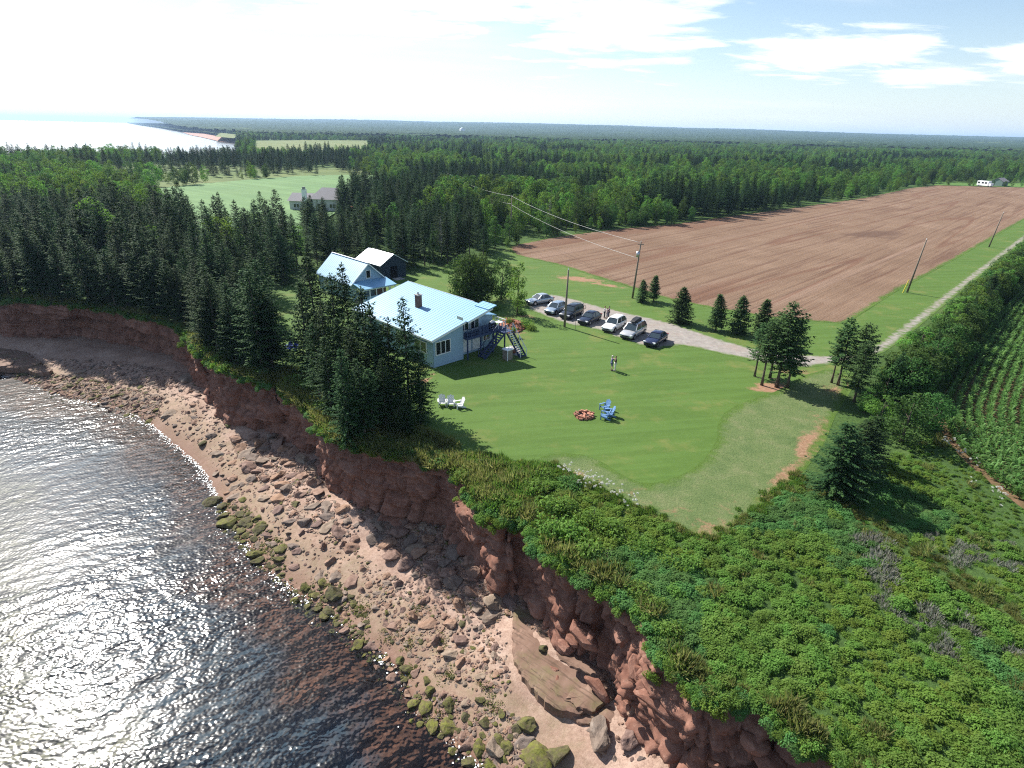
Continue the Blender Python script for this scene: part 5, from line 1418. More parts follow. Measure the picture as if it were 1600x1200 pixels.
# distant grey-roofed house beside the pale green field
D = empty("house", (*at(497, 306, 4.6), 0), R(-8)); tag(D, "distant grey-roofed house among trees beside the pale green field", "house")
wb = MB().box((3.2, 2, 1.9), (9.5, 8, 3.8)).box((-5.2, 1, 1.5), (7.4, 6, 3.0)); wb.obj("wall", simple("pale_house_wall", (.5, .5, .48), .8), D)
def hip(parent, cx, cy, z, lx, ly, h, rid, name="roof"):
    m_ = MB().add([(cx - lx / 2, cy - ly / 2, z), (cx + lx / 2, cy - ly / 2, z), (cx + lx / 2, cy + ly / 2, z), (cx - lx / 2, cy + ly / 2, z), (cx - rid, cy, z + h), (cx + rid, cy, z + h), ], [(0, 1, 5, 4), (1, 2, 5), (2, 3, 4, 5), (3, 0, 4), (3, 2, 1, 0)])
    return m_.obj(name, M_GREYR, parent)
hip(D, 3.2, 2, 3.82, 10.6, 9, 3.2, 2.6); hip(D, -5.2, 1, 3.02, 8.4, 7, 2.2, 3.9)
chd = MB().box((-3.4, -2.3, 3.4), (1.5, .5, 6.8)).obj("chimney", M_WHITE, D); MB().box((-3.4, -2.3, 7.0), (.8, .6, .8)).obj("chimney_cap", M_CONC, chd)
for a in (.5, 4.5): window(D, 'y', a, a + 1.8, 1.2, 2.5, -2, 2)
for a in (-7.5,): window(D, 'y', a, a + 1.8, 1.0, 2.2, -2, 2)
cdt_sheet("bare_red_yard", poly([(530, 312), (556, 311), (562, 324), (530, 330)]), .5, simple("red_yard_soil", (.34, .15, .085), .9, .2, .3))
fx, fy = -255.0, 2990.0
FB = empty("farm_building", (fx, fy, 13), R(15)); FB.scale = (1.5, 1.5, 1.1); tag(FB, "tiny white farm building beside a far pale field near the horizon", "building")
wb = MB(); prism(wb, [(-7, -2), (7, -2), (7, 10), (0, 15), (-7, 10)], 0, 18); wb.obj("wall", M_WHITE, FB)
slope_roof(FB, -7.6, 9.9, 0, 15.2, -.6, 18.6, M_ROOFW, .3, 3); slope_roof(FB, .02, 15.2, 7.6, 9.9, -.6, 18.6, M_ROOFW, .3, 3)
cx_, cy_ = at(1536, 291.5)
CV = empty("camper", (cx_, cy_, 0), R(-70)); tag(CV, "white camper parked on the grass at the far end of the ploughed field", "camper")
MB().box((0, 0, 1.9), (6.5, 2.5, 2.6)).obj("body", M_WHITE, CV); MB().box((4.0, 0, 1.35), (1.5, 2.3, 1.5)).obj("cab", M_WHITE, CV)
for a in (-2.2, 0, 1.8): MB().box((a, -1.27, 2.2), (1.1, .05, .8)).obj("window", M_GLASS, CV)
for a in (-2, 3.6):
    for b in (-1.1, 1.1): MB().tube([(a, b - .12, .42), (a, b + .12, .42)], .42, 12).obj("wheel", M_DARK, CV)
cx_, cy_ = at(1556, 290.5)
SH = empty("shed", (cx_, cy_, 0), R(-60)); tag(SH, "small grey-green shed beside the far white camper", "shed")
wb = MB(); prism(wb, [(-3, 0), (3, 0), (3, 2.6), (0, 4.4), (-3, 2.6)], 0, 7); wb.obj("wall", simple("grey_green_boards", (.16, .22, .20), .8), SH)
slope_roof(SH, -3.3, 2.5, 0, 4.5, -.3, 7.3, M_GREYR, .1, 1); slope_roof(SH, .01, 4.5, 3.3, 2.5, -.3, 7.3, M_GREYR, .1, 1)

# ------------------------------------------------------------------ poles and wires
M_POLE = simple("weathered_pole", (.20, .165, .13), .9, .25, 5, .15, bump=.3)
M_WIRE = simple("pale_power_cable", (.42, .42, .41), .4, .05, 1, .4)
def upole(px, py, h, label, arm=False, can=False, lean=(0, 0), guard=False):
    x, y = at(px, py)
    e = tag(empty("utility_pole", (x, y, 0)), label, "utility pole", "utility poles")
    MB().tube([(0, 0, -.3), (lean[0] * .5, lean[1] * .5, h * .5), (lean[0], lean[1], h)], [.17, .14, .10], 9).obj("pole", M_POLE, e, True)
    if arm: MB().bar((lean[0] - .5, lean[1], h - .35), (lean[0] + .5, lean[1], h - .35), .10, .12).obj("crossarm", M_POLE, e)
    if can:
        MB().tube([(lean[0] - .34, lean[1] - .2, h - 2.3), (lean[0] - .34, lean[1] - .2, h - 1.45)], .25, 12).obj("transformer", M_METAL, e, True)
    for dz in (.06,): MB().tube([(lean[0], lean[1], h), (lean[0], lean[1], h + .22)], [.06, .035], 7).obj("insulator", M_WHITE, e)
    if guard: MB().tube([(-.9, -.3, 0), (-.35, -.1, 2.3)], .07, 6).obj("guy_guard", simple("yellow_plastic", (.62, .52, .04), .5), e)
    return Vector((x + lean[0], y + lean[1], h))
u1 = upole(882, 511, 8.0, "bare wooden pole on the lawn in front of the parked cars", lean=(.08, -.1))
u2 = upole(988, 466, 9.2, "wooden pole with a grey transformer can beside the young spruces", True, True, (.35, -.5))
u3 = upole(1417, 457, 9.3, "leaning wooden pole with a yellow guy guard on the grass by the gravel track", lean=(.55, -.3), guard=True)
u4 = upole(1545, 386, 8.5, "farthest wooden pole on the grass by the gravel track", lean=(.6, -.2))
u5 = upole(798, 368, 9.8, "wooden pole against the trees at the far corner of the ploughed field", lean=(.1, 0))
def wire(a, b, sag, label, r=.022):
    pts = [a.lerp(b, t) - Vector((0, 0, sag * 4 * t * (1 - t))) for t in np.linspace(0, 1, 24)]
    tag(MB().tube(pts, r, 5).obj("power_cable", M_WIRE, None, True), label, "power cable", "power cables")
dn = Vector((0, 0, -1))
wire(u5 + dn * .1, u2 + dn * .1, .9, "upper pale power cable between the transformer pole and the field-corner pole", .025)
wire(u5 + dn * 2.2, u2 + dn * 2.6, .9, "lower pale power cable between the transformer pole and the field-corner pole", .025)
far_w = Vector((*at(706, 315), 0)) ; far_w = Vector((-27.0, 245.0, 9.0))
wire(u5 + dn * .1, far_w, 1.2, "upper power cable running from the field-corner pole back into the trees", .028)
wire(u5 + dn * 2.0, far_w + dn * 2, 1.4, "lower power cable running from the field-corner pole back into the trees", .028)
x, y = at(899, 515)
sk = tag(MB().tube([(x, y, 0), (x - .1, y + .05, 1.6), (x - .22, y + .1, 3.0)], [.03, .028, .02], 6).obj("thin_stake", M_POLE), "thin leaning stake on the lawn edge in front of the dark four-by-four", "stake")

# ------------------------------------------------------------------ cars
def paint(name, c, metal=.3):
    s = NT(name); return s.done(s.pbr(c, .28, None, .5, metal, coat=.8))
M_TYRE = simple("tyre_rubber", (.018, .018, .019), .85, .2, 9)
M_RIM = simple("alloy_rim", (.45, .45, .47), .3, .1, 9, metal=.7)
M_LAMP = simple("headlight_glass", (.72, .74, .76), .15, .05, 5, .7)
M_TAIL = simple("tail_light", (.35, .02, .02), .25, .1, 5)
M_BLACKP = simple("black_plastic", (.02, .02, .022), .5, .1, 9)
M_CGLASS = glass("car_glass", (.03, .045, .055))
M_PLATE = simple("number_plate", (.65, .66, .64), .5, .05, 3)
def car(loc, rz_, col, style, label):
    e = tag(empty("parked_car", (*loc, .022), rz_), label, "car", "cars parked along the drive")
    L, W, belt, top, ws0, ws1, r0_, r1_ = {  # length, width, belt height, roof height, windscreen base/top x, rear glass top/base x
        'sedan': (4.6, 1.78, .95, 1.45, .85, .15, -1.15, -1.75), 'suv': (4.65, 1.85, 1.05, 1.70, .95, .35, -1.75, -2.15),
        'van': (5.0, 1.95, 1.05, 1.76, 1.25, .45, -2.0, -2.35), 'hatch': (4.2, 1.75, 1.0, 1.52, .95, .25, -1.45, -1.95)}[style]
    hl = L / 2; zb = .22; hood = belt - .08; tail = belt + (.02 if style == 'sedan' else .0)
    st = [(hl, .70, .38, .60), (hl - .06, .82, .27, .68), (hl - .35, .93, zb, hood - .12), (ws0 + .1, 1.0, zb, hood), (ws0 - .5, 1.0, zb, belt), (-.6, 1.0, zb, belt), (r1_ + .1, 1.0, zb, tail), (-hl + .25, .95, zb + .02, tail - .04), (-hl + .05, .88, .30, tail - .10), (-hl, .80, .40, tail - .22)]
    V, F = [], []
    for x, wf_, z0, z1 in st:
        w2 = W / 2 * wf_
        ring = [(0, z0), (w2 * .86, z0), (w2 * .97, z0 + .12), (w2, z0 + (z1 - z0) * .5), (w2 * .975, z0 + (z1 - z0) * .80), (w2 * .90, z1 - .035), (w2 * .74, z1), (0, z1 + .035)]
        ring = ring + [(-a, b) for a, b in ring[-2:0:-1]]
        V += [(x, a, b) for a, b in ring]
    n = 14
    for i in range(len(st) - 1):
        for j in range(n): F.append((i * n + j, i * n + (j + 1) % n, (i + 1) * n + (j + 1) % n, (i + 1) * n + j))
    F.append(tuple(range(n))[::-1]); F.append(tuple((len(st) - 1) * n + j for j in range(n)))
    MB().add(V, [f[::-1] for f in F]).obj("body", col, e, True)
    wb_, wt = W / 2 * .90, W / 2 * .70
    A = [(ws0, wb_, belt - .02), (ws1, wt, top - .05), (r0_, wt, top - .06), (r1_, wb_, belt - .02)]
    P = lambda i, s_: (A[i][0], A[i][1] * s_, A[i][2])
    # painted shell: roof and pillars
    rm = MB(); rs = []
    for x, k, dz in ((ws1 + .06, .93, -.03), (ws1 - .12, .99, .03), ((ws1 + r0_) / 2, 1.0, .06), (r0_ + .1, .98, .03), (r0_ - .08, .92, -.035)):
        rs.append([(x, wt * k * 1.06, top - .055 + dz * .3), (x, wt * k * .9, top + dz - .01), (x, wt * k * .4, top + dz + .015), (x, -wt * k * .4, top + dz + .015), (x, -wt * k * .9, top + dz - .01), (x, -wt * k * 1.06, top - .055 + dz * .3)])
    V = [v for r_ in rs for v in r_]; F = [(i * 6 + j, (i + 1) * 6 + j, (i + 1) * 6 + j + 1, i * 6 + j + 1) for i in range(4) for j in range(5)] + [(i * 6 + 5, (i + 1) * 6 + 5, (i + 1) * 6, i * 6) for i in range(4)]
    rm.add(V, F); rm.obj("roof", col, e, True)
    pl_ = MB()
    for s_ in (-1, 1):
        for i, j in ((0, 1), (3, 2)): pl_.bar(Vector(P(i, s_)) , Vector(P(j, s_)), .09, .07)
        xm = (ws0 + r0_) / 2 - .05; pl_.bar((xm - .02, wb_ * s_, belt), (xm - .1, wt * 1.02 * s_, top - .05), .08, .05)
    pl_.obj("pillar", col, e)
    MB().add([P(0, 1), P(0, -1), P(1, -1), P(1, 1)], [(0, 1, 2, 3)]).obj("windscreen", M_CGLASS, e)
    MB().add([P(3, -1), P(3, 1), P(2, 1), P(2, -1)], [(0, 1, 2, 3)]).obj("rear_window", M_CGLASS, e)
    for s_ in (-1, 1): MB().add([P(3, s_), P(0, s_), P(1, s_), P(2, s_)], [(0, 1, 2, 3)]).obj("side_window", M_CGLASS, e)
    rw_ = .34 if style != 'sedan' else .32
    for xw in (hl - .88, -hl + .85):
        for s_ in (-1, 1):
            ya = s_ * (W / 2 - .19); yb = s_ * (W / 2 + .012)
            wh = MB().tube([(xw, ya, rw_), (xw, yb, rw_)], rw_, 18).obj("wheel", M_TYRE, e)
            MB().tube([(xw, yb - s_ * .02, rw_), (xw, yb + s_ * .012, rw_)], rw_ * .62, 12).obj("rim", M_RIM, wh)
            MB().tube([(xw, s_ * (W / 2 - .2), rw_ + .02), (xw, s_ * (W / 2 - .012), rw_ + .02)], rw_ + .085, 18).obj("wheel_arch", M_BLACKP, e)
    for s_ in (-1, 1):
        MB().box((hl - .17, s_ * W * .355, .66), (.26, .36, .13), s_ * -.35).obj("headlight", M_LAMP, e)
        MB().box((-hl + .07, s_ * W * .36, .80), (.16, .30, .17)).obj("taillight", M_TAIL, e)
        MB().box((ws0 - .25, s_ * (W / 2 + .07), belt + .06), (.12, .20, .13)).obj("mirror", col, e)
    MB().box((hl - .02, 0, .52), (.10, W * .52, .16)).obj("grille", M_BLACKP, e); MB().box((hl - .03, 0, .33), (.12, W * .72, .12)).obj("bumper", M_BLACKP, e)
    MB().box((-hl - .005, 0, .62), (.03, .34, .16)).obj("licence_plate", M_PLATE, e)
    return e, dict(L=L, W=W, top=top, hl=hl)
C_SIL, C_WHT = paint("silver_paint", (.48, .52, .56), .55), paint("white_paint", (.80, .80, .79), .0)
C_NAV, C_BLK, C_GRN, C_LSIL = paint("navy_paint", (.014, .018, .055), .2), paint("black_blue_paint", (.010, .013, .030), .2), paint("dark_grey_paint", (.022, .026, .034), .3), paint("warm_silver_paint", (.55, .55, .55), .45)
C_SIL2 = paint("blue_silver_paint", (.34, .42, .50), .5)
face = math.atan2(-.82, -.57)
def cpos(px, py): return at(px, py)
car(cpos(843, 474), math.atan2(-.55, -.84), C_SIL, 'sedan', "silver saloon parked side-on, farthest left of the row by the feathery tree")
car(cpos(868, 488), face, C_SIL2, 'hatch', "blue-silver hatchback second in the row, next to the dark four-by-four")
cB, dB = car(cpos(893, 494), face, C_GRN, 'suv', "dark grey four-by-four with bicycles carried behind it")
car(cpos(921, 503), face, C_BLK, 'sedan', "dark blue-black saloon parked left of the white four-by-four")
car(cpos(959, 514), face, C_WHT, 'suv', "white four-by-four in the middle of the row of cars")
cV, dV = car(cpos(989, 524), face, C_LSIL, 'van', "silver minivan with a black box on its roof")
car(cpos(1024, 536), face, C_NAV, 'sedan', "navy saloon at the lawn end of the row of cars")
# roof box, resting on the minivan
rb = empty("roof_box", (cV.location.x, cV.location.y, cV.location.z + dV['top'] + .08), face); tag(rb, "black cargo box on the roof of the silver minivan", "roof box")
V = []
for x, w_, z0, z1 in ((.75, .25, .10, .16), (.55, .38, .03, .30), (.0, .44, .02, .42), (-1.0, .44, .02, .44), (-1.25, .40, .04, .38), (-1.32, .34, .1, .28)):
    V += [(x - .2, w_, z0), (x - .2, w_, (z0 + z1) / 2), (x - .2, w_ * .8, z1), (x - .2, -w_ * .8, z1), (x - .2, -w_, (z0 + z1) / 2), (x - .2, -w_, z0)]
F = [(i * 6 + j, i * 6 + (j + 1) % 6, (i + 1) * 6 + (j + 1) % 6, (i + 1) * 6 + j) for i in range(5) for j in range(6)] + [(5, 4, 3, 2, 1, 0), (30, 31, 32, 33, 34, 35)]
MB().add(V, F).obj("box_shell", M_BLACKP, rb)
MB().bar((.1, -.6, 0), (.1, .6, 0), .05, .06).bar((-1.1, -.6, 0), (-1.1, .6, 0), .05, .06).obj("roof_bar", M_BLACKP, rb)
# two bicycles hung behind the dark four-by-four
def bicycle(parent_car, off, lat, label, col):
    fx_, fy_ = math.cos(face), math.sin(face)
    px_, py_ = parent_car.location.x - fx_ * off, parent_car.location.y - fy_ * off
    e = tag(empty("bicycle", (px_, py_, .45), face + math.pi / 2), label, "bicycle", "bicycles carried on a car")
    for x in (-.52, .52):
        pts = [(x + .33 * math.cos(a), lat, .45 + .33 * math.sin(a)) for a in np.linspace(0, 2 * math.pi, 17)]
        MB().tube(pts, .022, 5, False).obj("wheel", M_TYRE, e)
    fr = MB()
    for a, b in (((-.52, .45), (-.15, .82)), ((-.15, .82), (.38, .85)), ((-.1, .40), (.38, .85)), ((-.1, .40), (-.18, .95)), ((-.52, .45), (-.1, .40)), ((.52, .45), (.36, .95))): fr.bar((a[0], lat, a[1]), (b[0], lat, b[1]), .035, .035)
    fr.obj("frame", col, e); MB().box((-.19, lat, .97), (.24, .1, .05)).obj("saddle", M_BLACKP, e); MB().bar((.36, lat - .25, .97), (.36, lat + .25, .97), .03, .03).obj("handlebar", M_BLACKP, e)
bicycle(cB, dB['hl'] + .22, 0, "bicycle nearest the tailgate of the dark four-by-four", C_WHT); bicycle(cB, dB['hl'] + .42, 0, "outer bicycle on the carrier of the dark four-by-four", C_SIL)
rk = tag(empty("bicycle_rack", (cB.location.x, cB.location.y, .022), face), "dark carrier rack at the tail of the dark four-by-four", "bicycle rack")
MB().bar((-dB['hl'] + .1, 0, .5), (-dB['hl'] - .5, 0, .5), .06, .06).bar((-dB['hl'] - .15, -.6, .52), (-dB['hl'] - .15, .6, .52), .06, .1).obj("bar", M_BLACKP, rk)

# ------------------------------------------------------------------ chairs and the fire ring
def chair(px, py, rz_, mat, label, group):
    x, y = at(px, py)
    e = tag(empty("garden_chair", (x, y, .01), rz_), label, "chair", group)
    m_ = MB()
    for k in range(5): m_.add([(-.28, .30 - k * .12, .38 - k * .028), (.28, .30 - k * .12, .38 - k * .028), (.28, .19 - k * .12, .354 - k * .028), (-.28, .19 - k * .12, .354 - k * .028), (-.28, .30 - k * .12, .35 - k * .028), (.28, .30 - k * .12, .35 - k * .028), (.28, .19 - k * .12, .324 - k * .028), (-.28, .19 - k * .12, .324 - k * .028)], [(3, 2, 1, 0), (4, 5, 6, 7), (0, 1, 5, 4), (1, 2, 6, 5), (2, 3, 7, 6), (3, 0, 4, 7)])
    m_.obj("seat", mat, e)
    m_ = MB()
    for k in range(5):
        xx = -.24 + k * .12; tp_ = 1.02 - .05 * abs(k - 2)
        m_.bar((xx * .9, -.26, .22), (xx * 1.12, -.26 - (tp_ - .22) * .42, tp_), .105, .03)
    m_.bar((-.3, -.37, .48), (.3, -.37, .48), .03, .07); m_.obj("backrest", mat, e)
    for s_ in (-1, 1):
        MB().box((s_ * .37, -.02, .585), (.14, .72, .035)).obj("armrest", mat, e)
        MB().box((s_ * .34, .30, .285), (.05, .09, .57)).obj("leg", mat, e)
        MB().bar((s_ * .31, .30, .34), (s_ * .31, -.62, .03), .04, .12).obj("leg", mat, e)
        MB().box((s_ * .35, -.32, .40), (.04, .06, .34)).obj("arm_support", mat, e)
    return e
M_CHB = simple("blue_chair_paint", (.13, .24, .42), .5, .06, 4); M_CHW = simple("white_chair_paint", (.74, .75, .76), .5, .04, 4); M_CHN = simple("royal_blue_plastic", (.03, .06, .30), .45, .05, 4)
fp = Vector((*at(912, 650), 0))
def toward(px, py, t): x, y = at(px, py); return math.atan2(t[1] - y, t[0] - x) - math.pi / 2
chair(944, 641, toward(944, 641, fp), M_CHB, "blue lawn chair behind the other two by the fire ring", "blue chairs by the fire ring")
chair(951, 650, toward(951, 650, fp), M_CHB, "blue lawn chair farthest from the fire ring, right of the others", "blue chairs by the fire ring")
chair(944, 654, toward(944, 654, fp), M_CHB, "blue lawn chair nearest the sea side of the fire ring group", "blue chairs by the fire ring")
for (px, py, rz_, lb) in [(691, 634, R(188), "white lawn chair at the seaward end of its row of three"), (704, 635, R(184), "middle white lawn chair of the row of three"), (717, 637, R(118), "white lawn chair turned sideways, nearest the lawn in its row of three")]:
    chair(px, py, rz_, M_CHW, lb, "white chairs at the lawn edge")
for (px, py, lb) in [(451, 548, "royal blue chair in the shade near the cleft, closer to the cliff"), (460, 547, "royal blue chair in the shade near the cleft, closer to the houses")]:
    chair(px, py, R(160), M_CHN, lb, "blue chairs in the shade by the cleft")
FRG = tag(empty("fire_ring", (fp.x, fp.y, .01)), "round fire pit of loose red bricks on the lawn", "fire pit")
M_FBR = simple("red_fire_brick", (.36, .165, .11), .9, .35, 7, bump=.4, objrand=.7); M_ASH = simple("ash_and_charcoal", (.05, .04, .036), .95, .5, 8)
brick_me = MB().box((0, 0, .08), (.30, .17, .16)).mesh("brick_mesh", M_FBR)
MB().tube([(0, 0, .0), (0, 0, .05)], [.75, .65], 14).obj("ash_bed", M_ASH, FRG)
for k in range(26):
    a = k * 2 * math.pi / 13 + (.24 if k >= 13 else 0) + random.gauss(0, .05); q = (.82 if k < 13 else .72) + random.gauss(0, .08)
    o = link("brick", brick_me, FRG, None, (q * math.cos(a), q * math.sin(a), 0 if k < 13 else .15 + random.uniform(-.05, .02)))
    o.rotation_euler = (random.gauss(0, .18), random.gauss(0, .18), a + math.pi / 2 + random.gauss(0, .35)); o.scale = [random.uniform(.8, 1.25)] * 3
for k in range(7):
    o = link("brick", brick_me, FRG, None, (random.gauss(0, .3), random.gauss(0, .3), .04)); o.rotation_euler = (random.gauss(0, .3), random.gauss(0, .3), random.uniform(0, 3))

# ------------------------------------------------------------------ people
def skin_obj(name, joints, bones, radii, mat, parent, root=0, sub=1):
    me = bpy.data.meshes.new(name); me.from_pydata([tuple(j) for j in joints], bones, [])
    o = bpy.data.objects.new(name, me); COL.objects.link(o)
    md = o.modifiers.new("skin", 'SKIN'); md.use_smooth_shade = True
    for i, v in enumerate(me.skin_vertices[0].data):
        r_ = radii[i]; v.radius = (r_, r_) if not isinstance(r_, tuple) else r_; v.use_root = (i == root)
    sb = o.modifiers.new("sub", 'SUBSURF'); sb.levels = sub; sb.render_levels = sub
    dg = bpy.context.evaluated_depsgraph_get(); dg.update()
    nm = bpy.data.meshes.new_from_object(o.evaluated_get(dg)); nm.name = name
    bpy.data.objects.remove(o); bpy.data.meshes.remove(me)
    nm.materials.clear(); nm.materials.append(mat)
    for p in nm.polygons: p.use_smooth = True
    return link(name, nm, parent)
M_SKIN = simple("skin", (.48, .29, .21), .6, .08, 20)
def person(px, py, rz_, hgt, top_c, leg_c, hair_c, label, arms, stride=.10, long_legs=True, group=None, loc=None):
    x, y = at(px, py) if loc is None else loc
    e = tag(empty("person", (x, y, .015), rz_), label, "person", group); s = hgt / 1.75; e.scale = (s, s, s)
    # x forward, y left
    J = {'pel': (0, 0, .95), 'wai': (.01, 0, 1.10), 'che': (0, 0, 1.30), 'nek': (.0, 0, 1.49), 'hd0': (.02, 0, 1.58), 'hd1': (.03, 0, 1.66), 'hd2': (.02, 0, 1.735)}
    for sd, sg in (('l', 1), ('r', -1)):
        f = stride * sg
        J['hip' + sd] = (0, .09 * sg, .91); J['kne' + sd] = (.04 + f * .5, .095 * sg, .49); J['ank' + sd] = (f, .10 * sg, .085); J['toe' + sd] = (f + .15, .11 * sg, .035)
        J['sho' + sd] = (0, .175 * sg, 1.42)
        el, wr = arms[sd]; J['elb' + sd] = (el[0], el[1] * sg, el[2]); J['wri' + sd] = (wr[0], wr[1] * sg, wr[2])
    names = list(J); ix = {n_: i for i, n_ in enumerate(names)}
    bones = [('pel', 'wai'), ('wai', 'che'), ('che', 'nek'), ('nek', 'hd0'), ('hd0', 'hd1'), ('hd1', 'hd2')]
    for sd in 'lr': bones += [('pel', 'hip' + sd), ('hip' + sd, 'kne' + sd), ('kne' + sd, 'ank' + sd), ('ank' + sd, 'toe' + sd), ('che', 'sho' + sd), ('sho' + sd, 'elb' + sd), ('elb' + sd, 'wri' + sd)]
    rad = {'pel': (.13, .10), 'wai': (.125, .095), 'che': (.15, .105), 'nek': .055, 'hd0': .075, 'hd1': .095, 'hd2': .07}
    for sd in 'lr': rad.update({'hip' + sd: .095, 'kne' + sd: .058, 'ank' + sd: .040, 'toe' + sd: .032, 'sho' + sd: .060, 'elb' + sd: .042, 'wri' + sd: .028})
    body = skin_obj("body", [J[n_] for n_ in names], [(ix[a], ix[b]) for a, b in bones], [rad[n_] for n_ in names], M_SKIN, e)
    # hands with fingers, joined into the body mesh
    hb = MB()
    for sd, sg in (('l', 1), ('r', -1)):
        el, wr = Vector(J['elb' + sd]), Vector(J['wri' + sd]); d = (wr - el).normalized(); sdv = d.cross(Vector((1, .2, .1))).normalized(); pn_ = d.cross(sdv).normalized()
        hb.tube([wr - d * .02, wr + d * .04, wr + d * .09], [.026, .036, .034], 6)
        for k, l in enumerate((.070, .082, .078, .060)):
            b0 = wr + d * .085 + sdv * (k - 1.5) * .017; hb.tube([b0, b0 + d * l * .55, b0 + d * l * .95 + pn_ * .02], [.009, .0085, .006], 4)
        b0 = wr + d * .03 + sdv * -.032; hb.tube([b0, b0 - sdv * .03 + d * .035, b0 - sdv * .035 + d * .06], [.011, .010, .007], 4)
    hd = Vector(J['hd1'])
    hb.tube([hd + Vector((.085, 0, .02)), hd + Vector((.112, 0, -.012))], [.010, .016], 5)           # nose
    for sg in (-1, 1): hb.tube([hd + Vector((.005, .090 * sg, -.02)), hd + Vector((-.005, .100 * sg, .02))], [.014, .02], 5)
    bm_ = bmesh.new(); bm_.from_mesh(body.data); tmp = hb.mesh("hands", M_SKIN); bm_.from_mesh(tmp); bm_.to_mesh(body.data); bm_.free(); bpy.data.meshes.remove(tmp)
    eb = MB()
    for sg in (-1, 1): eb.box(hd + Vector((.092, .035 * sg, .018)), (.012, .026, .012))
    eb.obj("eyes", M_DARK, e); MB().box(hd + Vector((.094, 0, -.045)), (.012, .05, .010)).obj("mouth", simple("lips", (.35, .13, .11), .6), e)
    bm_ = bmesh.new(); bmesh.ops.create_icosphere(bm_, subdivisions=2, radius=.118)
    bmesh.ops.delete(bm_, geom=[v for v in bm_.verts if v.co.z < -.03 - .5 * v.co.x * (v.co.x < 0) and v.co.x > -.06 or v.co.x > .07 and v.co.z < .05 or v.co.z < -.075], context='VERTS')
    hm = bpy.data.meshes.new("hair"); bm_.to_mesh(hm); bm_.free(); link("hair", hm, e, simple("hair_" + label[:6], hair_c, .7, .2, 9), tuple(hd + Vector((-.012, 0, .018))))
    mt = simple("top_" + label[-9:], top_c, .85, .08, 8); ml = simple("legs_" + label[-9:], leg_c, .85, .08, 8)
    def sub_(keys, bn, grow, mat, name, over={}):
        kk = {n_: i for i, n_ in enumerate(keys)}
        rr2 = []
        for n_ in keys:
            r_ = over.get(n_, rad.get(n_, .05)); rr2.append(tuple(a + grow for a in r_) if isinstance(r_, tuple) else r_ + grow)
        skin_obj(name, [J[n_] for n_ in keys], [(kk[a], kk[b]) for a, b in bn], rr2, mat, e)
    for sd in 'lr':
        J['slv' + sd] = tuple(Vector(J['sho' + sd]).lerp(Vector(J['elb' + sd]), .75)); J['hem' + sd] = tuple(Vector(J['kne' + sd]).lerp(Vector(J['ank' + sd]), .85 if long_legs else .05))
    J['col'] = (0, 0, 1.45)
    sub_(['wai', 'pel', 'che', 'col', 'shol', 'shor', 'slvl', 'slvr'], [('wai', 'pel'), ('wai', 'che'), ('che', 'col'), ('che', 'shol'), ('che', 'shor'), ('shol', 'slvl'), ('shor', 'slvr')], .020, mt, "shirt", {'col': .06, 'slvl': .048, 'slvr': .048})
    kk = ['pel', 'hipl', 'hipr', 'knel', 'kner'] + (['heml', 'hemr'] if long_legs else [])
    bn = [('pel', 'hipl'), ('pel', 'hipr'), ('hipl', 'knel'), ('hipr', 'kner')] + ([('knel', 'heml'), ('kner', 'hemr')] if long_legs else [])
    sub_(kk, bn, .017, ml, "trousers" if long_legs else "shorts", {'heml': .045, 'hemr': .045, 'pel': (.125, .095)})
    for sd in 'lr':
        a, t_ = Vector(J['ank' + sd]), Vector(J['toe' + sd]); MB().tube([a + Vector((-.05, 0, -.04)), a + Vector((.03, 0, -.035)), t_ + Vector((0, 0, .005)), t_ + Vector((.05, 0, -.005))], [.036, .046, .040, .02], 7).obj("shoe", simple("shoe_" + label[:4] + sd, (.5, .5, .5) if leg_c[0] > .3 else (.06, .05, .05), .7), e, True)
    return e
hang = lambda o=.0: ((.0, .26, 1.16), (.06 + o, .29, .93))
fold = ((.02, .27, 1.17), (.22, .12, 1.12)); around = ((.16, .30, 1.30), (.30, .10, 1.34)); hips = ((-.02, .36, 1.20), (.05, .19, 1.02))
# a couple holding each other on the lawn; three talking on the drive
c0 = at(958, 579)
vx = Vector((1, .15, 0)).normalized()
person(0, 0, math.atan2(vx.y, vx.x), 1.80, (.10, .13, .24), (.10, .12, .22), (.50, .47, .42), "person in a blue top with pale hair, left of the pair embracing on the lawn", {'l': around, 'r': around}, .04, False, "people on the lawn", (c0[0] - .22, c0[1] - .03))
person(0, 0, math.atan2(-vx.y, -vx.x), 1.70, (.018, .018, .022), (.66, .66, .64), (.07, .045, .03), "person in a black top and white trousers, right of the pair embracing on the lawn", {'l': around, 'r': around}, .04, True, "people on the lawn", (c0[0] + .22, c0[1] + .04))
person(944, 497, R(-15), 1.75, (.72, .72, .72), (.03, .03, .04), (.14, .06, .035), "person in a white top and dark trousers standing on the drive", {'l': hang(), 'r': fold}, .05, True, "people on the drive")
person(948.5, 497.5, R(150), 1.55, (.55, .40, .45), (.30, .28, .32), (.10, .06, .04), "smaller person in a pale pink top between two others on the drive", {'l': hang(), 'r': hang(.05)}, .05, True, "people on the drive")
person(951, 497, R(170), 1.75, (.05, .05, .10), (.10, .09, .12), (.05, .035, .03), "person in dark navy clothes on the drive, nearest the white four-by-four", {'l': hips, 'r': hang()}, .05, True, "people on the drive")
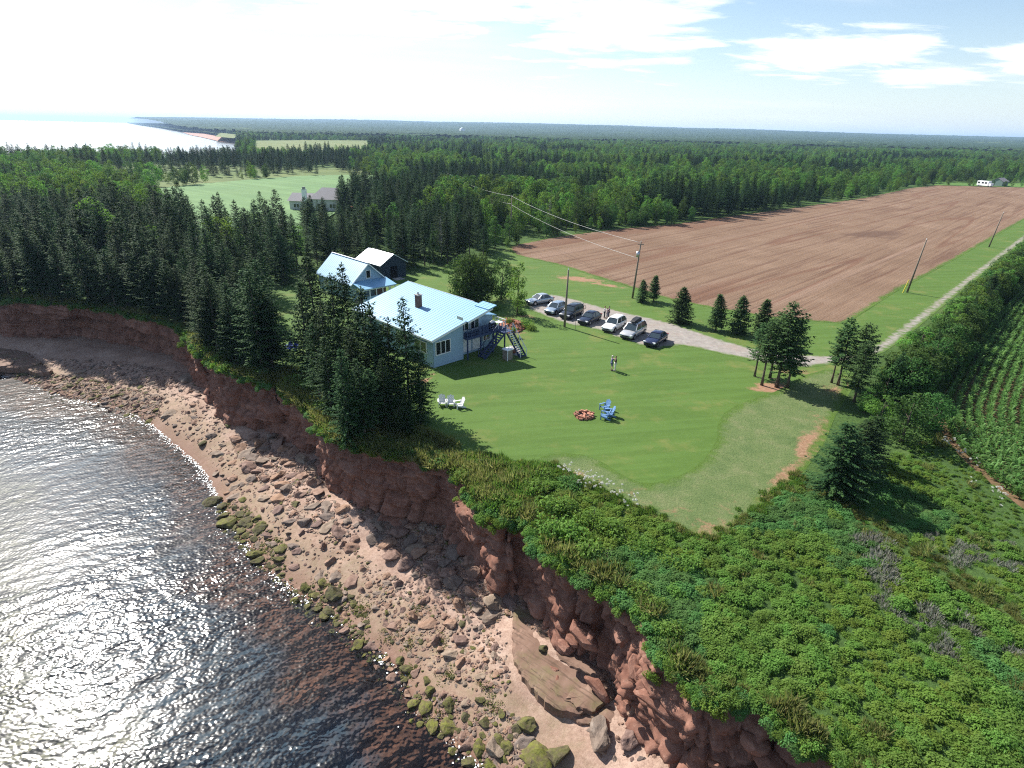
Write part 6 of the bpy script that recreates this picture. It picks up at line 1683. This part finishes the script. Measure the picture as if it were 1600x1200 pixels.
# ------------------------------------------------------------------ rocks of the beach
def m_rock(name, stops, rand=.5, green=0.):
    s = NT(name)
    c = s.ramp(s.noise(1.6, 7, .7), stops)
    if green:
        ge = s.n('ShaderNodeNewGeometry'); sz = s.n('ShaderNodeSeparateXYZ'); s.l(ge.outputs['Normal'], sz.inputs[0])
        f = s.math('MULTIPLY', s.rng(sz.outputs[2], .1, .7), s.rng(s.noise(2.2, 5, .7, loc=(3, 1, 7)), .38, .6, 0, green))
        c = s.mix(f, c, s.ramp(s.noise(5, 3, .6), [(.3, (.075, .075, .028)), (.7, (.135, .135, .042))]))
    rd = s.rand()
    c = s.hsv(c, h=s.math('ADD', s.math('MULTIPLY', rd, .02), .49), sat=s.math('ADD', s.math('MULTIPLY', rd, .3), .9), v=s.math('ADD', s.math('MULTIPLY', rd, rand), 1 - rand / 2))
    return s.done(s.pbr(c, .88, s.bump(s.noise(9, 5, .75), .7, .05), .2))
M_ROCK = m_rock("red_brown_beach_rock", [(.3, (.150, .092, .070)), (.55, (.225, .148, .115)), (.75, (.30, .215, .175))])
M_ROCKG = m_rock("grey_brown_rock", [(.3, (.135, .100, .080)), (.55, (.205, .160, .130)), (.75, (.28, .235, .20))])
M_WEEDR = m_rock("weed_grown_rock", [(.3, (.050, .042, .026)), (.55, (.095, .080, .045)), (.75, (.16, .14, .07))], .4, .9)
def rock_mesh(name, seed, sub, flat, cuts, mat, rough_=.13):
    r = np.random.default_rng(seed)
    bm_ = bmesh.new(); bmesh.ops.create_icosphere(bm_, subdivisions=sub, radius=1.0)
    P = np.array([v.co for v in bm_.verts])
    for _ in range(cuts):
        n_ = r.normal(0, 1, 3); n_[2] *= .8; n_ /= np.linalg.norm(n_); d = r.uniform(.42, .78)
        o_ = np.maximum(P @ n_ - d, 0); P = P - o_[:, None] * n_ * .92
    P[:, 0] *= r.uniform(.9, 1.35); P[:, 1] *= r.uniform(.7, 1.0); P[:, 2] *= flat
    off = r.uniform(0, 50, 3)
    dsp = np.array([mnoise.fractal(Vector(p * 1.7 + off), 1.0, 2.0, 4) for p in P])
    nr = P / (np.linalg.norm(P, axis=1)[:, None] + 1e-6); P = P + nr * (dsp * rough_)[:, None]
    for v, p in zip(bm_.verts, P): v.co = p
    me = bpy.data.meshes.new(name); bm_.to_mesh(me); bm_.free(); me.materials.append(mat)
    return me
RK = [rock_mesh("beach_rock", 500 + i, 3, f, c, M_ROCK if i % 3 else M_ROCKG) for i, (f, c) in enumerate([(.45, 9), (.32, 7), (.5, 10), (.26, 8), (.4, 12), (.5, 8), (.34, 10), (.55, 11)])]
RW = [rock_mesh("weedy_rock", 540 + i, 3, f, c, M_WEEDR) for i, (f, c) in enumerate([(.45, 7), (.35, 8), (.55, 9)])]
RB = [rock_mesh("big_boulder", 560 + i, 4, f, c, m_, .12) for i, (f, c, m_) in enumerate([(.75, 13, M_ROCKG), (.6, 12, M_ROCK), (.8, 14, M_ROCK)])]
def rock(x, y, s, me, label, grp, sink=.25, name="beach_rock", cat="rock", rot=None):
    z = float(beach_z(np.array([[x, y]]))[0])
    o = link(name, me, None, None, (x, y, z + s * (.16 - sink * .5)))
    o.scale = (s, s * random.uniform(.8, 1.1), s * random.uniform(.8, 1.15)); o.rotation_euler = (random.gauss(0, .18), random.gauss(0, .18), random.uniform(0, 6.28) if rot is None else rot)
    return tag(o, label, cat, grp)
# special ones
for (px, py, s, me, lb) in [(936, 1160, 1.35, RB[0], "big blocky grey boulder on the sand below the near cliff"), (982, 1172, .75, RB[1], "boulder leaning on the big blocky grey one"), (772, 1160, .85, RB[0], "pale boulder at the water's edge, nearest the bottom of the photo"),
                            (838, 1175, .95, RW[0], "long weed-grown boulder between the pale boulder and the sand"), (824, 1130, .7, RW[2], "upright weedy boulder behind the pale one"), (870, 1178, 1.2, RW[1], "broad mossy boulder low on the sand, partly out of the photo"),
                            (848, 1030, .42, RW[2], "bright moss-green rock on the flat slab ledge"), (855, 1000, .60, RB[1], "red boulder at the upper end of the flat slab ledge"), (1010, 1115, 1.9, RB[2], "huge red slumped block leaning on the near cliff foot"), (1062, 1150, 1.7, RB[1], "dark overhung red block right of the huge slumped one"),
                            (735, 890, .95, RB[1], "square red boulder at the edge of the cove shadow"), (742, 912, .85, RB[2], "square red boulder in front of the one at the cove shadow"), (660, 870, .8, RK[2], "rounded brown boulder in the middle of the rubble band"), (700, 905, .7, RK[5], "rounded grey boulder left of the square red ones"),
                            (352, 805, 1.1, RW[1], "flat weed-covered rock standing in the shallows"), (325, 772, .9, RW[0], "long weedy rock lying in the water off the sand"), (265, 645, .9, RK[3], "long dark flat rock lying alone on the pale sand"), (295, 600, 1.3, RK[3], "layered flat boulder at the first headland's foot"),
                            (520, 920, 1.0, RW[2], "mossy hump of rock at the tideline"), (512, 940, .5, RW[0], "bright mossy rock just below the mossy hump"), (560, 990, .6, RW[1], "low weedy rock at the tideline left of the green patches"), (362, 668, 1.0, RK[4], "stacked dark boulder at the second headland's foot")]:
    x, y = at(px, py, -7.0)
    rock(x, y, s, me, lb, None, .12, "boulder", "boulder")
# angular red blocks slumped against the near cliff
RC = [rock_mesh("slump_block", 580 + i, 3, f, c, M_CLIFF, .07) for i, (f, c) in enumerate([(.75, 18), (.6, 16), (.9, 20), (.5, 16), (.7, 22)])]
sl_i = [i for i in range(len(cl)) if dn_[i] < 9.5]
for k in range(46):
    i = random.choice(sl_i); o_ = .3 + 2.6 * random.random() ** 1.2
    x, y = cl[i] + nor[i] * o_; s_ = random.uniform(.35, 1.25) * (1 - .12 * o_)
    zb = max(float(beach_z(np.array([[x, y]]))[0]), -1.6 - 2.3 * o_ + random.uniform(-.5, .3))
    o = link("boulder", RC[k % 5], None, None, (x, y, zb + s_ * .1)); o.scale = (s_ * random.uniform(.9, 1.5), s_, s_ * random.uniform(.7, 1.1)); o.rotation_euler = (random.gauss(0, .35), random.gauss(.25, .3), math.atan2(tan[i][1], tan[i][0]) + random.gauss(0, .35))
    z_ = "large" if s_ > .8 else "small"
    tag(o, z_ + " angular red block slumped against the near cliff", "boulder", z_ + " red blocks slumped against the near cliff")
# flat bedrock ledge with stepped slabs
def slab(parent, pts, z0, z1, mat, name="slab"):
    pg = smooth_line([at(px, py, (z0 + z1) / 2) for px, py in pts], 1, True)
    pg = resample(np.vstack([pg, pg[:1]]), .24)[0][:-1]; pg = pg + rng.normal(0, .05, pg.shape) + .35 * np.stack([fbm(pg[:, 0] * 1.1, pg[:, 1] * 1.1, 5, 3) - .5, fbm(pg[:, 0] * 1.1, pg[:, 1] * 1.1, 9, 3) - .5], 1)
    c_ = pg.mean(0); m_ = MB(); n = len(pg)
    v = [(x, y, z0) for x, y in c_ + (pg - c_) * 1.02] + [(x, y, z1 - .05 + .04 * math.sin(i * 1.3)) for i, (x, y) in enumerate(pg)] + [(x, y, z1) for x, y in c_ + (pg - c_) * .94] + [(x, y, z1 + .05) for x, y in c_ + (pg - c_) * .5] + [(c_[0], c_[1], z1 + .07)]
    f = [(k * n + i, k * n + (i + 1) % n, (k + 1) * n + (i + 1) % n, (k + 1) * n + i) for k in range(3) for i in range(n)] + [(3 * n + i, 3 * n + (i + 1) % n, 4 * n) for i in range(n)]
    return m_.add(v, f).obj(name, mat, parent)
def m_ledge():
    s = NT("ledge_sandstone")
    c = s.ramp(s.noise(.8, 7, .7, sxyz=(1, .5, 1), rz=R(-40)), [(.3, (.135, .078, .056)), (.55, (.20, .125, .092)), (.75, (.26, .175, .135))])
    g_ = s.rng(s.noise(.45, 5, .65, loc=(1, 5, 0)), .48, .70, 0, .6)
    c = s.mix(g_, c, s.ramp(s.noise(3, 4, .7), [(.3, (.085, .075, .035)), (.7, (.15, .155, .055))]))
    gr = s.noise(1.0, 4, .6, sxyz=(.5, 5, 1), rz=R(-40))
    c = s.mix(s.rng(gr, .35, .5, .6, 0), c, (.07, .045, .03))
    return s.done(s.pbr(c, .85, s.bump(gr, .5, .06), .25))
ML = m_ledge()
LD = tag(empty("rock_ledge", (0, 0, 0)), "broad flat greenish rock ledge with stepped edges below the near cliff", "rock ledge")
slab(LD, [(800, 968), (812, 940), (850, 955), (885, 990), (925, 1020), (958, 1048), (1000, 1078), (985, 1092), (948, 1098), (908, 1128), (880, 1122), (850, 1100), (822, 1072), (800, 1030)], -7.30, -6.30, ML)
slab(LD, [(880, 1090), (920, 1078), (968, 1090), (950, 1104), (918, 1124), (895, 1112)], -7.20, -6.16, ML)
slab(LD, [(835, 965), (870, 985), (905, 1015), (900, 1035), (862, 1020), (838, 1000)], -7.10, -6.15, ML)
slab(LD, [(960, 1050), (1010, 1080), (1025, 1100), (995, 1100), (970, 1080)], -7.10, -6.03, ML)
slab(LD, [(918, 1126), (950, 1108), (975, 1110), (962, 1135), (930, 1138)], -7.20, -6.43, ML)
slab(LD, [(806, 985), (835, 1000), (868, 1040), (905, 1072), (930, 1092), (905, 1112), (868, 1092), (838, 1062), (812, 1030)], -7.2, -6.22, ML)
slab(LD, [(850, 1000), (900, 1030), (940, 1060), (950, 1078), (915, 1062), (875, 1040)], -7.2, -6.12, ML)
slab(LD, [(885, 1118), (915, 1122), (955, 1118), (935, 1142), (902, 1140)], -7.4, -6.62, ML)
LE2 = tag(empty("rock_ledge", (0, 0, 0)), "grey layered rock ledge at the foot of the left cove wall", "rock ledge")
slab(LE2, [(-40, 540), (0, 545), (35, 550), (55, 562), (70, 572), (30, 580), (-40, 572)], -7.6, -6.75, ML); slab(LE2, [(-30, 553), (10, 558), (28, 570), (0, 578), (-40, 575)], -7.4, -6.55, ML); slab(LE2, [(48, 570), (72, 574), (86, 582), (60, 586), (40, 580)], -7.5, -6.95, ML)
LE3 = tag(empty("rock_ledge", (0, 0, 0)), "pale bedrock apron between the boulders and the shaded cliff foot", "rock ledge")
slab(LE3, [(480, 745), (520, 760), (560, 790), (590, 812), (570, 820), (530, 800), (490, 790), (470, 768)], -7.4, -6.78, ML); slab(LE3, [(445, 735), (470, 725), (500, 740), (490, 760), (460, 756)], -7.4, -6.7, ML)
# scattered ones
regions = [  # polygon px, count, size lo, hi, weedy share
    ([(580, 820), (640, 830), (700, 860), (760, 900), (800, 950), (770, 985), (700, 940), (640, 890), (590, 860)], 420, .16, .95, 0),
    ([(700, 860), (760, 880), (850, 960), (880, 1000), (840, 1000), (780, 960), (720, 910)], 160, .15, .55, 0),
    ([(360, 690), (430, 690), (490, 730), (500, 770), (430, 760), (380, 730)], 240, .18, .95, 0),
    ([(440, 750), (500, 770), (560, 830), (560, 870), (480, 830), (430, 790)], 120, .16, .9, 0),
    ([(60, 575), (150, 590), (260, 620), (235, 652), (120, 618), (0, 575)], 560, .16, .55, .25),
    ([(200, 590), (290, 600), (360, 640), (370, 680), (300, 690), (240, 640)], 110, .14, .55, .05),
    ([(300, 660), (360, 690), (430, 770), (560, 860), (700, 960), (800, 1050), (780, 1080), (650, 1000), (500, 910), (400, 840), (340, 740)], 200, .12, .75, .05),
    ([(560, 880), (700, 930), (790, 1000), (800, 1090), (700, 1060), (600, 980)], 200, .10, .36, .1),
    ([(340, 775), (385, 785), (440, 840), (450, 880), (400, 875), (350, 820)], 150, .15, .7, .8), ([(455, 900), (520, 890), (575, 950), (580, 1000), (520, 960), (460, 935)], 90, .14, .6, .75), ([(600, 1000), (660, 1030), (680, 1100), (640, 1090), (610, 1040)], 60, .14, .5, .7), ([(400, 860), (480, 905), (560, 960), (640, 1040), (700, 1130), (640, 1110), (560, 1010), (470, 945)], 60, .10, .4, .6),
    ([(650, 1060), (760, 1090), (830, 1130), (860, 1200), (740, 1200), (680, 1130)], 150, .16, .6, .75),
    ([(890, 1000), (960, 1050), (1020, 1110), (1000, 1130), (930, 1060)], 70, .18, .55, 0),
    ([(540, 780), (640, 800), (740, 860), (720, 880), (640, 850), (560, 820)], 200, .14, .55, 0),
    ([(70, 560), (200, 570), (290, 590), (280, 610), (150, 595)], 130, .14, .5, 0),
    ([(900, 1120), (1000, 1130), (1080, 1190), (1000, 1200), (920, 1190)], 40, .1, .3, 0)]
cand = []
for (pg, n, lo, hi, wsh) in regions:
    n = int(n * 1.35)
    pw = poly(pg, -7.0); lo_, hi_ = pw.min(0), pw.max(0)
    k = 0
    while k < n:
        p = rng.uniform(lo_, hi_, (n * 4, 2)); p = p[inside(p, pw)]
        for q in p:
            if k >= n: break
            s = lo + (hi - lo) * rng.random() ** 2.3
            cand.append((q[0], q[1], s, rng.random() < wsh)); k += 1
cand.sort(key=lambda c: -c[2] / math.hypot(c[0], c[1], 32))
kept = []; cell = {}
for c in cand:
    kx, ky = int(c[0] // 1.4), int(c[1] // 1.4); ok_ = True
    for a in (-1, 0, 1):
        for b in (-1, 0, 1):
            for d in cell.get((kx + a, ky + b), ()):
                if math.hypot(c[0] - d[0], c[1] - d[1]) < .72 * (c[2] + d[2]): ok_ = False
    if ok_: cell.setdefault((kx, ky), []).append(c); kept.append(c)
def where(x, y):
    d = math.hypot(x, y)
    return 2 if y < 34 else 1 if y < 52 else 0
lab = {(False, 0): "brown rock on the beach below the left cove", (False, 1): "brown rock in the rubble below the house", (False, 2): "brown rock on the sand near the flat ledge",
       (True, 0): "weed-grown rock by the water below the left cove", (True, 1): "weed-grown rock along the middle tideline", (True, 2): "weed-grown rock along the near tideline"}
for (x, y, s, wd_) in kept[:262]:
    k = where(x, y); sz_ = "large" if s > .6 else "medium" if s > .42 else "small"
    nr_ = " close under the cliff" if seg_dist(np.array([[x, y]]), coast_all)[0][0] < 4.5 and not wd_ else ""
    rock(x, y, s, random.choice(RW if wd_ else RK), sz_ + " " + lab[(wd_, k)] + nr_, sz_ + (" weed-grown rocks " if wd_ else " brown rocks ") + ("below the left cove", "below the house", "near the ledge")[k] + nr_)
rest = np.array([(x, y, s, w_) for (x, y, s, w_) in kept[262:]], float)
# plus small stones
small_pts = []
for (pg, n) in [(regions[0][0], 900), (regions[1][0], 350), (regions[2][0], 500), (regions[3][0], 250), (regions[4][0], 1500), (regions[5][0], 250), (regions[6][0], 500), (regions[7][0], 350), (regions[12][0], 300), (regions[14][0], 500), (regions[15][0], 400), (regions[13][0], 250), (regions[8][0], 300), (regions[9][0], 200), (regions[11][0], 250)]:
    pw = poly(pg, -7.0); n = int(n * 2.2); p = rng.uniform(pw.min(0), pw.max(0), (n * 5, 2)); p = p[inside(p, pw)][:n]
    small_pts.append(np.c_[p, .05 + .17 * rng.random(len(p)) ** 2, rng.random(len(p)) < (.7 if pg in (regions[8][0], regions[9][0], regions[11][0]) else .05)])
rest = np.vstack([rest] + small_pts)
rz_ = beach_z(rest[:, :2])
src = []
for o in SC.objects:
    if o.name.startswith("beach_rock") and o.data not in [q.data for q in src]: src.append(o)
wsrc = [o for o in src if o.data.name.startswith("weedy")]; src = [o for o in src if o.data.name.startswith("beach_rock")]
wm_ = rest[:, 3] > .5
for nm, mm, so, lb in (("beach_stones", ~wm_, src, "smaller brown stones strewn over the beach"), ("weedy_stones", wm_, wsrc, "smaller weed-grown stones along the tideline")):
    n = mm.sum()
    tag(scatter(nm, np.c_[rest[mm, :2], rz_[mm] + rest[mm, 2] * .02], rest[mm, 2], np.stack([rng.normal(0, .2, n), rng.normal(0, .2, n), rng.uniform(0, 6.28, n)], 1), so, 9), lb, kind='stuff')
# bright green weed tufts on the sand and the red rock bed by the house
gw = []
for (px, py, n, s_) in [(570, 945, 40, .8), (640, 1000, 26, .6), (655, 950, 30, .9), (690, 1000, 20, .5), (605, 985, 20, .6), (700, 1050, 26, .7), (640, 1040, 20, .5), (760, 1075, 24, .8), (775, 1105, 26, .7), (380, 800, 30, 1.2), (420, 850, 24, 1.), (360, 780, 26, .9), (680, 1110, 20, .5), (150, 605, 40, 3), (110, 600, 30, 3)]:
    c = np.array(at(px, py, -7.3)); gw.append(c + rng.normal(0, .5 * s_, (n, 2)))
gw = np.vstack(gw); gw = gw[rng.random(len(gw)) < .5]
M_WEED = foliage("green_seaweed", (.07, .085, .02), (.12, .15, .03), (.18, .22, .05), .2, .4)
SW = host("seaweed_tuft", tuft_mesh("seaweed", 600, 34, .12, .30, .05, M_WEED, 4.0), (*at(655, 950, -7.2), float(beach_z(np.array([at(655, 950, -7.2)]))[0])), "bright green seaweed tuft on the sand by the mossy rocks", "seaweed")
tag(scatter("green_seaweed", np.c_[gw, beach_z(gw) + .02], rng.uniform(.5, 1.3, len(gw)), tilt(len(gw), .2), [SW], 10), "patches of bright green seaweed on the lower beach", kind='stuff'); SW["kind"] = "stuff"
M_GST = m_rock("red_garden_stone", [(.3, (.20, .075, .048)), (.55, (.30, .125, .085)), (.75, (.40, .21, .15))])
GS = [rock_mesh("garden_stone", 620 + i, 2, .7, 8, M_GST) for i in range(4)]
gc = np.array(at(799, 511))
for k in range(70):
    a = random.uniform(0, 6.28); q = math.sqrt(random.random())
    x, y = gc[0] + 1.9 * q * math.cos(a), gc[1] + 2.6 * q * math.sin(a); s = random.uniform(.16, .42)
    o = link("garden_stone", GS[k % 4], None, None, (x, y, .95 * (1 - q ** 1.5) + s * .2)); o.scale = (s, s, s); o.rotation_euler = (random.uniform(-.5, .5), random.uniform(-.5, .5), a)
    tag(o, "red stone of the heaped rock bed beside the house", "stone", "stones of the red rock bed")
mo = MB(); n = 18
rings = [(1.0, -.02), (.8, .35), (.5, .75), (.2, .92)]
v = [(gc[0] + 2.0 * q * math.cos(k * 6.283 / n), gc[1] + 2.7 * q * math.sin(k * 6.283 / n), z + .08 * math.sin(k * 2.1 + q * 9)) for q, z in rings for k in range(n)] + [(gc[0], gc[1], .95)]
f = [(r_ * n + k, r_ * n + (k + 1) % n, (r_ + 1) * n + (k + 1) % n, (r_ + 1) * n + k) for r_ in range(3) for k in range(n)] + [(3 * n + k, 3 * n + (k + 1) % n, 4 * n) for k in range(n)]
tag(mo.add(v, f).obj("soil_mound", simple("red_mound_soil", (.26, .11, .07), .95, .3, 3, bump=.6)), "mound of red soil under the heaped garden stones", "mound")
for (px, py, s_, v_, lb) in [(795, 503, .7, 0, "small green shrub growing in the top of the red rock bed"), (803, 516, .6, 2, "small green shrub low on the seaward side of the red rock bed"), (822, 511, 1.1, 0, "green bush on the lawn right of the red rock bed"), (830, 516, .9, 2, "lower green bush shaded by the feathery tree's foot"), (772, 484, 1.2, 2, "dark bush behind the house's back corner"), (815, 492, .8, 1, "little bush between the silver saloon and the rock bed")]:
    x, y = at(px, py, .9 if px < 810 and py > 500 else 0)
    e = empty("shrub", (x, y, .8 if px < 810 and py > 500 else 0), px); e.scale = (s_,) * 3; tag(e, lb, "shrub"); link("stem", SHR[v_][1], e); link("foliage", SHR[v_][0], e)
# ------------------------------------------------------------------ the air
hz = MB().box((2000, 0, 64), (46000, 46000, 154))
hm_ = bpy.data.materials.new("air_haze"); hm_.use_nodes = True
ht = hm_.node_tree; ht.nodes.clear()
ho = ht.nodes.new('ShaderNodeOutputMaterial'); hv = ht.nodes.new('ShaderNodeVolumePrincipled')
hv.inputs['Color'].default_value = (.48, .70, 1.0, 1); hv.inputs['Density'].default_value = 9e-5; hv.inputs['Anisotropy'].default_value = .2
ht.links.new(hv.outputs[0], ho.inputs['Volume'])
tag(hz.obj("haze", hm_), "thin blue summer haze over the far woods", kind='stuff')
print("objects", len(SC.objects))
